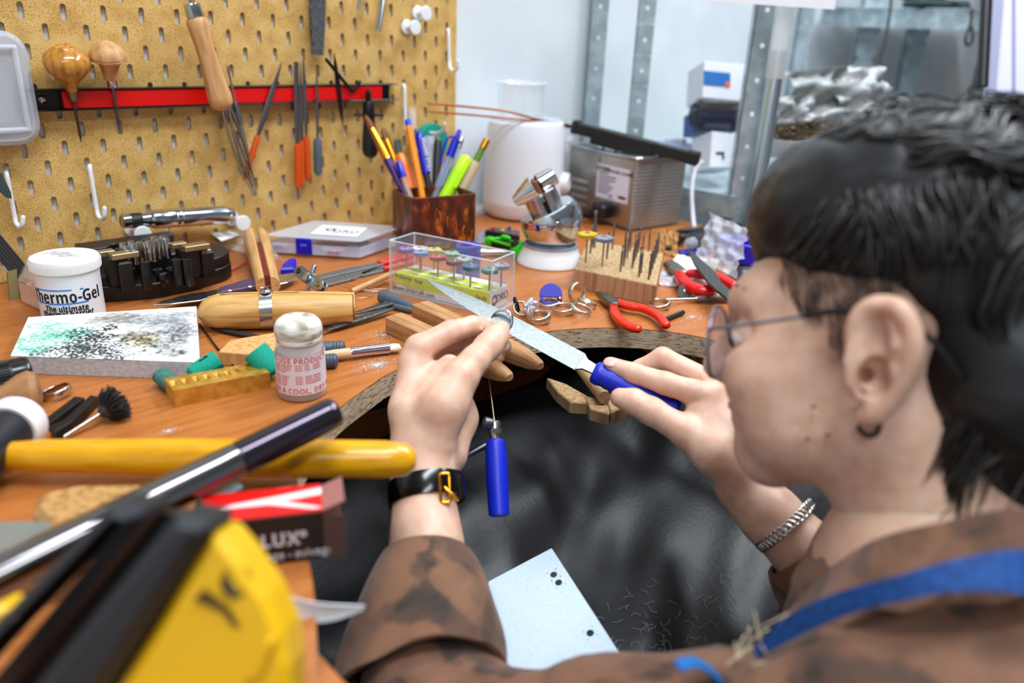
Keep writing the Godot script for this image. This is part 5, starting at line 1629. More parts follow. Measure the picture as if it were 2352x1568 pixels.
	var runs := [[V(.2304,.902,.2051), V(.2523,.904,.2267), V(.2727,.902,.2503)], [V(.2287,.902,.2267), V(.2403,.904,.2628), V(.2636,.902,.2762)], [V(.224,.902,.2433), V(.2373,.903,.2725), V(.2557,.902,.2704)], [V(.2142,.902,.208), V(.2216,.904,.2472), V(.2454,.902,.2708)], [V(.2098,.902,.2788), V(.2194,.903,.2839), V(.2353,.902,.2788)], [V(.2193,.902,.2613), V(.2277,.903,.2731), V(.2301,.901,.2788)]]
	var told := ["uppermost thin saw blade on the bench behind the wooden stick", "long thin saw blade passing under the wooden stick", "thin saw blade just in front of the wooden stick", "thin saw blade starting at the link joint", "short bright saw blade beside the lying ring clamp's end", "curled thin saw blade in front of the wooden stick"]
	for k in 6:
		wire("saw_wire", told[k], "saw blade", runs[k], 0.00045, blade, "loose saw blades")
	stick("wooden_stick", "thin bare wooden stick leaning towards the acrylic case", "stick", V(.2179,.904,.2601), V(.2811,.912,.2517), [["stick", wood("stick_wood", Color(0.7, 0.5, 0.32), Color(0.82, 0.64, 0.44), 46), [[0.0, 0.0024], [0.04, 0.0032], [1.0, 0.0034]]]])
	# grey silicone cone and the grey tanged files
	stick("polishing_cone", "blue grey rubber polishing cone in front of the acrylic case", "cone", V(.2382,.906,.3567), V(.2273,.908,.3008), [
		["tip", paint(Color(0.1, 0.11, 0.12), 0.5), [[0.0, 0.001], [0.03, 0.0016], [0.05, 0.0016]]],
		["body", paint(Color(0.27, 0.34, 0.4), 0.5), [[0.04, 0.0026], [0.3, 0.0048], [0.6, 0.0066], [0.85, 0.0074], [0.95, 0.0066], [0.99, 0.004], [1.0, 0.001]]],
	])
	var thin := [["dark half round needle file in front of the ring clamp, the longer of two", V(.1257,.904,.3488), V(.2202,.907,.3399)], ["dark half round needle file beside the ring clamp's cut end, the shorter of two", V(.1699,.906,.329), V(.2322,.907,.3262)]]
	for k in 2:
		stick("needle_file", thin[k][0], "file", thin[k][1], thin[k][2], [["blade", grained("dark_steel", noise_tex(58, 0.1, [Color(0.2, 0.21, 0.21), Color(0.36, 0.37, 0.37)], [0.3, 0.7], FastNoiseLite.TYPE_SIMPLEX, 3), Vector3.ONE * 10, 0.5, 0.6), [[0.0, 0.0005], [0.2, 0.0036], [0.6, 0.005], [0.9, 0.0035], [0.97, 0.0016], [1.0, 0.0008]], 0.5]], "dark needle files on the bench")
	stick("needle_file", "needle file with a slim grey handle under the polishing cone", "file", V(.222,.904,.3149), V(.2347,.904,.3522), [["handle", paint(Color(0.3, 0.36, 0.41), 0.5), [[0.0, 0.0016], [0.1, 0.0034], [0.9, 0.0036], [1.0, 0.002]]]], "dark needle files on the bench")
	stick("needle_file", "slim dark needle file pointing at the white block in front of the ring clamp", "file", V(.0505,.903,.2723), V(.0841,.904,.3455), [["blade", paint(Color(0.22, 0.23, 0.24), 0.45, 0.6), [[0.0, 0.0004], [0.2, 0.0028], [0.5, 0.0034], [1.0, 0.003]], 0.6]], "dark needle files on the bench")
	wire("burnt_wire", "thin burnt wire lying across the bench beside the white block", "wire", [V(.0481,.9015,.2535), V(.0416,.902,.2885), V(.0354,.9015,.3232), V(.0293,.9015,.3663)], 0.0009, paint(Color(0.12, 0.09, 0.06), 0.7))
	# bench pin: two long pegs that reach out over the cutout
	pin_peg("wooden bench pin finger nearest the person's hand, its filed end over the cutout", V(.1896,.909,.3808), V(.1982,.906,.5396), 0.0105, pin_wood)
	pin_peg("second wooden bench pin finger, behind the one beside the hand", V(.2325,.909,.3664), V(.2368,.906,.5387), 0.0105, pin_wood)
	# tapered offcut, finger guards, brush, grey handles
	slab("wood_wedge", "pale wooden wedge lying behind the green finger guards and glass jar", "wedge", [V(.0218,.913,.3568), V(.0415,.913,.3372), V(.0692,.913,.3421), V(.0963,.913,.3472), V(.0855,.913,.3842), V(.0642,.913,.3845), V(.0376,.913,.3752)], 0.9, 0.013, wood("wedge_wood", Color(0.72, 0.52, 0.3), Color(0.84, 0.65, 0.42), 47), 0.0008)
	var teal := grained("finger_crepe", noise_tex(71, 0.2, [Color(0.02, 0.5, 0.42), Color(0.05, 0.66, 0.56)], [0.3, 0.7], FastNoiseLite.TYPE_SIMPLEX, 2), Vector3.ONE * 14, 0.9)
	finger_guard("teal crepe finger guard leaning between brass block and glass jar", V(.0449,.906,.4148), V(.0356,.924,.3997), 0.0115, teal, "")
	finger_guard("teal crepe finger guard marked in ink behind the brass block", V(-.0119,.906,.3769), V(.012,.915,.3782), 0.0095, teal, "17")
	finger_guard("dusty teal finger guard at the near end of the brass block", V(-.0297,.906,.3929), V(-.0302,.908,.366), 0.0075, grained("dusty_crepe", noise_tex(72, 0.06, [Color(0.1, 0.4, 0.35), Color(0.35, 0.45, 0.42)], [0.3, 0.7]), Vector3.ONE * 10, 0.9), "")
	stick("paint_brush", "flat brush with white bristles and pale handle lying beside the glass jar", "brush", V(.0783,.908,.4041), V(.1622,.905,.4276), [
		["handle", wood("brush_wood", Color(0.76, 0.6, 0.45), Color(0.86, 0.72, 0.56), 48), [[0.0, 0.003], [0.3, 0.0046], [0.47, 0.0046]]],
		["ferrule", steel(0.15, Color(0.8, 0.78, 0.86)), [[0.46, 0.0045], [0.48, 0.0051], [0.5, 0.0047], [0.52, 0.0051], [0.54, 0.0047], [0.56, 0.0051], [0.58, 0.0047], [0.88, 0.0052]]],
		["bristles", grained("white_bristle", noise_tex(73, 0.1, [Color(0.7, 0.66, 0.58), Color(0.9, 0.87, 0.8)], [0.3, 0.7]), Vector3(60, 5, 60), 0.9), [[0.87, 0.005], [0.95, 0.0062], [1.0, 0.0052]], 0.6],
	])
	for k in 2:
		stick("ribbed_tool", ["grey ribbed tool handle behind the flat brush", "grey ribbed tool handle in front of the flat brush"][k], "handle", [V(.0966,.907,.3872), V(.0761,.907,.4116)][k], [V(.1204,.907,.4029), V(.0997,.907,.4239)][k], [["handle", paint(Color(0.26, 0.31, 0.36), 0.5), [[0.0, 0.006], [0.5, 0.0066], [0.6, 0.006], [0.64, 0.0066], [0.7, 0.006], [0.74, 0.0066], [0.8, 0.006], [0.84, 0.0066], [0.92, 0.006], [0.97, 0.0045], [1.0, 0.001]]]], "grey tool handles")
	flux_jar()
	brass_block()


func pin_peg(label: String, a: Vector3, b: Vector3, half: float, m: Material) -> void:
	var st := begin()
	var length := (b - a).length()
	var rings := []
	var f := FastNoiseLite.new()
	f.seed = int(a.x * 1000)
	for q in [[0.0, 1.0, 1.0, 0.12], [0.62, 1.0, 1.0, 0.12], [0.68, 1.02, 0.95, 0.3], [0.78, 1.0, 0.92, 0.4], [0.86, 0.9, 0.85, 0.5], [0.93, 0.72, 0.7, 0.6], [0.985, 0.5, 0.48, 0.7], [1.0, 0.38, 0.36, 0.8]]:
		var line := PackedVector3Array()
		for k in 20:
			var g := TAU * k / 20
			var e: float = q[3]
			var cx := signf(cos(g)) * pow(absf(cos(g)), e)
			var cz := signf(sin(g)) * pow(absf(sin(g)), e)
			var wob: float = 1.0 + (0.1 * f.get_noise_2d(k * 30.0, q[0] * 400.0) if q[0] > 0.65 else 0.0)
			line.append(Vector3(cz * half * q[1] * wob, q[0] * length, cx * half * 0.82 * q[2] * wob - (q[0] * 0.002)))
		rings.append(line)
	add_loft(st, rings, false)
	var t := thing("bench_pin", label, "bench pin", along(a, b), "bench pin fingers")
	put(t, "finger", done(st), m)


func finger_guard(label: String, a: Vector3, b: Vector3, r: float, m: Material, mark: String) -> void:
	var t := thing("finger_guard", label, "finger guard", along(a, b), "teal finger guards")
	var l := (b - a).length()
	put(t, "sleeve", lathe([Vector2(0, 0), Vector2(r * 0.6, 0.0005), Vector2(r * 0.86, l * 0.1), Vector2(r * 0.95, l * 0.3), Vector2(r, l * 0.45), Vector2(r * 1.02, l * 0.5), Vector2(r * 1.06, l), Vector2(r * 0.96, l * 1.0), Vector2(r * 0.9, l * 0.4), Vector2(0, l * 0.2)], 28, 0.86), m)
	if mark:
		var ink := paint(Color(0.05, 0.1, 0.12), 0.7)
		put(t, "ink_mark", letters_round(mark, 0.008, r * 0.9, true), ink, Transform3D(Basis.from_euler(Vector3(0, 0.5, 0)) * Basis.from_euler(Vector3(0, 0, 0.0)), Vector3(0, l * 0.62, 0)))


func soldering_block() -> void:
	var cs := [V(-.0809,.916,.1813), V(.0517,.916,.2417), V(-.0025,.916,.3769), V(-.1159,.916,.2714)]
	var o := middle(cs, 0.9)
	var im := Image.create(512, 512, false, Image.FORMAT_RGB8)
	var n1 := FastNoiseLite.new()
	n1.seed = 4
	n1.frequency = 0.012
	n1.fractal_octaves = 5
	var n2 := FastNoiseLite.new()
	n2.seed = 9
	n2.frequency = 0.11
	n2.fractal_octaves = 2
	var n3 := FastNoiseLite.new()
	n3.seed = 14
	n3.frequency = 0.05
	n3.fractal_octaves = 3
	var spots := []
	# stains: place on the block (share along the long and short side), reach, colour, how speckled
	for s in [[0.2, 0.55, 0.2, Color(0.35, 0.72, 0.6), 0.55], [0.36, 0.45, 0.12, Color(0.05, 0.36, 0.3), 0.9], [0.42, 0.62, 0.13, Color(0.13, 0.12, 0.12), 0.95], [0.48, 0.4, 0.1, Color(0.1, 0.12, 0.12), 0.9], [0.5, 0.2, 0.13, Color(0.45, 0.42, 0.36), 0.2], [0.6, 0.55, 0.1, Color(0.27, 0.22, 0.12), 0.25], [0.68, 0.65, 0.1, Color(0.62, 0.52, 0.25), 0.15], [0.75, 0.3, 0.2, Color(0.45, 0.46, 0.5), 0.2], [0.84, 0.68, 0.12, Color(0.2, 0.2, 0.2), 0.35], [0.9, 0.5, 0.1, Color(0.3, 0.31, 0.35), 0.3], [0.9, 0.85, 0.05, Color(0.12, 0.12, 0.12), 0.2], [0.12, 0.8, 0.1, Color(0.4, 0.75, 0.65), 0.6], [0.4, 0.85, 0.25, Color(0.2, 0.22, 0.22), 1.0]]:
		var p: Vector3 = cs[0].lerp(cs[1], s[0]).lerp(cs[3].lerp(cs[2], s[0]), s[1])
		spots.append([Vector2((p.x - o.x) / 0.24 + 0.5, (p.z - o.z) / 0.24 + 0.5) * 512, s[2] * 0.16 / 0.24 * 512, s[3], s[4]])
	for y in 512:
		for x in 512:
			var c := Color(0.86, 0.86, 0.85) * (0.97 + 0.05 * n3.get_noise_2d(x * 3, y * 3))
			var w1 := n1.get_noise_2d(x, y)
			var w2 := n2.get_noise_2d(x, y)
			var w3 := n3.get_noise_2d(x, y)
			for s in spots:
				var d: float = s[0].distance_to(Vector2(x, y)) / s[1]
				if d > 1.6:
					continue
				var k := 1.15 - d + w1 * 0.9 + w3 * 0.5
				var dots := smoothstep(0.16, 0.24, w2 + 0.4 * (1.0 - d) + 0.5 * w1)
				var soft := clampf(k * 0.8, 0.0, 1.0)
				var amount: float = lerpf(soft * (0.75 + 0.5 * w3), dots * clampf(k * 2.0, 0.0, 1.0), s[3])
				c = c.lerp(s[2], clampf(amount, 0.0, 0.95))
			im.set_pixel(x, y, c)
	var m := StandardMaterial3D.new()
	m.albedo_texture = ImageTexture.create_from_image(im)
	m.roughness = 0.9
	m.uv1_triplanar = true
	m.uv1_scale = Vector3.ONE / 0.24
	m.uv1_offset = Vector3(0.5, 0.5, 0.5)
	var t := thing("soldering_block", "white soldering block stained teal, black and brown in front of the white jar", "block", at(o))
	put(t, "body", slab_mesh(cs, 0.0152, 0.0004, o), grained("block_side", noise_tex(75, 0.1, [Color(0.7, 0.69, 0.7), Color(0.82, 0.81, 0.81)], [0.3, 0.7]), Vector3.ONE * 9, 0.9))
	put(t, "top_face", slab_mesh(cs, 0.0008, 0.0, o), m, at(Vector3(0, 0.0152, 0)))


func flux_jar() -> void:
	var t := thing("glass_jar", "small glass jar with red printed label and crusted white lid at the cutout edge", "jar", at(V(.0493,.9,.4508)))
	var cl := glass(Color(0.92, 0.9, 0.9), 0.3, 0.05)
	put(t, "vessel", lathe([Vector2(0, 0), Vector2(0.0165, 0), Vector2(0.0188, 0.0016), Vector2(0.0193, 0.004), Vector2(0.0193, 0.04), Vector2(0.0185, 0.0435), Vector2(0.0172, 0.0465), Vector2(0.0172, 0.05), Vector2(0.0162, 0.05), Vector2(0.0172, 0.042), Vector2(0.0176, 0.006), Vector2(0, 0.005)], 56), cl)
	put(t, "powder", lathe([Vector2(0, 0.0055), Vector2(0.017, 0.006), Vector2(0.0172, 0.03), Vector2(0.0168, 0.04), Vector2(0, 0.041)], 40), paint(Color(0.82, 0.72, 0.66), 0.9))
	put(t, "label", lathe([Vector2(0.01935, 0.0072), Vector2(0.0196, 0.0072), Vector2(0.0196, 0.0385), Vector2(0.01935, 0.0385)], 56), paint(Color(0.88, 0.85, 0.88), 0.5))
	var red := paint(Color(0.8, 0.32, 0.32), 0.5)
	var face := Basis.from_euler(Vector3(0, -0.62, 0))
	var line := func(y: float, words: Array) -> void:
		var st := begin()
		for w in words:
			for i in int(w[1] * 40):
				var a: float = w[0] + i / 40.0
				var hgt := 0.0009 if (i * 7) % 5 else 0.0004
				add_box(st, Vector3(0.0004, hgt, 0.0002), 0.0, Transform3D(face * Basis.from_euler(Vector3(0, a, 0)), face * Vector3(sin(a) * 0.0196, y, cos(a) * 0.0196)))
		put(t, "print", done(st), red)
	for k in 10:
		if k in [4]:
			continue
		line.call(0.0325 - 0.0019 * k, [[-1.1, 0.35], [-0.7, 0.5 - 0.03 * k], [-0.1, 0.3], [0.28, 0.2 + 0.02 * k], [0.62, 0.38]] if k not in [3, 9] else [[-1.1, 0.3], [-0.75, 0.25]])
	put(t, "print", letters_round("TO USE PRODUCT", 0.0013, 0.0195, true), red, Transform3D(face, Vector3(0, 0.0362, 0)))
	put(t, "print", letters_round("STORE IN A COOL, DRY PLACE", 0.0013, 0.0195, true), red, Transform3D(face, Vector3(0, 0.0105, 0)))
	var crust := grained("crusted_lid", noise_tex(76, 0.02, [Color(0.52, 0.46, 0.35), Color(0.8, 0.78, 0.72), Color(0.9, 0.9, 0.88)], [0.18, 0.42, 0.7]), Vector3(9, 30, 9), 0.8)
	put(t, "lid", lathe([Vector2(0.0168, 0.047), Vector2(0.0178, 0.0475), Vector2(0.0181, 0.0495), Vector2(0.0176, 0.0515), Vector2(0.0184, 0.0535), Vector2(0.0186, 0.057), Vector2(0.018, 0.0605), Vector2(0.0168, 0.063), Vector2(0.0145, 0.0652), Vector2(0.011, 0.0664), Vector2(0.0095, 0.0658), Vector2(0, 0.0656)], 48), crust)


func brass_block() -> void:
	var h := 0.0145
	var cs := [V(-.0358,.9145,.3874), V(.037,.9145,.4008), V(.0303,.9145,.4285), V(-.0389,.9145,.4135)]
	var o := middle(cs, 0.9)
	var brass := grained("brass", noise_tex(77, 0.03, [Color(0.78, 0.6, 0.24), Color(0.88, 0.72, 0.36)], [0.3, 0.7]), Vector3.ONE * 9, 0.45, 0.75)
	var t := thing("brass_block", "brass doming block with a row of square and diamond recesses on the bench", "block", at(o))
	var x: Vector3 = (cs[1] - cs[0])
	var z: Vector3 = (cs[3] - cs[0])
	# the top is a grid with the recesses left open; each recess gets four walls and a floor
	var st := begin()
	var n := 9
	var q := func(u: float, v: float, y: float) -> Vector3: return cs[0] + x * u + z * v - o + Vector3(0, y - h, 0)
	for k in n:
		var u0 := k / float(n)
		var u1 := (k + 1) / float(n)
		var um := (u0 + u1) * 0.5
		var s := lerpf(0.34, 0.3, k / 8.0) / n
		var rim := []
		var sv := 0.2 if k < 6 else 0.15
		for c in ([[-1, -1], [1, -1], [1, 1], [-1, 1]] if k < 6 else [[0, -1.3], [1, 0], [0, 1.3], [-1, 0]]):
			rim.append(Vector2(um + c[0] * s * (0.75 if k < 6 else 0.85), 0.45 + c[1] * sv))
		var outer := [Vector2(u0, 0), Vector2(u1, 0), Vector2(u1, 1), Vector2(u0, 1)] if k < 6 else [Vector2(um, 0), Vector2(u1, 0.45), Vector2(um, 1), Vector2(u0, 0.45)]
		for e in 4:
			var f := (e + 1) % 4
			var a: Vector2 = rim[e]
			var b: Vector2 = rim[f]
			quad(st, q.call(outer[f].x, outer[f].y, h), q.call(outer[e].x, outer[e].y, h), q.call(a.x, a.y, h), q.call(b.x, b.y, h))
			quad(st, q.call(b.x, b.y, h), q.call(a.x, a.y, h), q.call(lerpf(um, a.x, 0.6), lerpf(0.45, a.y, 0.6), h - 0.003), q.call(lerpf(um, b.x, 0.6), lerpf(0.45, b.y, 0.6), h - 0.003))
			tri(st, q.call(um, 0.45, h - 0.003), q.call(lerpf(um, b.x, 0.6), lerpf(0.45, b.y, 0.6), h - 0.003), q.call(lerpf(um, a.x, 0.6), lerpf(0.45, a.y, 0.6), h - 0.003))
		if k >= 6:
			for c in [[u0, 0, um, 0, u0, 0.45], [um, 0, u1, 0, u1, 0.45], [u1, 0.45, u1, 1, um, 1], [um, 1, u0, 1, u0, 0.45]]:
				tri(st, q.call(c[4], c[5], h), q.call(c[2], c[3], h), q.call(c[0], c[1], h))
	for e in 4:
		var c: Array = [[0, 0], [1, 0], [1, 1], [0, 1]]
		var a: Array = c[e]
		var b: Array = c[(e + 1) % 4]
		quad(st, q.call(a[0], a[1], 0.0), q.call(a[0], a[1], h), q.call(b[0], b[1], h), q.call(b[0], b[1], 0.0))
	quad(st, q.call(0, 0, 0.0), q.call(1, 0, 0.0), q.call(1, 1, 0.0), q.call(0, 1, 0.0))
	put(t, "body", done(st), brass)


# ---------- the near wing of the bench, close to the photographer ----------
func front_of_bench() -> void:
	var bare := wood("bare_wood", Color(0.5, 0.34, 0.2), Color(0.66, 0.47, 0.29), 49, 0.8, 0.55)
	stick("handled_tool", "bulbous bare wooden tool handle in front of the black ribbed cylinder", "handle", V(-.1604,.916,.3475), V(-.114,.914,.3557), [["handle", bare, [[0.0, 0.006], [0.35, 0.0075], [0.5, 0.01], [0.68, 0.0155], [0.82, 0.0178], [0.92, 0.0158], [0.98, 0.0095], [1.0, 0.001]]]])
	var kn := stick("ribbed_cylinder", "black ribbed plastic cylinder lying against the white soldering block", "cylinder", V(-.158,.915,.3118), V(-.1111,.915,.3159), [
		["grip", paint(Color(0.05, 0.055, 0.065), 0.4), [[0.0, 0.013], [0.72, 0.0132]]],
		["end_cap", paint(Color(0.06, 0.06, 0.075), 0.22), [[0.72, 0.0138], [0.93, 0.0138], [0.98, 0.0125], [1.0, 0.0105]]],
	])
	var st := begin()
	var kl := (V(-.158,.915,.3118) - V(-.1111,.915,.3159)).length()
	for k in 40:
		var a := TAU * k / 40
		add_box(st, Vector3(0.0011, kl * 0.68, 0.0016), 0.0004, Transform3D(Basis.from_euler(Vector3(0, -a + PI / 2, 0)), Vector3(cos(a) * 0.0133, kl * 0.35, sin(a) * 0.0133)))
	put(kn, "ribs", done(st), paint(Color(0.05, 0.055, 0.065), 0.45))
	var hr := thing("ring", "plain silver and gold ring with a hallmark beside the bulbous wooden handle", "ring", Transform3D(Basis.from_euler(Vector3(-0.25, 0.4, 0.12)), V(-.1015,.9045,.3391)), "rings on the bench")
	put(hr, "band", hoop(0.0102, 0.0058, 0.0018), steel(0.2, Color(0.82, 0.78, 0.74)))
	put(hr, "inner_band", lathe([Vector2(0.0095, 0.0022), Vector2(0.0093, 0.0), Vector2(0.0095, -0.0022)], 40), steel(0.22, Color(0.7, 0.48, 0.22)))
	put(hr, "hallmark", box(Vector3(0.0012, 0.002, 0.0003)), paint(Color(0.15, 0.22, 0.25), 0.5), at(Vector3(-0.001, 0, -0.0092)))
	slab("clamp_jaw", "dark steel jaw bar behind its bent twin near the wire brush", "jaw", [V(-.0947,.907,.3612), V(-.0896,.907,.3682), V(-.1219,.907,.3971), V(-.1237,.907,.3888)], 0.9, 0.007, paint(Color(0.1, 0.09, 0.085), 0.5, 0.5), 0.0006, "dark steel jaw bars")
	slab("clamp_jaw", "bent dark steel jaw bar beside the wire cup brush", "jaw", [V(-.086,.909,.3705), V(-.0827,.909,.376), V(-.1099,.909,.4083), V(-.1228,.909,.4163), V(-.1236,.909,.4049), V(-.1133,.909,.4021)], 0.9, 0.009, paint(Color(0.12, 0.1, 0.09), 0.5, 0.5), 0.0006, "dark steel jaw bars")
	# wire cup brush on a shank
	var wa := V(-.1184,.903,.4171)
	var wb := V(-.0798,.912,.406)
	var wb_t := stick("cup_brush", "black wire cup brush on a thin steel shank", "brush", wa, wb, [["shank", steel(0.25, Color(0.75, 0.72, 0.68)), [[0.0, 0.0012], [0.02, 0.0014], [0.72, 0.0014]]], ["cup", paint(Color(0.25, 0.22, 0.19), 0.5, 0.5), [[0.7, 0.0024], [0.78, 0.0055], [0.82, 0.006]]]])
	st = begin()
	var wl := (wb - wa).length()
	var rr := RandomNumberGenerator.new()
	rr.seed = 3
	for k in 260:
		var a := rr.randf() * TAU
		var e := sqrt(rr.randf())
		var d := Vector3(cos(a), 0, sin(a))
		var p0 := d * 0.005 * e + Vector3(0, wl * 0.78, 0)
		var p1 := d * (0.004 + 0.0085 * e) + Vector3(0, wl * (0.9 + 0.06 * rr.randf()), 0)
		var p2 := d * (0.004 + 0.0105 * e) + Vector3(rr.randf_range(-0.002, 0.002), wl * (1.02 + 0.14 * (1.0 - e * e) + 0.05 * rr.randf()), rr.randf_range(-0.002, 0.002))
		add_tube(st, PackedVector3Array([p0, p1, p2]), 0.00042, 4, 1.0, Vector3.ZERO, false)
	put(wb_t, "bristles", done(st), paint(Color(0.07, 0.065, 0.06), 0.6))
	# mallet
	var hx := V(-.1559,.9134,.4524)
	var hb := V(.0388,.9143,.6189)
	hx.y = 0.918
	hb.y = 0.918
	var dir := (hb - hx).normalized()
	var mal := thing("mallet", "mallet with a yellow lacquered handle and white nylon faces across the bench wing", "mallet", along(hx, hb))
	var ml := (hb - hx).length()
	put(mal, "handle", lathe([Vector2(0, -0.01), Vector2(0.0085, -0.01), Vector2(0.009, 0.004), Vector2(0.0105, 0.02), Vector2(0.0122, ml * 0.4), Vector2(0.0126, ml * 0.7), Vector2(0.0124, ml * 0.92), Vector2(0.0105, ml * 0.975), Vector2(0.006, ml * 0.997), Vector2(0, ml)], 40), grained("yellow_lacquer", noise_tex(78, 0.02, [Color(0.78, 0.52, 0.03), Color(0.88, 0.64, 0.05), Color(0.84, 0.58, 0.04)], [0.2, 0.5, 0.8]), Vector3(16, 2.5, 16), 0.25))
	var hd := Transform3D(Basis(Vector3(0, 1, 0), Vector3(-1, 0, 0), Vector3(0, 0, 1)), Vector3(0, -0.014, 0.004))
	put(mal, "head", lathe([Vector2(0, -0.026), Vector2(0.0155, -0.026), Vector2(0.0158, 0.026), Vector2(0, 0.026)], 40), paint(Color(0.2, 0.2, 0.22), 0.35, 0.6), hd)
	for s in [-1.0, 1.0]:
		put(mal, "nylon_face", lathe([Vector2(0, 0), Vector2(0.0178, 0), Vector2(0.0188, 0.002), Vector2(0.0188, 0.014), Vector2(0.0172, 0.017), Vector2(0, 0.0185)], 48), paint(Color(0.9, 0.9, 0.91), 0.45), hd * Transform3D(Basis.from_euler(Vector3(0 if s > 0 else PI, 0, 0)), Vector3(0, s * 0.024, 0)))
	# torch barrel lying over the mallet
	var ta := V(-.1981,.9221,.5867)
	var tb := V(-.0034,.9561,.5922)
	stick("torch", "polished metal torch barrel with a dark tip lying over the yellow mallet handle", "torch", ta, tb, [
		["barrel", steel(0.16, Color(0.5, 0.49, 0.49)), [[0.0, 0.0104], [0.46, 0.0104], [0.62, 0.0103], [0.67, 0.0102]]],
		["collar", steel(0.3, Color(0.25, 0.25, 0.26)), [[0.668, 0.0098], [0.68, 0.0098]]],
		["tip", paint(Color(0.3, 0.27, 0.31), 0.14, 0.9), [[0.678, 0.0104], [0.97, 0.0103], [0.99, 0.0099], [1.0, 0.0085]]],
		["bore", paint(Color(0.04, 0.04, 0.04), 0.7), [[0.999, 0.0084], [1.001, 0.006]]],
	])
	# boxwood piece, clear block
	slab("wood_piece", "rounded pale wooden piece lying under the yellow mallet handle", "wood", [V(-.163,.92,.528), V(-.1552,.92,.5111), V(-.1349,.92,.5156), V(-.1054,.92,.5387), V(-.0894,.92,.5608), V(-.1047,.92,.5833), V(-.1374,.92,.5764), V(-.1604,.92,.5503)], 0.9, 0.02, wood("box_wood", Color(0.56, 0.4, 0.2), Color(0.74, 0.56, 0.33), 50), 0.004)
	slab("glass_block", "scratched grey glass block at the near edge behind the torch barrel", "glass", [V(-.1893,.92,.5208), V(-.1742,.92,.528), V(-.1541,.92,.5443), V(-.1645,.92,.5674), V(-.1968,.92,.5593)], 0.9, 0.018, glass(Color(0.5, 0.52, 0.5), 0.75, 0.2), 0.002)
	stick("steel_ferrule", "short grey steel ferrule peeping out between torch and red box", "ferrule", V(-.0876,.912,.5823), V(-.0612,.912,.5753), [["body", steel(0.35, Color(0.4, 0.44, 0.44)), [[0.0, 0.009], [0.9, 0.0092], [1.0, 0.007]]]])
	slab("paper_label", "small white paper scrap between mallet handle and red box", "paper", [V(-.0341,.902,.5663), V(-.0265,.902,.5705), V(-.0332,.902,.5783), V(-.0399,.902,.574)], 0.9, 0.001, paint(Color(0.9, 0.88, 0.84), 0.7), 0.0)
	polish_box()
	bar_clamp()
	var strip := []
	for i in 19:
		var f := i / 18.0
		var c := V(-.098,.9246,.6752).lerp(V(-.0541,.8998,.6942), f) + Vector3(0, -0.0105 * sin(PI * pow(f, 0.75)), 0)
		var wd := 0.0062 * sin(PI * clampf(0.25 + f * 0.68, 0, 1))
		strip.append(PackedVector3Array([c + Vector3(0.0, wd, 0.004 * f), c + Vector3(0, 0, 0.0012), c - Vector3(0.0, wd, -0.003)]))
	single("plastic_strip", "curled white plastic strip sticking out beside the yellow clamp", "strip", sheet(strip, 0.0006), paint(Color(0.88, 0.91, 0.94), 0.5))


func polish_box() -> void:
	var br := V(-.048,.9,.6493)
	var bl := V(-.1048,.9,.6191)
	var ex := (br - bl).normalized()
	var ez := ex.cross(Vector3.UP)
	var w := (br - bl).length()
	var h := 0.031
	var d := 0.028
	var t := thing("polish_box", "opened dark grey and red cardboard box with white lettering at the bench edge", "box", Transform3D(Basis(ex, Vector3.UP, ez), bl))
	var dark := paint(Color(0.09, 0.08, 0.09), 0.45)
	put(t, "carton", box(Vector3(w, h, d), 0.0006), dark, at(Vector3(w / 2, h / 2 + 0.0005, -d / 2)))
	put(t, "red_top", box(Vector3(w, 0.0006, d)), paint(Color(0.82, 0.04, 0.03), 0.4), at(Vector3(w / 2, h + 0.0009, -d / 2)))
	put(t, "white_flash", prism(poly2([-w * 0.5, -0.002, w * 0.1, 0.004, w * 0.5, 0.009, w * 0.5, 0.002, w * 0.16, -0.001, w * 0.5, -0.0115, w * 0.42, -0.012, w * 0.05, -0.003]), 0.0005), paint(Color(0.9, 0.84, 0.82), 0.5), Transform3D(Basis(Vector3.RIGHT, Vector3(0, 0, -1), Vector3(0, 1, 0)), Vector3(w / 2, h + 0.0014, -d / 2)))
	var ink := paint(Color(0.85, 0.84, 0.86), 0.5)
	put(t, "print", letters("LUX", 0.0082, true), ink, at(Vector3(w * 0.63, h * 0.52, 0.0004)))
	put(t, "print", letters("°", 0.0082, true), ink, at(Vector3(w * 0.63 + 0.0125, h * 0.52, 0.0004)))
	put(t, "print", letters("polissage - avivage", 0.0046), ink, at(Vector3(w * 0.66, h * 0.19, 0.0004)))
	var flap := paint(Color(0.62, 0.4, 0.37), 0.5)
	put(t, "end_flap", box(Vector3(0.013, 0.0006, d * 0.9)), flap, turned(Vector3(w + 0.006, h + 0.0025, -d / 2), 0, 0, 22))
	put(t, "side_flap", box(Vector3(0.012, h * 0.9, 0.0006)), paint(Color(0.32, 0.23, 0.22), 0.45), turned(Vector3(w + 0.0055, h * 0.5, 0.0012), -18, 0, 0))
	put(t, "side_flap", box(Vector3(0.012, h * 0.9, 0.0006)), flap, turned(Vector3(w + 0.0055, h * 0.5, -d - 0.0012), 25, 0, 0))


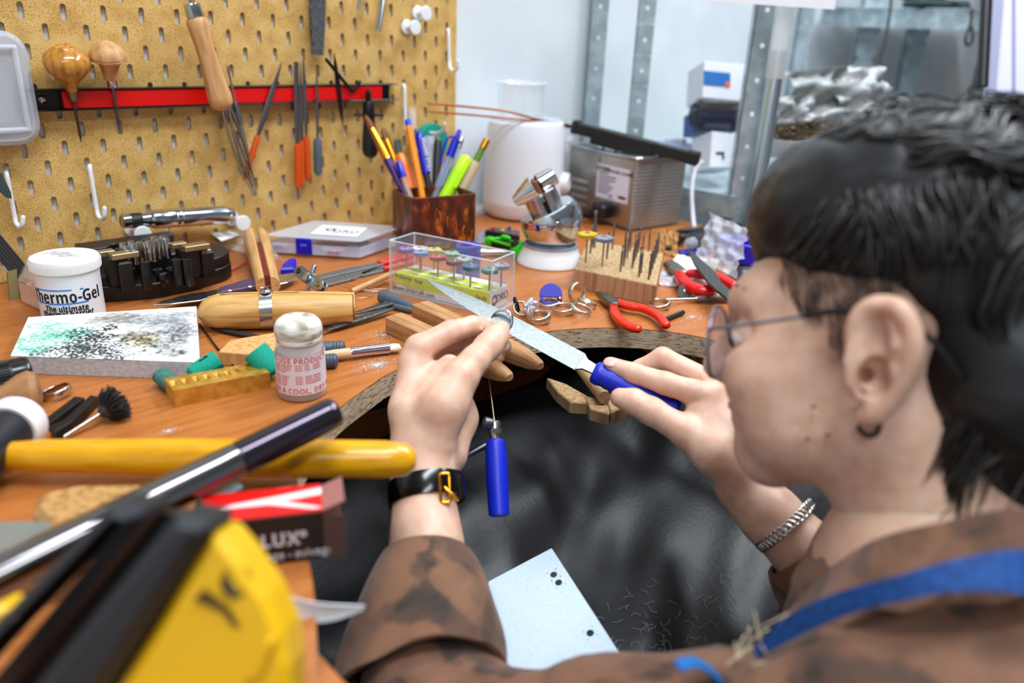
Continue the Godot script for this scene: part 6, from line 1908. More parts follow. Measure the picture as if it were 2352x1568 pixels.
func bar_clamp() -> void:
	var t := thing("bar_clamp", "large yellow and black quick release clamp standing close to the photographer", "clamp", at(Vector3(-0.15, 0.9, 0.73)))
	var o := Vector3(-0.15, 0.9, 0.73)
	var yellow := paint(Color(0.88, 0.68, 0.02), 0.38)
	var rubber := paint(Color(0.11, 0.12, 0.135), 0.6)
	var add := func(called: String, pts: Array, thick: float, m: Material, c: float) -> void:
		var s := slab_upright(pts, thick, c)
		put(t, called, s[0], m, at(-o) * s[1])
	add.call("body", [V(-.1685,.9312,.7036), V(-.1493,.9582,.7073), V(-.1277,.9908,.7103), V(-.1244,.99,.7139), V(-.1206,.9821,.7219), V(-.1163,.9689,.7335), V(-.1148,.956,.7421), V(-.116,.9438,.7477), V(-.1203,.9274,.7526), V(-.1259,.919,.7518), V(-.1798,.916,.701)], 0.026, yellow, 0.004)
	add.call("jaw_pad", [V(-.199,.9279,.6847), V(-.1371,1.0005,.7048), V(-.129,.9985,.7137), V(-.1285,.9957,.7157), V(-.1439,.9755,.712), V(-.1809,.9258,.7036)], 0.032, rubber, 0.005)
	add.call("far_jaw_pad", [V(-.221,.9227,.6467), V(-.2017,.9436,.6539), V(-.1513,.996,.6738), V(-.1425,.994,.6836), V(-.1431,.9905,.6849), V(-.2034,.9203,.6651), V(-.2202,.8996,.6604)], 0.03, rubber, 0.005)
	add.call("steel_bar", [V(-.2088,.8975,.65), V(-.1379,.9819,.6722), V(-.1294,.9832,.6797), V(-.1979,.8981,.6604)], 0.01, paint(Color(0.03, 0.03, 0.035), 0.4), 0.001)
	add.call("far_jaw", [V(-.217,.9353,.6286), V(-.1952,.9481,.6427), V(-.1919,.9461,.647), V(-.1945,.94,.6479), V(-.2177,.9217,.6355)], 0.022, yellow, 0.004)
	# pressed-in details of the body
	add.call("trigger_slot", [V(-.1465,.9725,.7237), V(-.1426,.9763,.7254), V(-.1371,.9689,.7348), V(-.1359,.9628,.7394), V(-.1376,.963,.7377), V(-.1396,.9684,.7326)], 0.001, paint(Color(0.3, 0.22, 0.01), 0.6), 0.0)
	var hole := V(-.1324,.9788,.7324)
	var away := (hole - Vector3(-0.231, 1.182, 0.981)).normalized()
	put(t, "pivot_hole", lathe([Vector2(0.0052, -0.001), Vector2(0.0062, -0.0005), Vector2(0.0052, 0.0006), Vector2(0.0044, -0.0004), Vector2(0, -0.0004)], 24), paint(Color(0.2, 0.15, 0.02), 0.6), along(hole - o, hole - o - away))
	add.call("rib", [V(-.1399,.9456,.7474), V(-.1302,.9607,.7485), V(-.1265,.9614,.7518), V(-.1351,.9459,.752)], 0.004, yellow, 0.0015)
	put(t, "stand_foot", box(Vector3(0.06, 0.012, 0.06), 0.004), yellow, at(Vector3(-0.012, 0.006, 0.0)))



# ---------- the bench right of the cutout ----------
func right_of_bench() -> void:
	bur_block()
	rings()
	pliers_and_files()
	cutter_and_remote()
	bags_and_cables()
	shelf_goods()
	filings()


func bur_block() -> void:
	var h := 0.024
	var cs := [V(.4396,.924,.3922), V(.4656,.924,.4918), V(.5875,.924,.4112), V(.5542,.924,.3111)]
	var o := middle(cs, 0.9)
	var t := thing("bur_stand", "pale wooden block drilled to hold steel burs and two bristle wheels", "stand", at(o))
	var top := grained("end_grain", noise_tex(81, 0.09, [Color(0.62, 0.5, 0.34), Color(0.76, 0.64, 0.47)], [0.3, 0.7], FastNoiseLite.TYPE_SIMPLEX, 3), Vector3.ONE * 7, 0.8)
	put(t, "block", slab_mesh(cs, h, 0.0008, o), grained("block_grain", noise_tex(82, 0.03, [Color(0.52, 0.35, 0.23), Color(0.68, 0.5, 0.35), Color(0.72, 0.55, 0.4)], [0.25, 0.5, 0.8]), Vector3(14, 1.2, 14), 0.7))
	put(t, "top_grain", slab_mesh([o + (cs[0] - o) * 0.985, o + (cs[1] - o) * 0.985, o + (cs[2] - o) * 0.985, o + (cs[3] - o) * 0.985], 0.0004, 0.0, o), top, at(Vector3(0, h - 0.0001, 0)))
	# foot of each bur on the block's top, its length, and its head
	var feet := [V(.5323,.924,.341), V(.506,.924,.358), V(.5039,.924,.387), V(.5456,.924,.3608), V(.4748,.924,.4324), V(.4959,.924,.4197), V(.5069,.924,.4117), V(.5271,.924,.4), V(.5578,.924,.3802), V(.4963,.924,.4326), V(.5077,.924,.4249), V(.5263,.924,.4126), V(.5412,.924,.4031), V(.5615,.924,.3899), V(.4756,.924,.4593), V(.4891,.924,.4514), V(.5915,.924,.3744), V(.4753,.924,.4733), V(.4925,.924,.4628), V(.5145,.924,.4486), V(.5379,.924,.4336), V(.5577,.924,.4214), V(.5757,.924,.4101), V(.5783,.924,.3944)]
	var lengths := [0.049, 0.036, 0.034, 0.034, 0.034, 0.057, 0.031, 0.036, 0.036, 0.033, 0.034, 0.033, 0.032, 0.034, 0.036, 0.034, 0.02, 0.031, 0.03, 0.031, 0.03, 0.03, 0.03, 0.03]
	var say := ["thickest bur, tall and pointed at the wall corner of the block", "bur beside the thickest one, behind the yellow bristle wheel", "short bur behind the grey bristle wheel", "slim pointed bur standing alone at the wall edge of the block", "bur nearest the person in the first row", "tallest slim bur of the first row", "third bur of the first row from the person", "fourth bur of the first row from the person", "ball ended bur at the wall end of the first row", "bur nearest the person in the middle row", "second bur of the middle row from the person", "third bur of the middle row from the person", "fourth bur of the middle row from the person", "bur at the wall end of the middle row", "front one of the two burs standing between the long rows", "rear one of the two burs standing between the long rows", "stubby bur at the wall edge between the rows", "bur nearest the person in the last row", "second bur of the last row from the person", "third bur of the last row from the person", "fourth bur of the last row from the person", "fifth bur of the last row from the person", "bur at the wall end of the last row", "slender bur standing apart beyond the last row"]
	var m := steel(0.25, Color(0.55, 0.55, 0.57))
	for k in feet.size():
		var l: float = lengths[k]
		var r := 0.0024 if k == 0 else 0.0013
		var tilt := Basis.from_euler(Vector3(0.03 * sin(k * 2.1), 0, 0.03 * cos(k * 1.7)))
		var b := thing("bur", say[k], "bur", Transform3D(tilt, feet[k] + Vector3(0, 0.0003, 0)), "steel burs in the wooden block")
		put(b, "shank", lathe([Vector2(0, 0), Vector2(r, 0), Vector2(r, l * 0.68), Vector2(r * 0.55, l * 0.76), Vector2(r * 0.5, l * 0.88)], 10), m)
		var hd := [[Vector2(r * 0.5, l * 0.87), Vector2(r * 1.05, l * 0.92), Vector2(r * 0.9, l * 0.98), Vector2(0, l)], [Vector2(r * 0.5, l * 0.84), Vector2(r * 0.9, l * 0.87), Vector2(r * 0.6, l * 0.95), Vector2(0, l)], [Vector2(r * 0.6, l * 0.86), Vector2(r * 0.8, l * 0.9), Vector2(r * 0.8, l * 0.99), Vector2(0, l)]]
		put(b, "cutting_head", lathe(hd[k % 3], 10), m)
	for k in 2:
		var foot: Vector3 = [V(.4676,.924,.384), V(.472,.924,.4064)][k]
		var w := thing("bristle_wheel", ["bright yellow bristle wheel on the bur block", "grey bristle wheel on the bur block beside the yellow one"][k], "brush wheel", at(foot + Vector3(0, 0.0003, 0)), "bristle wheels on the bur block")
		bristle_disc(w, Vector3(0, [0.0345, 0.034][k], 0), [0.0122, 0.0118][k], paint([Color(0.82, 0.66, 0.05), Color(0.52, 0.54, 0.6)][k], 0.6), Vector3.ZERO, 120 + k)


func ring(label: String, c: Vector3, tip_x: float, turn: float, tip_z: float, r: float, w: float, th: float, head: float, head_w: float, m: Material) -> Node3D:
	var t := thing("ring", label, "ring", Transform3D(Basis.from_euler(Vector3(0, deg_to_rad(turn), 0)) * Basis.from_euler(Vector3(deg_to_rad(tip_x), 0, deg_to_rad(tip_z))), c), "rings on the bench")
	put(t, "band", hoop(r, w, th, head, 48, head_w), m)
	return t


func rings() -> void:
	var silver := grained("cast_silver", noise_tex(83, 0.05, [Color(0.72, 0.68, 0.6), Color(0.88, 0.85, 0.8)], [0.3, 0.7]), Vector3.ONE * 20, 0.3, 0.95)
	ring("heavy silver signet ring lying beside the file blade", V(.3213,.906,.4507), 6, -35, 8, 0.0104, 0.0075, 0.0022, 0.003, 1.3, silver)
	ring("silver signet ring in the middle of the group of rings", V(.3623,.9055,.4474), 5, -30, 6, 0.0106, 0.0065, 0.0018, 0.0028, 1.4, silver)
	ring("plain silver ring with a wide head leaning over another ring", V(.3772,.9062,.461), -8, 150, 12, 0.0104, 0.0045, 0.002, 0.003, 1.8, silver)
	ring("thick plain silver ring behind the leaning one", V(.3994,.9062,.4488), 14, 20, -18, 0.0104, 0.005, 0.0022, 0.0, 1.0, silver)
	ring("silver ring standing on edge against the wooden bur block", V(.4009,.9125,.4319), 80, 20, 20, 0.0112, 0.0062, 0.002, 0.0008, 1.1, silver)
	ring("silver ring with a square flat head in front of the bur block", V(.4625,.9045,.4986), 4, -45, 5, 0.0112, 0.0055, 0.0018, 0.0024, 1.5, silver)
	ring("dark ring half hidden behind the acrylic case end", V(.3256,.909,.4132), 75, 60, 0, 0.008, 0.003, 0.0014, 0.0, 1.0, paint(Color(0.16, 0.16, 0.17), 0.3, 0.8))
	var g := ring("ornate silver ring with a pink heart stone beside the blue wax blank", V(.3672,.904,.4207), 3, -28, 4, 0.0098, 0.0042, 0.0022, 0.001, 1.2, silver)
	put(g, "stone", lathe([Vector2(0, -0.002), Vector2(0.0036, 0.0004), Vector2(0.0042, 0.0012), Vector2(0.003, 0.0028), Vector2(0, 0.003)], 7), paint(Color(0.5, 0.06, 0.25), 0.08), along(Vector3(0.0122, 0.003, 0), Vector3(0.0142, 0.0042, 0)))
	var st := begin()
	for k in 9:
		var a := -0.9 + 1.8 * k / 8.0
		add_lathe(st, [Vector2(0, -0.0013), Vector2(0.0013, 0), Vector2(0, 0.0013)], 8, at(Vector3(cos(a) * 0.0116, 0.0018, sin(a) * 0.0116)))
	put(g, "beading", done(st), silver)
	# crystal cluster ring
	var c := ring("silver ring carrying a large cluster of clear faceted crystals", V(.3243,.907,.4227), 30, 10, 20, 0.0088, 0.0034, 0.0018, 0.0, 1.0, silver)
	var cr := paint(Color(0.86, 0.86, 0.9), 0.06, 0.75)
	var f := RandomNumberGenerator.new()
	f.seed = 12
	var base := c.transform.affine_inverse()
	for k in 12:
		var p := V(.3283,.909,.431).lerp(V(.31,.917,.4523), f.randf()) + Vector3(f.randf_range(-0.006, 0.006), f.randf_range(-0.004, 0.007), f.randf_range(-0.005, 0.005))
		put(c, "crystal", lathe([Vector2(0, -0.0045), Vector2(0.0026, -0.003), Vector2(0.003, 0.002), Vector2(0.0016, 0.0045), Vector2(0, 0.0048)], 6, 1.0, 5.0), cr, base * Transform3D(Basis.from_euler(Vector3(f.randf() * 3, f.randf() * 3, f.randf() * 3)), p))
	# blue wax ring blank
	var b := Basis.from_euler(Vector3(0, deg_to_rad(-44), 0)) * Basis.from_euler(Vector3(deg_to_rad(-28), 0, 0))
	st = begin()
	var r := 0.0126
	var seg := PackedVector2Array()
	for k in 22:
		var a := lerpf(-0.22, PI + 0.22, k / 21.0)
		seg.append(Vector2(cos(a), sin(a)) * r)
	add_prism(st, seg, 0.0042, 0.0005)
	var band := PackedVector2Array()
	for k in 14:
		var a := lerpf(PI + 0.1, TAU - 0.1, k / 13.0)
		band.append(Vector2(cos(a), sin(a)) * r)
	for k in 14:
		var a := lerpf(TAU - 0.1, PI + 0.1, k / 13.0)
		band.append(Vector2(cos(a) * (r - 0.0026), sin(a) * (r - 0.0032)))
	add_prism(st, band, 0.0042, 0.0003)
	single("wax_ring", "blue carving wax ring blank standing tilted among the silver rings", "ring blank", done(st), paint(Color(0.02, 0.05, 0.66), 0.35), Transform3D(b, V(.3731,.9118,.4183)), "")


func grip(t: Node3D, o: Vector3, pts: Array, r: float, m: Material) -> void:
	var rel := []
	for p in pts:
		rel.append(p - o)
	var path := curve(rel, 6)
	var rad := PackedFloat32Array()
	for i in path.size():
		rad.append(r * (0.8 + 0.2 * minf(1.0, i / 5.0)))
	put(t, "grip", tube(path, rad, 14, 0.8, Vector3.UP), m)


func pliers_and_files() -> void:
	var orange := paint(Color(0.85, 0.16, 0.02), 0.22)
	var red := paint(Color(0.82, 0.04, 0.04), 0.25)
	var jaw := steel(0.3, Color(0.5, 0.48, 0.46))
	var o := V(.4276,.907,.4651)
	var t := thing("pliers", "small pliers with orange dipped grips reaching over the cutout edge", "pliers", at(o), "dipped handle pliers")
	put(t, "jaw", slab_mesh([V(.4286,.908,.4353), V(.4352,.908,.4478), V(.4288,.908,.4715), V(.4171,.908,.4811), V(.4052,.908,.4812), V(.4118,.908,.4645)], 0.008, 0.0022, o), jaw, at(Vector3(0, -0.004, 0)))
	put(t, "joint_pin", rod(0.0028, 0.0016, 0.0005, 16), steel(0.2), at(V(.4075,.9122,.4819) - o))
	put(t, "shank", tube(PackedVector3Array([V(.4174,.907,.4723) - o, V(.4241,.907,.4755) - o]), 0.004, 10), jaw)
	grip(t, o, [V(.4268,.907,.4683), V(.4222,.908,.4867), V(.4297,.908,.5047), V(.4226,.908,.5286), V(.4071,.908,.5496)], 0.0055, orange)
	grip(t, o, [V(.4147,.907,.474), V(.3939,.908,.4936), V(.3777,.908,.5146), V(.3725,.908,.5313), V(.3746,.908,.5391)], 0.0055, orange)
	o = V(.5887,.91,.4286)
	t = thing("pliers", "pliers with red dipped grips lying under the big dark file", "pliers", at(o), "dipped handle pliers")
	put(t, "jaw", slab_mesh([V(.5793,.912,.4183), V(.5993,.912,.4152), V(.5892,.912,.4373), V(.5713,.912,.4617), V(.5591,.912,.4575), V(.5668,.912,.4355)], 0.008, 0.002, o), steel(0.3, Color(0.66, 0.64, 0.58)), at(Vector3(0, -0.002, 0)))
	grip(t, o, [V(.5591,.912,.4575), V(.5321,.913,.4853), V(.523,.913,.5073), V(.5299,.913,.5204)], 0.0085, red)
	grip(t, o, [V(.5702,.913,.4649), V(.5757,.914,.4775), V(.5809,.914,.4988), V(.5686,.914,.5281)], 0.0075, red)
	var dark := grained("dark_file", noise_tex(84, 0.14, [Color(0.17, 0.18, 0.18), Color(0.4, 0.41, 0.41)], [0.35, 0.75], FastNoiseLite.TYPE_SIMPLEX, 3), Vector3.ONE * 9, 0.45, 0.6)
	var ff := slab_upright([V(.5027,.926,.5419), V(.5281,.926,.535), V(.49,.918,.5901), V(.4777,.918,.5877)], 0.003)
	var f := slab("flat_file", "broad dark file dusted with filings lying across the red pliers", "file", [V(.6142,.927,.4303), V(.6076,.927,.4435), V(.5598,.926,.5058), V(.5281,.926,.535), V(.479,.922,.596), V(.4666,.922,.5934), V(.5027,.926,.5419), V(.5132,.926,.5282), V(.567,.927,.4726)], 0.9245, 0.0035, dark, 0.0004)
	# cutting disc on its mandrel, scraper, graphite stick
	var cd := thing("cutting_disc", "thin grey cutting disc on a mandrel leaning by the red pliers", "disc", along(V(.517,.9085,.4959), V(.517,.9085,.4959) + Vector3(-0.6, 0.3, 0.75)))
	put(cd, "disc", lathe([Vector2(0, -0.0004), Vector2(0.0086, -0.0004), Vector2(0.0086, 0.0004), Vector2(0, 0.0004)], 40), paint(Color(0.36, 0.37, 0.37), 0.7))
	put(cd, "screw", lathe([Vector2(0, 0), Vector2(0.0024, 0), Vector2(0.0024, 0.0014), Vector2(0.0012, 0.0018), Vector2(0, 0.0018)], 14), steel(0.25))
	stick("scraper", "slim tool with steel rod and grey brown handle in front of the cutting disc", "scraper", V(.4828,.905,.4949), V(.5522,.906,.542), [["rod", steel(0.22), [[0.0, 0.0012], [0.42, 0.0014]]], ["ferrule", steel(0.2), [[0.41, 0.0024], [0.44, 0.0026]]], ["handle", paint(Color(0.38, 0.31, 0.26), 0.5), [[0.44, 0.0038], [0.6, 0.0044], [0.98, 0.0044], [1.0, 0.003]]]])
	stick("graphite_stick", "short dark rod lying beside the orange grip end", "rod", V(.4334,.903,.5314), V(.4673,.903,.5293), [["rod", paint(Color(0.12, 0.13, 0.14), 0.45, 0.3), [[0.0, 0.0026], [1.0, 0.0026]]]])
	stick("scraper", "curved bright steel burnisher tip beside the spectacles", "burnisher", V(.5382,.906,.516), V(.5649,.908,.551), [["rod", steel(0.15), [[0.0, 0.0006], [0.4, 0.0016], [1.0, 0.0026]]]])
	var nest := []
	for i in 70:
		nest.append(V(.531,.906,.564) + Vector3(cos(i * 1.9) * 0.01, 0.004 * sin(i * 2.7), sin(i * 1.3) * 0.008))
	wire("metal_shavings", "nest of brown metal shavings beside the big file", "shavings", nest, 0.0005, steel(0.4, Color(0.35, 0.27, 0.2)), "", 2)


func cutter_and_remote() -> void:
	var black := paint(Color(0.06, 0.065, 0.07), 0.4)
	var cs := [V(.5067,.914,.1573), V(.5299,.914,.1473), V(.5461,.914,.1867), V(.5239,.914,.2116)]
	var o := middle(cs, 0.9)
	var t := thing("button_box", "small black box with red, yellow and blue buttons behind the green cutter", "control box", at(o))
	put(t, "case", slab_mesh(cs, 0.013, 0.001, o), black)
	put(t, "top_panel", slab_mesh([o + (cs[0] - o) * 0.9, o + (cs[1] - o) * 0.9, o + (cs[2] - o) * 0.9, o + (cs[3] - o) * 0.9], 0.0008, 0.0, o), paint(Color(0.22, 0.23, 0.26), 0.35), at(Vector3(0, 0.0128, 0)))
	var hue := [Color(0.78, 0.15, 0.12), Color(0.85, 0.75, 0.05), Color(0.08, 0.12, 0.5)]
	var q := [V(.5184,.914,.162), V(.5206,.914,.1791), V(.5398,.914,.1731)]
	for k in 3:
		put(t, "button", rod(0.0027, 0.0028, 0.0005, 16), paint(hue[k], 0.4), at(q[k] - o))
	slab("grey_plate", "grey metal plate lying beside the black button box", "plate", [V(.4708,.904,.1697), V(.5205,.904,.1303), V(.5363,.904,.128), V(.4939,.904,.1796), V(.4676,.904,.1818)], 0.9, 0.004, grained("plate_grey", noise_tex(85, 0.04, [Color(0.32, 0.33, 0.34), Color(0.55, 0.56, 0.57)], [0.3, 0.7]), Vector3.ONE * 12, 0.6), 0.0006)
	var lime := paint(Color(0.18, 0.78, 0.02), 0.35)
	var a := V(.472,.912,.202)
	var b := V(.4753,.912,.2698)
	t = thing("utility_cutter", "bright green and black utility cutter in front of the white vise base", "cutter", along(a, b))
	var l := (b - a).length()
	put(t, "nose", lathe([Vector2(0, 0), Vector2(0.006, 0), Vector2(0.007, 0.002), Vector2(0.0075, l * 0.2), Vector2(0, l * 0.2)], 24), lime)
	put(t, "blade_body", box(Vector3(0.012, l * 0.7, 0.014), 0.002), paint(Color(0.1, 0.08, 0.08), 0.45), at(Vector3(0, l * 0.5, -0.002)))
	var st := begin()
	var fr := rounded_rect(0.017, l * 0.62, 0.005)
	var loop := PackedVector3Array()
	for p in fr:
		loop.append(Vector3(p.x, p.y + l * 0.5, 0.0055))
	loop.append(loop[0])
	add_tube(st, loop, 0.0018, 8)
	put(t, "frame", done(st), lime)
	put(t, "thumb_pad", lathe([Vector2(0, -0.002), Vector2(0.008, -0.001), Vector2(0.009, 0.001), Vector2(0.007, 0.003), Vector2(0, 0.0036)], 24, 0.45), lime, Transform3D(Basis(Vector3(0, 1, 0), Vector3(0, 0, 1), Vector3(1, 0, 0)), Vector3(-0.006, l * 0.42, 0.009)))
	put(t, "end_knob", lathe([Vector2(0.002, l * 0.74), Vector2(0.0105, l * 0.78), Vector2(0.013, l * 0.88), Vector2(0.0115, l * 0.98), Vector2(0.006, l), Vector2(0, l)], 28), lime)
	put(t, "button", rod(0.0062, 0.006, 0.001, 20), black, along(Vector3(0.004, l * 0.86, 0.006), Vector3(0.012, l * 0.84, 0.014)))
	stick("steel_tube", "bright steel tube between the blue wax tube and the green cutter", "tube", V(.4373,.906,.2221), V(.4758,.906,.2488), [["tube", steel(0.2, Color(0.8, 0.78, 0.76)), [[0.0, 0.006], [0.2, 0.006], [0.21, 0.0048], [1.0, 0.0048]]]])


func bags_and_cables() -> void:
	var film := glass(Color(0.9, 0.91, 0.95), 0.3, 0.12)
	for k in 2:
		var c: Array = [[V(.6466,.912,.4231), V(.6018,.912,.5103), Vector3(0.05, 0.05, -0.02), 0.005], [V(.5311,.903,.4499), V(.5626,.903,.5065), Vector3(0.04, 0.004, -0.045), 0.003]][k]
		single("zip_bag", ["clear plastic bag crumpled behind the big dark file", "clear plastic bag lying flat under the red pliers"][k], "bag", crumpled(Vector3.ZERO, c[1] - c[0], c[2], c[3], 20 + k), film, at(c[0]), "clear bags by the bur block")
	single("paper_packet", "white paper packet under the clear bag beside the bur block", "paper", crumpled(Vector3.ZERO, V(.6199,.904,.4688) - V(.5904,.904,.4194), Vector3(0.06, 0.003, -0.03), 0.002, 31), paint(Color(0.82, 0.81, 0.74), 0.7), at(V(.5904,.904,.4194)))
	single("sandpaper", "curled tan piece of sandpaper behind the bur block", "sandpaper", crumpled(Vector3.ZERO, V(.6605,.902,.3787) - V(.6585,.902,.3497), Vector3(0.03, 0.026, -0.02), 0.004, 33), grained("sand", noise_tex(86, 0.2, [Color(0.6, 0.42, 0.22), Color(0.76, 0.57, 0.34)], [0.3, 0.7], FastNoiseLite.TYPE_SIMPLEX, 2), Vector3.ONE * 12, 0.95), at(V(.655,.901,.354)))
	var cable := paint(Color(0.04, 0.042, 0.045), 0.5)
	wire("power_cable", "black power cable looped behind the bur block", "cable", [V(.6651,.908,.3643), V(.719,.908,.3457), V(.7522,.91,.3437), V(.8082,.912,.3522), V(.8587,.912,.3589), V(.8134,.92,.3552), V(.7791,.912,.3327), V(.7549,.91,.3199), V(.7263,.91,.3356), V(.7215,.912,.3571), V(.7809,.914,.3695)], 0.0045, cable)
	stick("tool_grip", "black ribbed tool grip lying behind the blue bar", "grip", V(.6806,.914,.3824), V(.7939,.914,.391), [["nose", glass(Color(0.85, 0.88, 0.92), 0.35, 0.08), [[0.0, 0.004], [0.04, 0.0085], [0.14, 0.0105]]], ["grip", grained("knurl", noise_tex(87, 0.3, [Color(0.03, 0.035, 0.04), Color(0.14, 0.15, 0.16)], [0.45, 0.6], FastNoiseLite.TYPE_CELLULAR, 1), Vector3.ONE * 25, 0.4), [[0.13, 0.012], [0.3, 0.0128], [1.0, 0.0125]]]])
	slab("blue_bar", "flat blue plastic bar in front of the black ribbed grip", "bar", [V(.6777,.906,.3724), V(.6679,.906,.3823), V(.7084,.906,.4049), V(.7241,.906,.3932)], 0.9, 0.006, paint(Color(0.03, 0.1, 0.62), 0.4), 0.0008)
	single("blue_box", "deep blue plastic box behind the person's forehead", "box", lathe([Vector2(0, 0), Vector2(0.026, 0), Vector2(0.03, 0.004), Vector2(0.031, 0.028), Vector2(0.029, 0.03), Vector2(0.026, 0.026), Vector2(0.025, 0.006), Vector2(0, 0.005)], 6, 1.2), paint(Color(0.03, 0.06, 0.72), 0.35), at(V(.7142,.901,.4493)))
	single("dark_pouch", "dark crumpled pouch between blue box and big file", "pouch", lathe([Vector2(0, 0), Vector2(0.02, 0.001), Vector2(0.024, 0.008), Vector2(0.018, 0.016), Vector2(0.008, 0.02), Vector2(0, 0.021)], 9, 0.8), paint(Color(0.08, 0.085, 0.085), 0.35), at(V(.6272,.901,.5075)))
	wire("cable", "white cord hanging down beside the steel cleaner", "cord", [V(.8815,.9954,.2602), V(.8696,.9799,.2573), V(.8503,.9521,.2689), V(.8348,.9217,.2858), V(.8231,.9047,.2989)], 0.0035, paint(Color(0.86, 0.87, 0.9), 0.5))


func shelf_goods() -> void:
	var block := func(called: String, label: String, cat: String, pts: Array, thick: float, m: Material, c: float) -> Node3D:
		var s := slab_upright(pts, thick, c)
		var t := thing(called, label, cat, s[1])
		put(t, "body", s[0], m)
		return t
	var white := paint(Color(0.86, 0.87, 0.9), 0.5)
	var t: Node3D = block.call("white_carton", "white carton with a black printed mark at the bottom of the shelf stack", "box", [V(.9362,.9711,.2218), V(.9877,.9699,.2426), V(1.0037,1.022,.2292), V(.9533,1.028,.2069)], 0.06, white, 0.001)
	put(t, "print", box(Vector3(0.016, 0.004, 0.001)), paint(Color(0.08, 0.08, 0.08), 0.6), at(Vector3(0.022, 0.024, 0.0305)))
	put(t, "print", box(Vector3(0.004, 0.013, 0.001)), paint(Color(0.08, 0.08, 0.08), 0.6), at(Vector3(0.028, 0.02, 0.0305)))
	t = block.call("blue_carton", "blue and white carton lying in the middle of the shelf stack", "box", [V(.9584,1.0278,.182), V(1.0195,1.0237,.2137), V(1.0293,1.0594,.2034), V(.9677,1.0615,.1724)], 0.06, paint(Color(0.06, 0.33, 0.6), 0.45), 0.001)
	stick("tinted_jar", "brown tinted see through jar lying on the shelf stack", "jar", V(.9435,1.0602,.1945), V(1.021,1.0576,.2264), [["body", glass(Color(0.2, 0.16, 0.12), 0.7, 0.1), [[0.0, 0.02], [0.08, 0.027], [0.9, 0.0275], [1.0, 0.022]]]])
	t = block.call("white_carton", "white carton with a blue and orange label on top of the shelf stack", "box", [V(.9737,1.0771,.1695), V(1.0436,1.0728,.2098), V(1.0595,1.1313,.1929), V(.9906,1.1354,.1536)], 0.06, white, 0.001)
	put(t, "label_print", box(Vector3(0.05, 0.024, 0.001)), paint(Color(0.04, 0.4, 0.68), 0.45), at(Vector3(0.027, 0.034, 0.0305)))
	put(t, "label_print", rod(0.005, 0.0008), paint(Color(0.85, 0.4, 0.1), 0.5), Transform3D(Basis(Vector3.RIGHT, Vector3(0, 0, 1), Vector3(0, -1, 0)), Vector3(0.047, 0.026, 0.0308)))
	single("shelf_papers", "loose leaflets lying on the shelf beside the carton stack", "paper", crumpled(Vector3.ZERO, V(.9584,1.0008,.1969) - V(.9187,.9937,.1622), Vector3(0.03, 0.012, -0.05), 0.004, 41), paint(Color(0.6, 0.62, 0.72), 0.7), at(V(.9187,.9937,.1622)))
	# wood wool in a clear bag and a white bowl
	var st := begin()
	var f := RandomNumberGenerator.new()
	f.seed = 21
	for k in 160:
		var c := Vector3(f.randf_range(-0.09, 0.07), f.randf_range(-0.02, 0.03), f.randf_range(-0.04, 0.04))
		var p := []
		for i in 4:
			p.append(c + Vector3(f.randf_range(-0.03, 0.03), f.randf_range(-0.014, 0.014), f.randf_range(-0.03, 0.03)))
		add_tube(st, curve(p, 3), 0.0016, 4, 0.5)
	var ww := single("wood_wool", "heap of brown wood wool on the shelf behind the person's hair", "packing", done(st), paint(Color(0.36, 0.27, 0.15), 0.8), at(V(1.1395,1.0228,.3009)))
	ww.set_meta("kind", "stuff")
	for k in 3:
		single("plastic_wrap", ["crumpled pale plastic wrap over the wood wool", "crumpled plastic wrap beside the round metal pole", "crumpled plastic wrap further along the shelf"][k], "wrap", crumpled(Vector3.ZERO, Vector3(0.11, 0.01, 0.05) * [1.3, 0.6, 1.0][k], Vector3(-0.01, 0.075, -0.03) * [1.1, 0.7, 1.0][k], 0.02, 51 + k, 12), paint(Color(0.62, 0.63, 0.63), 0.3), at([V(1.1553,1.0514,.2704), V(1.0639,1.0378,.2791), V(1.243,1.063,.3043)][k]), "plastic wrap on the shelf")
	single("white_bowl", "white bowl edge showing between pole and hair", "bowl", lathe([Vector2(0, 0), Vector2(0.03, 0.002), Vector2(0.05, 0.02), Vector2(0.056, 0.034), Vector2(0.053, 0.034), Vector2(0.046, 0.02), Vector2(0, 0.006)], 40), paint(Color(0.85, 0.86, 0.87), 0.35), at(V(1.0654,.995,.3043)))
	var dark := paint(Color(0.05, 0.055, 0.06), 0.5)
	single("black_bag", "flat black bag on the upper shelf beside the white lamp post", "bag", crumpled(Vector3.ZERO, V(1.6985,1.2638,.3358) - V(1.7329,1.2677,.217), Vector3(0.03, 0.03, -0.1), 0.008, 61), dark, at(V(1.7329,1.2677,.217)))
	single("teal_pouch", "teal and black pouch under the black bag on the upper shelf", "pouch", box(Vector3(0.12, 0.02, 0.08), 0.008), paint(Color(0.05, 0.16, 0.17), 0.6), turned(V(1.7275,1.2695,.2557), -40))
	wire("wrist_strap", "black looped strap hanging from the upper shelf", "strap", [V(1.6652,1.2591,.3511), V(1.6578,1.234,.3578), V(1.6432,1.2059,.3592), V(1.6411,1.1918,.3649), V(1.648,1.1938,.3706), V(1.6547,1.2107,.3677), V(1.6565,1.2314,.358)], 0.003, dark)
	wire("hanging_cable", "thin black cable hanging down between the far uprights", "cable", [V(1.5313,1.2862,.2358), V(1.5213,1.253,.2444), V(1.5001,1.1949,.2561), V(1.4738,1.1364,.2629), V(1.4582,1.0908,.273)], 0.003, dark)
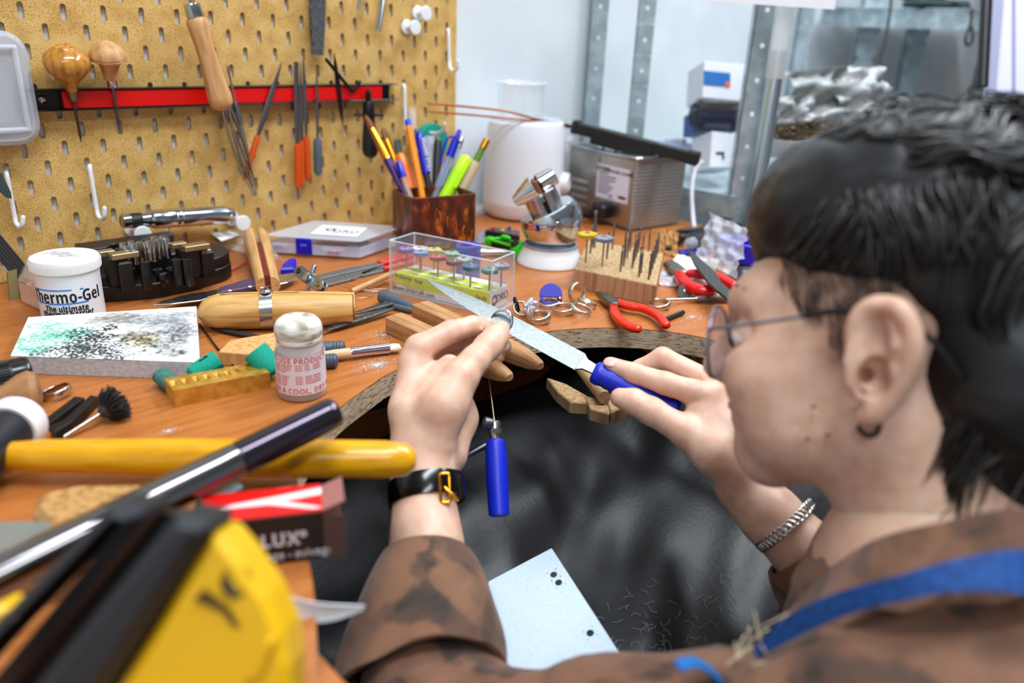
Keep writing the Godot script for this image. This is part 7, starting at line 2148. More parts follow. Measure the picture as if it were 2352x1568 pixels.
	stick("flexible_lamp", "black ribbed flexible lamp arm standing behind the person's head", "lamp arm", V(1.2742,1.1253,.5253), V(1.3197,1.2866,.4801), [["arm", paint(Color(0.05, 0.05, 0.055), 0.4), [[0.0, 0.009], [1.0, 0.009]]], ["seam", paint(Color(0.45, 0.44, 0.42), 0.5), [[0.02, 0.0092], [0.98, 0.0092]], 0.2]])
	t = block.call("white_post", "white painted metal post at the frame edge behind the person", "post", [V(1.5607,1.0668,.4612), V(1.6033,1.0692,.5013), V(1.6768,1.3099,.4393), V(1.6355,1.3076,.4003)], 0.05, paint(Color(0.8, 0.79, 0.9), 0.4), 0.004)
	put(t, "groove", box(Vector3(0.006, 0.5, 0.002)), paint(Color(0.5, 0.48, 0.62), 0.5), at(Vector3(0.034, 0.12, 0.0252)))
	block.call("cardboard_box", "brown cardboard box just showing at the frame edge behind the white post", "box", [V(1.8001,1.1372,.4298), V(1.8553,1.1359,.4843), V(1.8884,1.2719,.4411), V(1.8349,1.2689,.3906)], 0.1, paint(Color(0.7, 0.45, 0.25), 0.8), 0.002)


# fine dust and curls of metal nobody could count
func filings() -> void:
	var f := RandomNumberGenerator.new()
	f.seed = 33
	var spots := [[V(.1298,.9,.4403), 0.022, 700, 0.00045], [V(.1746,.9,.3835), 0.04, 400, 0.0004], [V(-.0573,.9,.4478), 0.007, 120, 0.0005], [V(.4698,.9,.54), 0.03, 260, 0.0005], [V(.3675,.9,.4666), 0.05, 200, 0.00035], [V(.514,.9,.4534), 0.03, 60, 0.0005]]
	var total := 0
	for s in spots:
		total += s[2]
	var mm := MultiMesh.new()
	mm.transform_format = MultiMesh.TRANSFORM_3D
	mm.mesh = box(Vector3.ONE)
	mm.instance_count = total
	var i := 0
	for s in spots:
		for k in int(s[2]):
			var a := f.randf() * TAU
			var d: float = s[1] * f.randf() * f.randf()
			var size: float = s[3] * f.randf_range(0.4, 1.3)
			mm.set_instance_transform(i, Transform3D(Basis.from_euler(Vector3(f.randf() * 3, f.randf() * 3, f.randf() * 3)).scaled(Vector3.ONE * size), s[0] + Vector3(cos(a) * d * 1.4, size * 0.4 + 0.0001, sin(a) * d)))
			i += 1
	var o := MultiMeshInstance3D.new()
	o.name = "metal_dust"
	o.multimesh = mm
	o.material_override = paint(Color(0.85, 0.84, 0.84), 0.5, 0.3)
	add_child(o)
	tag(o, "fine pale metal and plaster dust strewn over the bench top", "dust", "", "stuff")


# ---------- under the bench ----------
var skin_noise: FastNoiseLite


func skin_height(x: float, z: float) -> float:
	var s := smoothstep(0.40, 0.62, z)
	var y := lerpf(0.80, 0.765, s) - 0.03 * smoothstep(0.62, 0.8, z)
	if skin_noise == null:
		skin_noise = FastNoiseLite.new()
		skin_noise.seed = 6
		skin_noise.frequency = 4.2
		skin_noise.fractal_octaves = 2
	# soft folds that run across the lap
	y += 0.04 * skin_noise.get_noise_2d(z * 1.5 + x * 0.75, z * 0.3 - x * 0.5) * smoothstep(0.44, 0.58, z)
	y += 0.09 * (1.0 - smoothstep(-0.09, -0.02, x)) + 0.06 * smoothstep(0.38, 0.46, x)
	return minf(y, 0.868)


func under_bench() -> void:
	var o := Vector3(0.19, 0.77, 0.65)
	# the paper's plane, which presses the skin flat
	var p0 := V(.1785,.7801,.619)
	var px := (V(.1306,.7619,.7552) - p0)
	var py := (V(.1234,.7584,.597) - p0)
	var nrm := px.cross(py).normalized()
	if nrm.y < 0:
		nrm = -nrm
	var rows := []
	for i in 61:
		var line := PackedVector3Array()
		for j in 61:
			var x := lerpf(-0.1, 0.463, j / 60.0)
			var z := lerpf(0.4, 1.04, i / 60.0)
			var y := skin_height(x, z)
			var plane := p0.y - (nrm.x * (x - p0.x) + nrm.z * (z - p0.z)) / nrm.y - 0.004
			var near := 1.0 - smoothstep(0.06, 0.16, Vector2(x, z).distance_to(Vector2(0.115, 0.7)))
			y = lerpf(y, minf(y, plane), near)
			line.append(Vector3(x, y, z) - o)
		rows.append(line)
	rows.reverse()
	var hide_tex := noise_tex(91, 0.06, [Color(0.5, 0.5, 0.5), Color(1, 1, 1)], [0.3, 0.7], FastNoiseLite.TYPE_CELLULAR, 3)
	var leather := paint(Color(0.085, 0.088, 0.095), 0.5, 0.0, "skin")
	leather.uv1_triplanar = true
	leather.uv1_scale = Vector3.ONE * 13.0
	leather.heightmap_enabled = true
	leather.heightmap_texture = hide_tex
	leather.heightmap_scale = 0.02
	single("bench_skin", "black leather bench skin slung under the cutout to catch filings", "leather skin", sheet(rows, 0.0015), leather, at(o))
	# punched paper
	var ex := px.normalized()
	var n := nrm
	var ey := n.cross(ex)
	if ey.dot(py) < 0:
		ey = -ey
	var w := px.length() * 1.3
	var d := py.length() * 1.35
	var st := begin()
	var v := func(a: float, b: float) -> Vector3: return ex * a + ey * b
	var flip: bool = ex.cross(ey).dot(n) < 0
	var face := func(a: Vector3, b: Vector3, c: Vector3, e: Vector3) -> void:
		if flip:
			quad(st, e, c, b, a)
		else:
			quad(st, a, b, c, e)
	var holes := [0.0245, 0.0335, 0.0865, 0.121]
	var cells := []
	var last := 0.0
	for h in holes:
		cells.append([last, h - 0.0043, -1.0])
		cells.append([h - 0.0043, h + 0.0043, h])
		last = h + 0.0043
	cells.append([last, w, -1.0])
	for c in cells:
		face.call(v.call(c[0], 0.0), v.call(c[1], 0.0), v.call(c[1], 0.006), v.call(c[0], 0.006))
		face.call(v.call(c[0], 0.0146), v.call(c[1], 0.0146), v.call(c[1], d), v.call(c[0], d))
		if c[2] < 0:
			face.call(v.call(c[0], 0.006), v.call(c[1], 0.006), v.call(c[1], 0.0146), v.call(c[0], 0.0146))
			continue
		for k in 20:
			var q := []
			for e in 2:
				var a := TAU * (k + e) / 20.0
				var dd := Vector2(cos(a), sin(a))
				var s := 0.0043 / maxf(absf(dd.x), absf(dd.y))
				q.append(v.call(c[2] + dd.x * 0.0029, 0.0103 + dd.y * 0.0029))
				q.append(v.call(c[2] + dd.x * s, 0.0103 + dd.y * s))
			face.call(q[0], q[1], q[3], q[2])
	var speck := noise_tex(92, 0.22, [Color(0.1, 0.1, 0.11), Color(0.74, 0.8, 0.88), Color(0.77, 0.83, 0.91)], [0.13, 0.17, 0.6], FastNoiseLite.TYPE_SIMPLEX, 3, 512)
	single("punched_paper", "white punched paper sheet specked with filings on the black leather skin", "paper", done(st), grained("specked_paper", speck, Vector3.ONE * 9, 0.8), at(p0 + n * 0.002))
	# shavings on the skin
	var f := RandomNumberGenerator.new()
	f.seed = 44
	st = begin()
	for k in 80:
		var c: Vector3 = [V(.2021,.7732,.6984), V(.2342,.7873,.7068), V(.2561,.7949,.7239), V(.1763,.7674,.7065)][k % 4] + Vector3(f.randfn() * 0.022, 0, f.randfn() * 0.016)
		var p := []
		var h := f.randf() * TAU
		for i in 4:
			h += f.randf_range(-1.0, 1.0)
			c += Vector3(cos(h), 0, sin(h)) * 0.0032
			p.append(Vector3(c.x, skin_height(c.x, c.z) + 0.001 + f.randf() * 0.002, c.z))
		add_tube(st, curve(p, 3), 0.00018, 4, 1.0, Vector3.ZERO, false)
	var sh := single("hair_shavings", "fine pale curled shavings scattered on the black leather skin", "shavings", done(st), paint(Color(0.55, 0.56, 0.55), 0.4, 0.5))
	sh.set_meta("kind", "stuff")
	# drawer under the top with loose pieces of a worn bench pin
	slab("under_shelf", "dark wooden shelf board under the bench top", "shelf", [Vector3(-0.07, 0.84, 0.06), Vector3(0.46, 0.84, 0.06), Vector3(0.46, 0.84, 0.44), Vector3(-0.07, 0.84, 0.38)], 0.835, 0.012, paint(Color(0.07, 0.05, 0.04), 0.8), 0.0)
	var pw := wood("pin_scrap", Color(0.5, 0.38, 0.24), Color(0.66, 0.53, 0.37), 52, 1.0, 0.75)
	var bits := [["worn wooden bench pin scrap furthest into the cutout shade", [V(.2957,.86,.492), V(.3002,.86,.514), V(.2963,.86,.5462), V(.2835,.86,.5565), V(.2733,.86,.5448), V(.2803,.86,.5212)]], ["worn wooden bench pin scrap in front, its cut end facing the person", [V(.291,.862,.5474), V(.2995,.862,.5661), V(.29,.862,.5795), V(.2797,.862,.5871), V(.274,.862,.569)]], ["small wooden scrap beside the blue file handle", [V(.2984,.864,.5669), V(.3183,.864,.5706), V(.3046,.864,.5895), V(.2805,.864,.5883)]]]
	for b in bits:
		slab("wood_scrap", b[0], "wood scrap", b[1], b[1][0].y - 0.013, 0.013, pw, 0.0012, "bench pin scraps")
	stick("dowel", "short wooden dowel lying on the scraps under the file handle", "dowel", V(.3227,.87,.513), V(.2885,.87,.5725), [["dowel", pw, [[0.0, 0.0062], [1.0, 0.0064]]]])
	wire("string", "two strands of white string hanging under the bench edge", "string", [V(.4407,.878,.5633), V(.4403,.87,.5658), V(.4297,.866,.5722), V(.4405,.87,.569), V(.4434,.878,.5653)], 0.0006, paint(Color(0.75, 0.72, 0.66), 0.8))
	# saw frame hanging by its blade
	var s0 := V(.139,.8173,.5945)
	var s1 := V(.1677,.8775,.5545)
	var saw := stick("jewellers_saw", "jeweller's saw with a blue handle hanging below the bench pin", "saw", s0, s1, [
		["handle", paint(Color(0.02, 0.13, 0.72), 0.4), [[0.0, 0.006], [0.02, 0.0085], [0.4, 0.0092], [0.7, 0.0088], [0.78, 0.0078], [0.805, 0.006]]],
		["socket", steel(0.25), [[0.8, 0.0042], [0.83, 0.0046], [0.86, 0.005], [0.95, 0.0056], [0.985, 0.0056], [1.0, 0.0045]]],
	])
	var inv := saw.transform.affine_inverse()
	put(saw, "frame_bar", tube(PackedVector3Array([inv * V(.1605,.8633,.5599), inv * V(.1259,.8473,.5456)]), 0.0028, 8), steel(0.35, Color(0.4, 0.4, 0.42)))
	put(saw, "thumb_nut", lathe([Vector2(0, 0), Vector2(0.0048, 0), Vector2(0.0052, 0.002), Vector2(0.0052, 0.007), Vector2(0, 0.008)], 18), steel(0.4, Color(0.42, 0.42, 0.44)), along(inv * V(.1638,.8768,.5556), inv * V(.1582,.8788,.5521)))
	put(saw, "screw", lathe([Vector2(0, 0), Vector2(0.0032, 0), Vector2(0.0034, 0.004), Vector2(0, 0.0045)], 14), steel(0.2), along(inv * V(.1639,.8725,.5611), inv * V(.1603,.8768,.5702)))
	put(saw, "blade", tube(PackedVector3Array([inv * V(.1675,.8768,.5547), inv * V(.1943,.8987,.5161)]), 0.0005, 6), steel(0.3, Color(0.75, 0.68, 0.55)))



# ---------- flesh: tapered capsules and ellipsoids joined by a smooth minimum, meshed as surface nets ----------
# bone: [a, b, radius at a, radius at b, blend] or [basis inverse, centre, smallest radius, blend, sign]
func field(p: Vector3, bones: Array) -> float:
	var d := 1e9
	for q in bones:
		var e: float
		var k: float
		if q[0] is Vector3:
			var ab: Vector3 = q[1] - q[0]
			var t := clampf((p - q[0]).dot(ab) / maxf(ab.length_squared(), 1e-12), 0.0, 1.0)
			e = p.distance_to(q[0] + ab * t) - lerpf(q[2], q[3], t)
			k = q[4]
		else:
			var l: Vector3 = q[0] * (p - q[1])
			var n := l.length()
			e = (n - 1.0) * q[2] if n > 0.2 else -q[2] * 0.8
			k = q[3]
			if q[4] < 0:
				# carve
				var hc := clampf(0.5 - 0.5 * (d + e) / k, 0.0, 1.0)
				d = lerpf(d, -e, hc) + k * hc * (1.0 - hc)
				continue
		var h := clampf(0.5 + 0.5 * (d - e) / k, 0.0, 1.0)
		d = lerpf(d, e, h) - k * h * (1.0 - h)
	return d


func rough_distance(p: Vector3, q: Array) -> float:
	if q[0] is Vector3:
		var ab: Vector3 = q[1] - q[0]
		var t := clampf((p - q[0]).dot(ab) / maxf(ab.length_squared(), 1e-12), 0.0, 1.0)
		return p.distance_to(q[0] + ab * t) - lerpf(q[2], q[3], t)
	var l: Vector3 = q[0] * (p - q[1])
	return (l.length() - 1.0) * q[2]


func egg(c: Vector3, axes: Basis, r: Vector3, blend: float, sgn := 1.0) -> Array:
	var b := Basis(axes.x * r.x, axes.y * r.y, axes.z * r.z)
	return [b.inverse(), c, minf(r.x, minf(r.y, r.z)), blend, sgn]


func add_flesh(st: SurfaceTool, bones: Array, cell: float, bump: FastNoiseLite = null, bump_size := 0.0) -> void:
	var lo := Vector3.ONE * 1e9
	var hi := -lo
	var kmax := 0.0
	for q in bones:
		if q[0] is Vector3:
			var r := Vector3.ONE * maxf(q[2], q[3])
			lo = lo.min(q[0] - r).min(q[1] - r)
			hi = hi.max(q[0] + r).max(q[1] + r)
			kmax = maxf(kmax, q[4])
		elif q[4] > 0:
			var b: Basis = q[0].inverse()
			var r := maxf(b.x.length(), maxf(b.y.length(), b.z.length())) * Vector3.ONE
			lo = lo.min(q[1] - r)
			hi = hi.max(q[1] + r)
			kmax = maxf(kmax, q[3])
	lo -= Vector3.ONE * cell * 3.0
	hi += Vector3.ONE * cell * 3.0
	var B := 5
	var nb := Vector3i(((hi - lo) / (cell * B)).ceil())
	var n := nb * B + Vector3i.ONE
	var sy := n.x
	var sz := n.x * n.y
	var val := PackedFloat32Array()
	val.resize(n.x * n.y * n.z)
	val.fill(9.0)
	var half := Vector3.ONE * cell * B * 0.5
	var reach := half.length() + kmax * 0.3 + cell * 2.0 + bump_size
	var active := []
	for bz in nb.z:
		for by in nb.y:
			for bx in nb.x:
				var c := lo + Vector3(bx, by, bz) * cell * B + half
				var near := []
				var best := 1e9
				for q in bones:
					var e := rough_distance(c, q)
					if not q[0] is Vector3 and q[4] < 0:
						if e < reach * 1.5:
							near.append(q)
						continue
					best = minf(best, e)
					if e < reach + kmax:
						near.append(q)
				if absf(best) > reach * 1.25 + (0.01 if near.size() > 3 else 0.0):
					if best < 0:
						for z in B:
							for y in B:
								var at0 := bx * B + (by * B + y) * sy + (bz * B + z) * sz
								for x in B:
									val[at0 + x] = -9.0
					continue
				active.append(Vector3i(bx, by, bz))
				for z in B:
					for y in B:
						var at0 := bx * B + (by * B + y) * sy + (bz * B + z) * sz
						for x in B:
							var p := lo + Vector3(bx * B + x, by * B + y, bz * B + z) * cell
							var d := field(p, near)
							if bump:
								d += bump.get_noise_3dv(p) * bump_size
							val[at0 + x] = d
	var vid := {}
	var pos := PackedVector3Array()
	var nor := PackedVector3Array()
	var corner := PackedInt32Array([0, 1, sy, sy + 1, sz, sz + 1, sz + sy, sz + sy + 1])
	var offs := [Vector3(0, 0, 0), Vector3(1, 0, 0), Vector3(0, 1, 0), Vector3(1, 1, 0), Vector3(0, 0, 1), Vector3(1, 0, 1), Vector3(0, 1, 1), Vector3(1, 1, 1)]
	var edges := [[0, 1], [2, 3], [4, 5], [6, 7], [0, 2], [1, 3], [4, 6], [5, 7], [0, 4], [1, 5], [2, 6], [3, 7]]
	var cells := []
	for b in active:
		for z in B:
			for y in B:
				for x in B:
					var g := Vector3i(b.x * B + x, b.y * B + y, b.z * B + z)
					if g.x >= n.x - 1 or g.y >= n.y - 1 or g.z >= n.z - 1:
						continue
					var i0 := g.x + g.y * sy + g.z * sz
					var mask := 0
					for k in 8:
						if val[i0 + corner[k]] < 0.0:
							mask |= 1 << k
					if mask == 0 or mask == 255:
						continue
					var s := Vector3.ZERO
					var m := 0
					for e in edges:
						var a: float = val[i0 + corner[e[0]]]
						var c: float = val[i0 + corner[e[1]]]
						if (a < 0.0) != (c < 0.0):
							s += offs[e[0]].lerp(offs[e[1]], clampf(a / (a - c), 0.05, 0.95))
							m += 1
					var v := PackedFloat32Array()
					for k in 8:
						v.append(clampf(val[i0 + corner[k]], -cell * 3, cell * 3))
					var gr := Vector3(v[1] + v[3] + v[5] + v[7] - v[0] - v[2] - v[4] - v[6], v[2] + v[3] + v[6] + v[7] - v[0] - v[1] - v[4] - v[5], v[4] + v[5] + v[6] + v[7] - v[0] - v[1] - v[2] - v[3])
					vid[i0] = pos.size()
					pos.append(lo + (Vector3(g) + s / m) * cell)
					nor.append(gr.normalized())
					cells.append(i0)
	st.set_smooth_group(1)
	var emit := func(a: int, b: int, c: int, d: int, flip: bool) -> void:
		if not (vid.has(a) and vid.has(b) and vid.has(c) and vid.has(d)):
			return
		for q in ([a, c, b, a, d, c] if not flip else [a, b, c, a, c, d]):
			st.set_normal(nor[vid[q]])
			st.add_vertex(pos[vid[q]])
	for i0 in cells:
		var a := val[i0] < 0.0
		if a != (val[i0 + 1] < 0.0):
			emit.call(i0, i0 - sy, i0 - sy - sz, i0 - sz, not a)
		if a != (val[i0 + sy] < 0.0):
			emit.call(i0, i0 - sz, i0 - sz - 1, i0 - 1, not a)
		if a != (val[i0 + sz] < 0.0):
			emit.call(i0, i0 - 1, i0 - 1 - sy, i0 - sy, not a)


func fleshed(st: SurfaceTool) -> ArrayMesh:
	st.index()
	return st.commit()


func chain(pts: Array, radii: Array, k: float) -> Array:
	var out := []
	for i in pts.size() - 1:
		out.append([pts[i], pts[i + 1], radii[i], radii[i + 1], k])
	return out


# ---------- the person ----------
var head_at := Vector3(0.231, 1.0118, 0.829)
var fwd := Vector3(-0.2549, -0.1736, -0.9513).normalized()
var upw := Vector3(0.2066, 0.9513, -0.229).normalized()


# a point in the head's own frame, in centimetres: forward, up, towards the left ear
func hd(f: float, u: float, l: float) -> Vector3:
	var left := upw.cross(fwd).normalized()
	return head_at + (fwd * f + fwd.cross(left) * u + left * l) * 0.0098


func figure() -> void:
	var left := upw.cross(fwd).normalized()
	var up := fwd.cross(left).normalized()
	var axes := Basis(fwd, up, left)
	var person := thing("person", "person with short dark hair and brown work jacket bent over the bench filing a ring", "person")
	var skin := skin_material()
	var st := begin()
	# head and neck
	var b := [
		egg(hd(-1.3, 4.6, 0), axes, Vector3(0.09, 0.08, 0.07), 0.02),
		egg(hd(3.6, 0.2, 0), axes, Vector3(0.056, 0.066, 0.056), 0.02),
		[hd(0.4, -3.6, 4.7), hd(6.4, -6.6, 1.2), 0.019, 0.017, 0.025],
		[hd(0.4, -3.6, -4.7), hd(6.4, -6.6, -1.2), 0.019, 0.017, 0.025],
		[hd(6.3, -1.6, 3.6), hd(5.5, -4.2, 3.4), 0.026, 0.022, 0.02],
		[hd(6.3, -1.6, -3.6), hd(5.5, -4.2, -3.4), 0.026, 0.022, 0.02],
		[hd(7.2, 3.3, 3.4), hd(8.2, 3.0, 1.2), 0.012, 0.014, 0.016],
		[hd(7.2, 3.3, -3.4), hd(8.2, 3.0, -1.2), 0.012, 0.014, 0.016],
		[hd(8.6, 2.4, 0), hd(10.6, -1.3, 0), 0.0075, 0.0105, 0.01],
		[hd(9.6, -1.7, 1.0), hd(9.6, -1.7, -1.0), 0.0085, 0.0085, 0.006],
		[hd(8.4, -3.4, 1.6), hd(8.4, -3.4, -1.6), 0.0075, 0.0075, 0.006],
		[hd(8.3, -4.3, 1.3), hd(8.3, -4.3, -1.3), 0.0085, 0.0085, 0.006],
		[hd(7.2, -6.5, 0), hd(7.0, -6.8, 0), 0.0155, 0.015, 0.02],
		egg(hd(8.0, 1.1, 3.1), axes, Vector3(0.016, 0.011, 0.016), 0.008, -1.0),
		egg(hd(8.0, 1.1, -3.1), axes, Vector3(0.016, 0.011, 0.016), 0.008, -1.0),
		[hd(7.4, 1.0, 3.1), hd(7.5, 1.0, 3.1), 0.0125, 0.0125, 0.003],
		[hd(7.4, 1.0, -3.1), hd(7.5, 1.0, -3.1), 0.0125, 0.0125, 0.003],
		[hd(-2.5, -4.5, 0), V(.211,.9028,.8979), 0.056, 0.062, 0.03],
	]
	add_flesh(st, b, 0.004)
	ear(st, 1.0, axes)
	# neck down to the chest, under the jacket
	add_flesh(st, [[V(.2046,.9148,.8926), V(.2207,.872,.9019), 0.06, 0.075, 0.03], [V(.2207,.872,.9019), V(.2134,.6949,.9331), 0.085, 0.12, 0.03], [V(.1799,.8741,.9062), V(.0951,.8683,.9319), 0.05, 0.04, 0.03], [V(.0951,.8683,.9319), V(-.0061,.7708,.7224), 0.04, 0.034, 0.03], [V(-.0061,.7708,.7224), V(.0549,.8207,.6114), 0.034, 0.0275, 0.03], [V(.2883,.8162,.9086), V(.4267,.7416,.9345), 0.05, 0.042, 0.03], [V(.4267,.7416,.9345), V(.3221,.7084,.8812), 0.042, 0.034, 0.03], [V(.3221,.7084,.8812), V(.2945,.8104,.7797), 0.034, 0.026, 0.03]], 0.009)
	hands(st)
	put(person, "body", fleshed(st), skin)
	for s in [1.0, -1.0]:
		put(person, "eyeball", lathe([Vector2(0, -0.0118), Vector2(0.0083, -0.0083), Vector2(0.0118, 0), Vector2(0.0083, 0.0083), Vector2(0, 0.0118)], 24, 1.0, 60.0), paint(Color(0.9, 0.88, 0.86), 0.15), at(hd(7.7, 0.9, 3.1 * s)))
		put(person, "iris", lathe([Vector2(0, 0), Vector2(0.0055, 0), Vector2(0.0045, 0.0012), Vector2(0, 0.0015)], 20), paint(Color(0.12, 0.07, 0.04), 0.1), along(hd(8.8, 0.6, 3.1 * s), hd(9.9, 0.3, 3.1 * s)))
		put(person, "eyebrow", tube(curve([hd(8.6, 3.4, 1.4 * s), hd(8.6, 3.9, 2.8 * s), hd(7.6, 3.7, 4.4 * s)], 5), 0.003, 8, 0.6), paint(Color(0.06, 0.05, 0.045), 0.7))
	put(person, "lips", tube(curve([hd(8.5, -3.9, -2.0), hd(9.15, -3.85, -0.8), hd(9.2, -3.9, 0), hd(9.15, -3.85, 0.8), hd(8.5, -3.9, 2.0)], 5), PackedFloat32Array(range(21).map(func(i): return 0.0015 + 0.0035 * sin(PI * i / 20.0))), 8), paint(Color(0.68, 0.38, 0.34), 0.4))
	for q in [hd(3.4, -4.6, 6.02), hd(2.3, -4.2, 6.3), hd(3.1, -2.7, 6.3)]:
		put(person, "mole", lathe([Vector2(0, -0.0012), Vector2(0.0014, 0), Vector2(0, 0.0012)], 10), paint(Color(0.3, 0.17, 0.12), 0.6), at(q))
	nails(person)
	hair(person)
	jacket(person)
	worn_things()
	held_things()


func skin_material() -> StandardMaterial3D:
	var t := noise_tex(95, 0.03, [Color(0.82, 0.63, 0.53), Color(0.86, 0.69, 0.59), Color(0.88, 0.73, 0.64)], [0.2, 0.5, 0.8], FastNoiseLite.TYPE_SIMPLEX_SMOOTH, 4)
	var m := grained("skin_tone", t, Vector3.ONE * 9.0, 0.48)
	m.subsurf_scatter_enabled = true
	m.subsurf_scatter_strength = 0.18
	return m


func ear(st: SurfaceTool, s: float, axes: Basis) -> void:
	var e := func(f: float, u: float, l: float) -> Vector3: return hd(-0.1 + (f + 0.3) * 0.76, -0.6 + (u + 0.4) * 0.88, (7.2 + (l - 7.2) * 0.9) * s)
	# the rim from its root over the top and down to the lobe
	var rim := [e.call(0.7, 0.2, 7.3), e.call(1.2, 1.6, 7.7), e.call(0.9, 2.9, 8.2), e.call(-0.2, 3.8, 8.6), e.call(-1.6, 3.7, 8.9), e.call(-2.5, 2.6, 9.1), e.call(-2.7, 1.1, 9.0), e.call(-2.3, -0.4, 8.6), e.call(-1.5, -1.7, 8.1), e.call(-0.6, -2.7, 7.8)]
	var r := curve(rim, 3)
	var b := []
	for i in r.size() - 1:
		b.append([r[i], r[i + 1], 0.0036, 0.0036, 0.004])
	var lean := Basis(axes.y, 0.0)
	var tilted := Basis((axes.x + axes.z * 0.42).normalized(), axes.y, (axes.z - axes.x * 0.42).normalized())
	tilted = Basis(tilted.z, -0.28) * tilted
	b.append(egg(e.call(-0.75, 1.0, 7.9), tilted, Vector3(0.0185, 0.0275, 0.005), 0.004))
	# inner fold, tragus and lobe
	b += chain([e.call(-1.2, 2.9, 8.6), e.call(-1.75, 1.5, 8.7), e.call(-1.6, 0.1, 8.4), e.call(-0.9, -0.9, 8.0)], [0.003, 0.0035, 0.0032, 0.0028], 0.004)
	b.append([e.call(0.95, -0.1, 7.2), e.call(0.55, -0.9, 7.4), 0.0048, 0.004, 0.004])
	b.append([e.call(-0.5, -2.2, 7.5), e.call(0.1, -2.9, 7.4), 0.0062, 0.0056, 0.004])
	b.append([e.call(-1.2, 1.0, 6.4), e.call(-0.9, -0.4, 6.4), 0.012, 0.012, 0.006])
	b.append(egg(e.call(-0.35, -0.35, 8.15), tilted, Vector3(0.0085, 0.0098, 0.0075), 0.003, -1.0))
	b.append(egg(e.call(-0.55, 1.75, 8.55), tilted, Vector3(0.006, 0.0085, 0.0035), 0.003, -1.0))
	b.append(egg(e.call(0.35, -0.4, 7.2), axes, Vector3(0.0032, 0.004, 0.009), 0.002, -1.0))
	add_flesh(st, b, 0.0019)


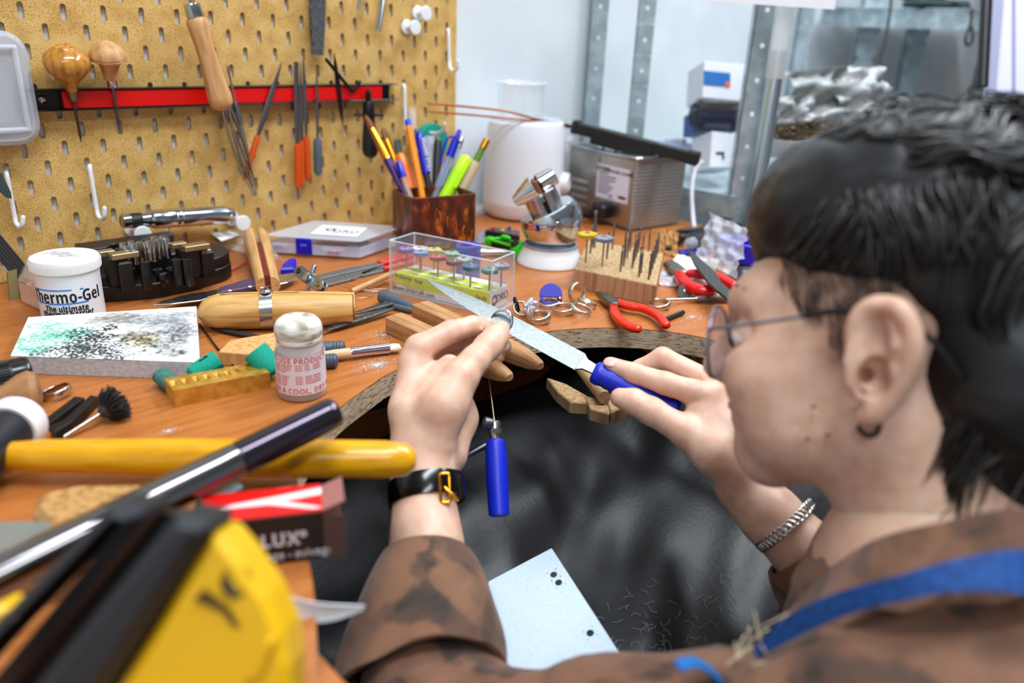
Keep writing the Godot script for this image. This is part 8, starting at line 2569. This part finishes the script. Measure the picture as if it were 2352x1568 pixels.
func hands(st: SurfaceTool) -> void:
	# left hand: pinches the ring between thumb and first finger
	var b := []
	b += chain([V(.0834,.8761,.5498), V(.0945,.9036,.5333), V(.1159,.9307,.5121)], [0.014, 0.0128, 0.0118], 0.012)
	b += chain([V(.0915,.8681,.5472), V(.1065,.8975,.5274), V(.13,.9269,.5039)], [0.015, 0.013, 0.0116], 0.012)
	b += chain([V(.1037,.8608,.548), V(.1221,.8873,.5242), V(.1454,.9177,.497)], [0.015, 0.013, 0.0112], 0.012)
	b += chain([V(.1136,.8575,.5506), V(.1355,.8799,.5263), V(.1574,.9068,.4937)], [0.0145, 0.0135, 0.0108], 0.012)
	b += chain([V(.1014,.8853,.5592), V(.1124,.9106,.5559), V(.1311,.9272,.5529)], [0.0165, 0.017, 0.0138], 0.012)
	b += chain([V(.1181,.8663,.556), V(.1417,.8812,.5347), V(.1529,.8985,.5149)], [0.0145, 0.0165, 0.014], 0.012)
	b.append([V(.115,.9126,.5333), V(.1363,.9299,.5324), 0.0125, 0.0088, 0.01])
	# wrist and the tendons on its inner side
	b += chain([V(.0951,.8709,.552), V(.0859,.8548,.5641), V(.0649,.826,.5957)], [0.0205, 0.0222, 0.028], 0.012)
	b += chain([V(.1029,.8905,.5638), V(.0875,.8617,.5798)], [0.0035, 0.004], 0.006)
	b += chain([V(.111,.8838,.5634), V(.0959,.8576,.5783)], [0.0035, 0.004], 0.006)
	var k := 0.0035
	b += chain([V(.1159,.9307,.5121), V(.1226,.9405,.5102), V(.15,.9503,.5164), V(.1732,.9507,.5177), V(.1878,.949,.5178)], [0.0116, 0.0112, 0.0092, 0.0082, 0.0068], k)
	b += chain([V(.13,.9269,.5039), V(.1373,.9332,.5015), V(.1691,.9363,.5037), V(.1945,.9327,.5064), V(.2068,.9296,.5111)], [0.0114, 0.0108, 0.0092, 0.0082, 0.0068], k)
	b += chain([V(.1454,.9177,.497), V(.1829,.9207,.4958), V(.203,.9204,.5065), V(.2114,.9224,.5166)], [0.011, 0.009, 0.008, 0.0068], k)
	b += chain([V(.1574,.9068,.4937), V(.1864,.9068,.4919), V(.2017,.9089,.5026), V(.2066,.9125,.5144)], [0.0105, 0.008, 0.0072, 0.0062], k)
	b += chain([V(.1311,.9272,.5529), V(.1482,.9363,.5495), V(.166,.9426,.5453), V(.1791,.9457,.5398), V(.1894,.9486,.5347)], [0.0132, 0.0112, 0.0108, 0.0102, 0.0078], 0.005)
	add_flesh(st, b, 0.0022)
	# right hand: first finger laid along the file, thumb under the handle
	b = []
	b += chain([V(.2863,.8596,.7144), V(.2971,.884,.6963), V(.3013,.9057,.6734)], [0.0135, 0.0128, 0.0114], 0.012)
	b += chain([V(.2975,.8563,.7121), V(.3134,.8816,.694), V(.3189,.9076,.6685)], [0.0135, 0.0125, 0.0108], 0.012)
	b += chain([V(.3073,.8513,.7094), V(.3269,.8758,.6908), V(.3362,.8998,.6656)], [0.013, 0.012, 0.0105], 0.012)
	b += chain([V(.314,.8456,.7071), V(.3371,.8669,.6878), V(.3498,.8884,.6641)], [0.0125, 0.012, 0.01], 0.012)
	b += chain([V(.2836,.8588,.7122), V(.2767,.8719,.6982), V(.2704,.8829,.674)], [0.0145, 0.0158, 0.0128], 0.012)
	b += chain([V(.289,.8738,.6941), V(.2905,.8945,.6721)], [0.014, 0.0115], 0.012)
	b += chain([V(.2989,.8547,.7099), V(.2935,.8425,.7189), V(.2925,.8314,.7451), V(.2943,.8145,.7772)], [0.0172, 0.0182, 0.0225, 0.0265], 0.012)
	b += chain([V(.3013,.9057,.6734), V(.2911,.9084,.6619), V(.2803,.9122,.6418), V(.268,.9161,.6172), V(.2598,.9195,.5983)], [0.0116, 0.0104, 0.0096, 0.0086, 0.0072], k)
	b += chain([V(.3189,.9076,.6685), V(.3023,.9226,.6214), V(.2918,.9095,.6065), V(.2805,.8979,.6004)], [0.011, 0.0094, 0.0084, 0.0068], k)
	b += chain([V(.3362,.8998,.6656), V(.3219,.9085,.6198), V(.3088,.892,.6087), V(.2938,.8827,.6068)], [0.0106, 0.009, 0.008, 0.0066], k)
	b += chain([V(.3498,.8884,.6641), V(.3395,.8889,.6268), V(.3246,.8772,.6188), V(.3111,.8711,.6151)], [0.01, 0.0082, 0.0074, 0.006], k)
	b += chain([V(.2704,.8829,.674), V(.2604,.8936,.6448), V(.2544,.8986,.6302), V(.2492,.8999,.6199)], [0.0126, 0.0112, 0.0104, 0.0084], 0.005)
	add_flesh(st, b, 0.0022)


func nails(person: Node3D) -> void:
	var m := paint(Color(0.86, 0.68, 0.62), 0.25)
	var nail := lathe([Vector2(0, 0.0006), Vector2(0.003, 0.0005), Vector2(0.0042, 0.0), Vector2(0.0042, -0.0008), Vector2(0, -0.0008)], 16, 1.35)
	put(person, "nail", nail, m, Transform3D(Basis(), Vector3.ZERO) * along(V(.2557,.9245,.6017), V(.2509,.9321,.6049), V(.2541,.9202,.5924) - V(.2585,.9231,.5995)))
	put(person, "nail", nail, m, along(V(.1842,.9523,.5223), V(.1801,.9573,.5268), V(.1946,.9499,.518) - V(.1824,.951,.5205)))
	put(person, "nail", nail, m, along(V(.2453,.9045,.6226), V(.2402,.9109,.626), V(.2475,.8996,.6124) - V(.2493,.9002,.6198)))


func hair(person: Node3D) -> void:
	var left := upw.cross(fwd).normalized()
	var up := fwd.cross(left).normalized()
	var axes := Basis(fwd, up, left)
	var f := RandomNumberGenerator.new()
	f.seed = 55
	var lumps := FastNoiseLite.new()
	lumps.seed = 8
	lumps.frequency = 14.0
	var dark := paint(Color(0.05, 0.043, 0.04), 0.42)
	# scalp volume on top, at the back and down the nape
	var st := begin()
	add_flesh(st, [egg(hd(-1.6, 7.2, 0), axes, Vector3(0.09, 0.074, 0.075), 0.02), egg(hd(-6.0, 1.0, 0), axes, Vector3(0.058, 0.085, 0.068), 0.03), egg(hd(3.4, 8.8, 0), axes, Vector3(0.05, 0.036, 0.055), 0.03), [hd(-6.4, -2.0, 2.5), hd(-6.0, -5.0, 3.0), 0.036, 0.018, 0.03], [hd(-6.4, -2.0, -2.5), hd(-6.0, -5.0, -3.0), 0.036, 0.018, 0.03]], 0.006, lumps, 0.006)
	put(person, "hair_mass", fleshed(st), dark)
	# locks laid over it
	var shades := [Color(0.06, 0.05, 0.045), Color(0.115, 0.095, 0.085), Color(0.22, 0.19, 0.175)]
	var wave := FastNoiseLite.new()
	wave.seed = 23
	wave.frequency = 0.16
	for tone in 3:
		st = begin()
		for k in [1300, 1000, 420][tone]:
			var zone := f.randf()
			var p: Vector3
			var steps := 10
			var flow: Vector3
			var step := 0.011
			var c := Vector3(-1.8, 5.6, 0)
			if zone < 0.5:
				# crown, swept forward into the fringe
				p = Vector3(f.randf_range(-9.5, 6.0), 12.5, f.randf_range(-6.0, 6.5))
				flow = Vector3(1.0, -0.05, 0.06 * p.z)
				step = 0.0115
			elif zone < 0.66:
				# side above the ear, combed down and back
				p = Vector3(f.randf_range(-5, 5.0), f.randf_range(7.0, 11), 7.0)
				flow = Vector3(-0.1 + 0.13 * p.x, -1.0, 0.2)
				step = 0.007
				steps = 8
			elif zone < 0.9:
				# back of the head and the nape
				p = Vector3(f.randf_range(-10.5, -4.5), f.randf_range(-2, 11), f.randf_range(-3, 7.0))
				flow = Vector3(0.15, -1.0, 0.1)
				step = 0.011
			else:
				# locks that end on the neck below the ear
				p = Vector3(f.randf_range(-7.0, -4.0), f.randf_range(-3.5, 1.0), f.randf_range(5.0, 6.4))
				flow = Vector3(0.7, -1.0, 0.05)
				step = 0.0072
			var path := PackedVector3Array()
			var rad := PackedFloat32Array()
			var r0 := f.randf_range(0.0006, 0.0014)
			var lift := f.randf_range(0.0, 1.0)
			for i in steps:
				var q := float(i) / (steps - 1)
				# hold the point on a shell round the skull, looser towards the tip
				var v := (p - c) / Vector3(9.9, 8.9, 7.8)
				var shell := 1.0 + 0.1 * lift * sin(q * PI) + (0.06 * q * lift if zone < 0.5 else 0.0)
				if p.y > -1.5 or zone < 0.66:
					var ln := v.length()
					if ln < shell or zone < 0.9:
						p = c + v / ln * shell * Vector3(9.9, 8.9, 7.8)
				path.append(hd(p.x, p.y, p.z))
				rad.append(maxf(r0 * (1.0 - 0.9 * q * q) * (0.4 + 0.6 * minf(1.0, q * 6.0)), 0.0002))
				# neighbours curl together
				var turn := wave.get_noise_3dv(p + Vector3(0, 0, zone * 0.1)) * (3.4 if zone < 0.5 else 1.6)
				var bend := flow + Vector3(0.0, -0.7 * q if zone < 0.5 else 0.0, 0.0)
				bend = bend.rotated(((p - c) / Vector3(9.9, 8.9, 7.8)).normalized(), turn)
				p += bend.normalized() * step * 100.0
				if zone < 0.5 and p.x > 7.0 and p.y < 2.8 + lift:
					break
				if zone >= 0.5 and zone < 0.66 and p.y < 4.0 + 0.25 * absf(p.x):
					break
				if zone >= 0.66 and p.y < -8.5:
					break
			if path.size() > 2:
				var fine := curve(Array(path), 2)
				var rr := PackedFloat32Array()
				for i in fine.size():
					rr.append(rad[mini(int(i / 2.0), rad.size() - 1)])
				add_tube(st, fine, rr, 5, 0.6, Vector3.ZERO, false)
		put(person, "hair_locks", done(st), paint(shades[tone], 0.34)).set_meta("kind", "stuff")
	# cropped hair over the temple in front of the ear
	st = begin()
	for k in 900:
		var p := Vector3(f.randf_range(-1.0, 5.6), f.randf_range(0.0, 6.5), 0)
		if p.y < 3.4 - 0.3 * p.x and p.x > 2.6 or p.y < 1.0 and f.randf() < 0.5:
			continue
		var v := Vector2((p.x + 1.3) / 9.68, (p.y - 4.6) / 8.6)
		var w := 1.0 - v.length_squared()
		if w <= 0.02:
			continue
		p.z = 7.53 * sqrt(w) - 0.02
		var a := hd(p.x, p.y, p.z)
		add_tube(st, PackedVector3Array([a, hd(p.x - 0.25, p.y - 0.7, p.z + 0.12)]), PackedFloat32Array([0.00035, 0.00015]), 3, 1.0, Vector3.ZERO, false)
	put(person, "cropped_hair", done(st), dark).set_meta("kind", "stuff")


func jacket(person: Node3D) -> void:
	var tex := noise_tex(97, 0.014, [Color(0.13, 0.11, 0.1), Color(0.24, 0.17, 0.13), Color(0.46, 0.31, 0.22), Color(0.5, 0.35, 0.26)], [0.2, 0.32, 0.42, 0.8], FastNoiseLite.TYPE_SIMPLEX_SMOOTH, 4, 512)
	var cloth := grained("brown_canvas", tex, Vector3(2.2, 5.0, 2.2), 0.85)
	cloth.rim_enabled = true
	cloth.rim = 0.2
	cloth.rim_tint = 0.6
	var folds := FastNoiseLite.new()
	folds.seed = 17
	folds.frequency = 16.0
	folds.fractal_octaves = 3
	var st := begin()
	add_flesh(st, [
		[V(.2326,.8511,.9102), V(.2103,.682,.9372), 0.105, 0.14, 0.05],
		[V(.1901,.8878,.9085), V(.0951,.8683,.9319), 0.052, 0.06, 0.05],
		[V(.0951,.8683,.9319), V(.042,.8079,.8237), 0.062, 0.058, 0.05],
		[V(.042,.8079,.8237), V(-.0099,.7705,.7188), 0.056, 0.052, 0.05],
		[V(-.0099,.7705,.7188), V(.0126,.7912,.6662), 0.05, 0.04, 0.04],
		[V(.2883,.8162,.9086), V(.4267,.7416,.9345), 0.07, 0.062, 0.05],
		[V(.4267,.7416,.9345), V(.3221,.7084,.8812), 0.062, 0.054, 0.05],
		[V(.3221,.7084,.8812), V(.2985,.7768,.8128), 0.054, 0.044, 0.04],
	], 0.009, folds, 0.008)
	put(person, "jacket", fleshed(st), cloth)
	# turned back cuffs
	put(person, "cuff", cuff(V(.0566,.8222,.6077), V(.0046,.7902,.6725), 0.031, 0.0545, 0.09), cloth)
	put(person, "cuff_seam", cuff_seam(V(.0062,.7913,.6704), V(.0566,.8222,.6077), 0.0548, 0.0024), cloth)
	put(person, "cuff", cuff(V(.2934,.8138,.7767), V(.2984,.7828,.8168), 0.0305, 0.043, 0.05), cloth)
	# collar standing round the neck
	var rows := []
	for i in 5:
		var v := i / 4.0
		var line := PackedVector3Array()
		var key := curve([V(.1549,.9087,.8476).lerp(V(.1024,.8839,.8403), v), V(.1327,.953,.8735).lerp(V(.0934,.9209,.8741), v), V(.1232,.981,.8997).lerp(V(.0951,.952,.9035), v), V(.1399,.9911,.9194).lerp(V(.1194,.9611,.9311), v), V(.1783,.9824,.9346).lerp(V(.1695,.9477,.9528), v)], 5)
		for j in key.size():
			line.append(key[j] + Vector3(0.0, 0.004 * sin(j * 1.3 + v * 4.0) * v, 0.0))
		rows.append(line)
	rows.reverse()
	put(person, "collar", sheet(rows, 0.003), cloth)
	# blue apron strap over the shoulder
	rows = []
	var top := curve([V(.0757,.8996,.8476), V(.079,.9239,.8584), V(.0828,.9473,.8761), V(.0863,.9685,.8978), V(.0993,.9814,.9153), V(.1169,.9876,.932), V(.1449,.9813,.9478)], 5)
	var low := curve([V(.0752,.8967,.8518), V(.0785,.9162,.8652), V(.0807,.9397,.8828), V(.0839,.9609,.9042), V(.0923,.9729,.9222), V(.1057,.9757,.9397), V(.1359,.9644,.9559)], 5)
	for i in 4:
		var line := PackedVector3Array()
		for j in top.size():
			line.append(top[j].lerp(low[j], i / 3.0))
		rows.append(line)
	rows.reverse()
	put(person, "apron_strap", sheet(rows, 0.0022), grained("apron_blue", noise_tex(98, 0.08, [Color(0.03, 0.2, 0.42), Color(0.05, 0.3, 0.58)], [0.3, 0.7]), Vector3.ONE * 9, 0.8), Transform3D(), "bright blue apron strap")
	var edge := begin()
	var f := RandomNumberGenerator.new()
	f.seed = 71
	for k in 26:
		var p := V(.0794,.8947,.848) + Vector3(f.randfn() * 0.005, f.randfn() * 0.004, f.randfn() * 0.004)
		add_tube(edge, PackedVector3Array([p, p + Vector3(f.randfn(), f.randfn(), f.randfn()) * 0.005, p + Vector3(f.randfn(), f.randfn(), f.randfn()) * 0.008]), 0.0006, 4)
	put(person, "frayed_threads", done(edge), paint(Color(0.75, 0.68, 0.58), 0.9)).set_meta("kind", "stuff")
	put(person, "apron_tie", tube(curve([V(.0316,.9068,.8338), V(.0379,.9071,.8367), V(.0439,.9032,.8418), V(.048,.8969,.8462)], 5), 0.004, 8, 0.4), paint(Color(0.06, 0.4, 0.68), 0.8))


func cuff(a: Vector3, b: Vector3, r0: float, r1: float, wave: float) -> ArrayMesh:
	var xf := along(a, b)
	var l := (b - a).length()
	var rows := []
	var n := 48
	for i in 14:
		var v := i / 13.0
		var line := PackedVector3Array()
		for k in n:
			var t := TAU * k / n
			var r := lerpf(r0, r1, pow(v, 0.8)) * (1.0 + wave * 0.5 * sin(t * 3.0 + v * 2.0) * v + 0.03 * sin(t * 7.0 + v * 9.0) * v) + 0.002 * sin(v * PI)
			line.append(xf * Vector3(cos(t) * r, l * v + 0.006 * sin(t * 2.0 + 0.6) * v, sin(t) * r * 0.92))
		rows.append(line)
	rows.reverse()
	return sheet(rows, -0.0032, true)


func cuff_seam(a: Vector3, b: Vector3, r: float, thick: float) -> ArrayMesh:
	var xf := along(b, a)
	var l := (b - a).length()
	var p := PackedVector3Array()
	for k in 97:
		var t := TAU * k / 96
		var q := r * (1.0 + 0.045 * sin(t * 3.0 + 2.0) + 0.03 * sin(t * 7.0 + 9.0)) + 0.0008 * sin(t * 31.0)
		p.append(xf * Vector3(cos(t) * q, l + 0.006 * sin(t * 2.0 + 0.6), sin(t) * q * 0.92))
	return tube(p, thick, 8)


# a strap or chain of links round a limb
func worn_things() -> void:
	var c := V(.0846,.8515,.5707)
	var up := (V(.0943,.8704,.5546) - V(.0732,.8363,.586)).normalized()
	var xf := along(c, c + up)
	var watch := thing("wrist_watch", "gold buckled watch with a black patent strap on the person's near wrist", "watch", xf)
	var strap := []
	for k in 40:
		strap.append(PackedVector3Array())
	var rows := []
	for i in 5:
		var line := PackedVector3Array()
		for k in 40:
			var t := TAU * k / 40
			var r := 0.0272 + (0.0008 if i in [1, 2, 3] else 0.0)
			line.append(Vector3(cos(t) * r, (i - 2) * 0.0042 + 0.002 * sin(t + 1.0), sin(t) * r * 0.88))
		rows.append(line)
	rows.reverse()
	put(watch, "strap", sheet(rows, -0.0022, true), paint(Color(0.02, 0.02, 0.025), 0.18))
	var gold := steel(0.18, Color(0.95, 0.68, 0.2))
	var toward := xf.basis.inverse() * (V(.0677,.8807,.6131) - V(.0939,.8532,.5787)).normalized()
	var bc := xf.affine_inverse() * V(.0826,.8671,.5946)
	var st := begin()
	var path := PackedVector3Array()
	for p in rounded_rect(0.007, 0.021, 0.002):
		path.append(Vector3(p.x, p.y, 0))
	path.append(path[0])
	add_tube(st, path, 0.0013, 8)
	add_tube(st, PackedVector3Array([Vector3(0, 0.0, 0.0), Vector3(0.009, -0.009, 0)]), 0.0014, 8)
	var look := Basis.looking_at(-toward, Vector3.UP)
	put(watch, "buckle", done(st), gold, Transform3D(look, bc))
	put(watch, "strap_keeper", box(Vector3(0.003, 0.018, 0.0026), 0.0006), paint(Color(0.02, 0.02, 0.025), 0.2), Transform3D(look, bc + look.x * 0.011))
	var back := xf.affine_inverse() * V(.0958,.8375,.5383)
	put(watch, "case", lathe([Vector2(0, 0), Vector2(0.011, 0.0), Vector2(0.0125, 0.002), Vector2(0.0125, 0.005), Vector2(0.0105, 0.0066), Vector2(0, 0.0068)], 32), gold, along(back, back + Vector3(back.x, 0, back.z).normalized()))
	put(watch, "crown", rod(0.0018, 0.004, 0.0006, 12), gold, along(xf.affine_inverse() * V(.0657,.8402,.5496), xf.affine_inverse() * V(.062,.8375,.5474)))
	# bracelet of flat links
	c = V(.2939,.8276,.7606)
	up = (V(.2918,.8406,.7303) - V(.2943,.8145,.7772)).normalized()
	xf = along(c, c + up)
	var br := thing("bracelet", "silver and gold chain link bracelet on the person's far wrist", "bracelet", xf)
	var bright := steel(0.14, Color(0.82, 0.82, 0.86))
	for k in 40:
		var t := TAU * k / 40
		var m := Transform3D(Basis.from_euler(Vector3(0, -t + PI / 2, 0)) * Basis.from_euler(Vector3(0, 0, 0.5)), Vector3(cos(t) * 0.0282, 0.001 * sin(t * 2.0), sin(t) * 0.0272))
		put(br, "link", link_mesh(), bright if k % 2 else steel(0.14, Color(0.8, 0.78, 0.74)), m)
	# spectacles
	var left := upw.cross(fwd).normalized()
	var metal := steel(0.3, Color(0.55, 0.55, 0.6))
	var up2 := fwd.cross(left).normalized()
	var g := thing("eyeglasses", "round thin metal spectacles with black tipped arms on the person's face", "glasses", Transform3D(Basis(-left, up2, fwd), hd(9.8, 0.6, 0)))
	for s in [-1.0, 1.0]:
		var rim := []
		for k in 41:
			var t := TAU * k / 40
			rim.append(Vector3(s * 0.0325 + cos(t) * 0.0238, sin(t) * 0.0222 - 0.002, -0.003 * absf(cos(t)) * (1.0 if cos(t) * s > 0 else 0.2)))
		put(g, "rim", tube(PackedVector3Array(rim), 0.0011, 8), metal)
		var rings := []
		for z in [-0.0009, 0.0009]:
			var line := PackedVector3Array()
			for k in 40:
				var t := TAU * k / 40
				line.append(Vector3(s * 0.0325 + cos(t) * 0.0234, sin(t) * 0.0218 - 0.002, z - 0.0015))
			rings.append(line)
		st = begin()
		add_loft(st, rings)
		put(g, "lens", done(st), glass(Color(0.86, 0.84, 0.98), 0.12, 0.02))
		var inv := g.transform.affine_inverse()
		put(g, "temple_arm", tube(curve([Vector3(s * 0.0563, 0.006, -0.003), Vector3(s * 0.066, 0.008, -0.01), inv * hd(6.0, 1.9, -7.2 * s), inv * hd(3.4, 2.4, -7.5 * s)], 5), 0.0011, 8), metal)
		put(g, "ear_tip", tube(curve([inv * hd(3.6, 2.4, -7.5 * s), inv * hd(1.5, 2.75, -7.6 * s), inv * hd(-0.8, 2.6, -7.6 * s), inv * hd(-2.6, 1.4, -7.4 * s), inv * hd(-4.0, -0.4, -7.0 * s)], 5), 0.0017, 8), paint(Color(0.03, 0.03, 0.035), 0.35))
	put(g, "bridge", tube(curve([Vector3(-0.0095, 0.004, 0.0), Vector3(0, 0.008, 0.003), Vector3(0.0095, 0.004, 0.0)], 6), 0.0011, 8), metal)
	var ring_pts := []
	var e0 := hd(0.1, -3.2, 7.4)
	var el := Vector3(0, 0, 0)
	for k in 17:
		var t := TAU * 0.86 * k / 16 + 0.5
		ring_pts.append((fwd * cos(t) * 0.0052 + up2 * (sin(t) * 0.0062) + left * 0.002 * sin(t)) )
	var er := thing("earring", "small black hoop earring in the person's near ear lobe", "earring", at(e0))
	put(er, "hoop", tube(PackedVector3Array(ring_pts), 0.0014, 8), paint(Color(0.04, 0.04, 0.05), 0.3, 0.5))
	put(er, "stud", lathe([Vector2(0, -0.002), Vector2(0.002, 0), Vector2(0, 0.002)], 12), paint(Color(0.1, 0.11, 0.14), 0.3, 0.6), at(fwd * 0.003 + up2 * 0.006 + left * 0.003))


var link_shape: ArrayMesh
func link_mesh() -> ArrayMesh:
	if link_shape == null:
		var st := begin()
		var p := PackedVector3Array()
		for q in rounded_rect(0.0048, 0.0072, 0.002, 3):
			p.append(Vector3(q.x, q.y, 0))
		p.append(p[0])
		add_tube(st, p, 0.0011, 6)
		link_shape = done(st)
	return link_shape


func held_things() -> void:
	var tip := V(.1831,.97,.4431)
	var heel := V(.2519,.9134,.5911)
	var b := along(tip, heel, Vector3(-0.35, 0.75, 0.55))
	var l := (heel - tip).length()
	var t := thing("hand_file", "large half round file held in both hands, its blue handle in the person's grip", "file", b)
	var st := begin()
	# half-moon section that narrows to the tip, then the bare tang
	var rings := []
	for q in [[0.0, 0.0008], [0.04, 0.0022], [0.12, 0.0042], [0.25, 0.0066], [0.4, 0.0082], [0.6, 0.0092], [0.8, 0.0095], [0.905, 0.0095]]:
		var line := PackedVector3Array()
		for k in 12:
			var a := PI * k / 11.0
			line.append(Vector3(-cos(a) * q[1], q[0] * l, 0.0004 - sin(a) * q[1] * 0.36))
		line.append(Vector3(q[1] * 0.5, q[0] * l, 0.0006))
		line.append(Vector3(-q[1] * 0.5, q[0] * l, 0.0006))
		line.reverse()
		rings.append(line)
	add_loft(st, rings, false)
	put(t, "blade", done(st), grained("file_face", noise_tex(101, 0.08, [Color(0.42, 0.44, 0.44), Color(0.48, 0.5, 0.5)], [0.3, 0.7], FastNoiseLite.TYPE_SIMPLEX, 3), Vector3(30, 6, 30), 0.42, 0.75))
	put(t, "tang", prism(poly2([-0.0095, l * 0.9, 0.0095, l * 0.9, 0.0055, l * 0.93, 0.004, l * 1.03, -0.004, l * 1.03, -0.0055, l * 0.93]), 0.0026, 0.0004), steel(0.38, Color(0.48, 0.5, 0.51)))
	var ha := b.affine_inverse() * V(.2492,.9132,.5885)
	var hb := b.affine_inverse() * V(.2863,.8887,.6532)
	var hl := (hb - ha).length()
	var hp := [Vector2(0, 0), Vector2(0.0075, 0.0), Vector2(0.0098, 0.002)]
	for k in 7:
		var y := hl * (0.08 + 0.12 * k)
		hp.append(Vector2(0.0104 - 0.0004 * k, y))
		hp.append(Vector2(0.0092 - 0.0003 * k, y + hl * 0.06))
	hp.append(Vector2(0.0098, hl * 0.95))
	hp.append(Vector2(0.0075, hl))
	hp.append(Vector2(0, hl))
	put(t, "handle", lathe(hp, 24, 1.0, 60.0), paint(Color(0.02, 0.14, 0.72), 0.4), along(ha, hb))
	var rc := V(.2121,.944,.5113)
	var r := thing("ring", "small bright silver ring pinched in the fingers under the file blade", "ring", Transform3D(Basis.from_euler(Vector3(0.5, 0.3, 1.15)), rc), "rings on the bench")
	put(r, "band", hoop(0.0096, 0.0042, 0.0018, 0.0016, 48, 1.2), steel(0.12, Color(0.92, 0.92, 0.95)))
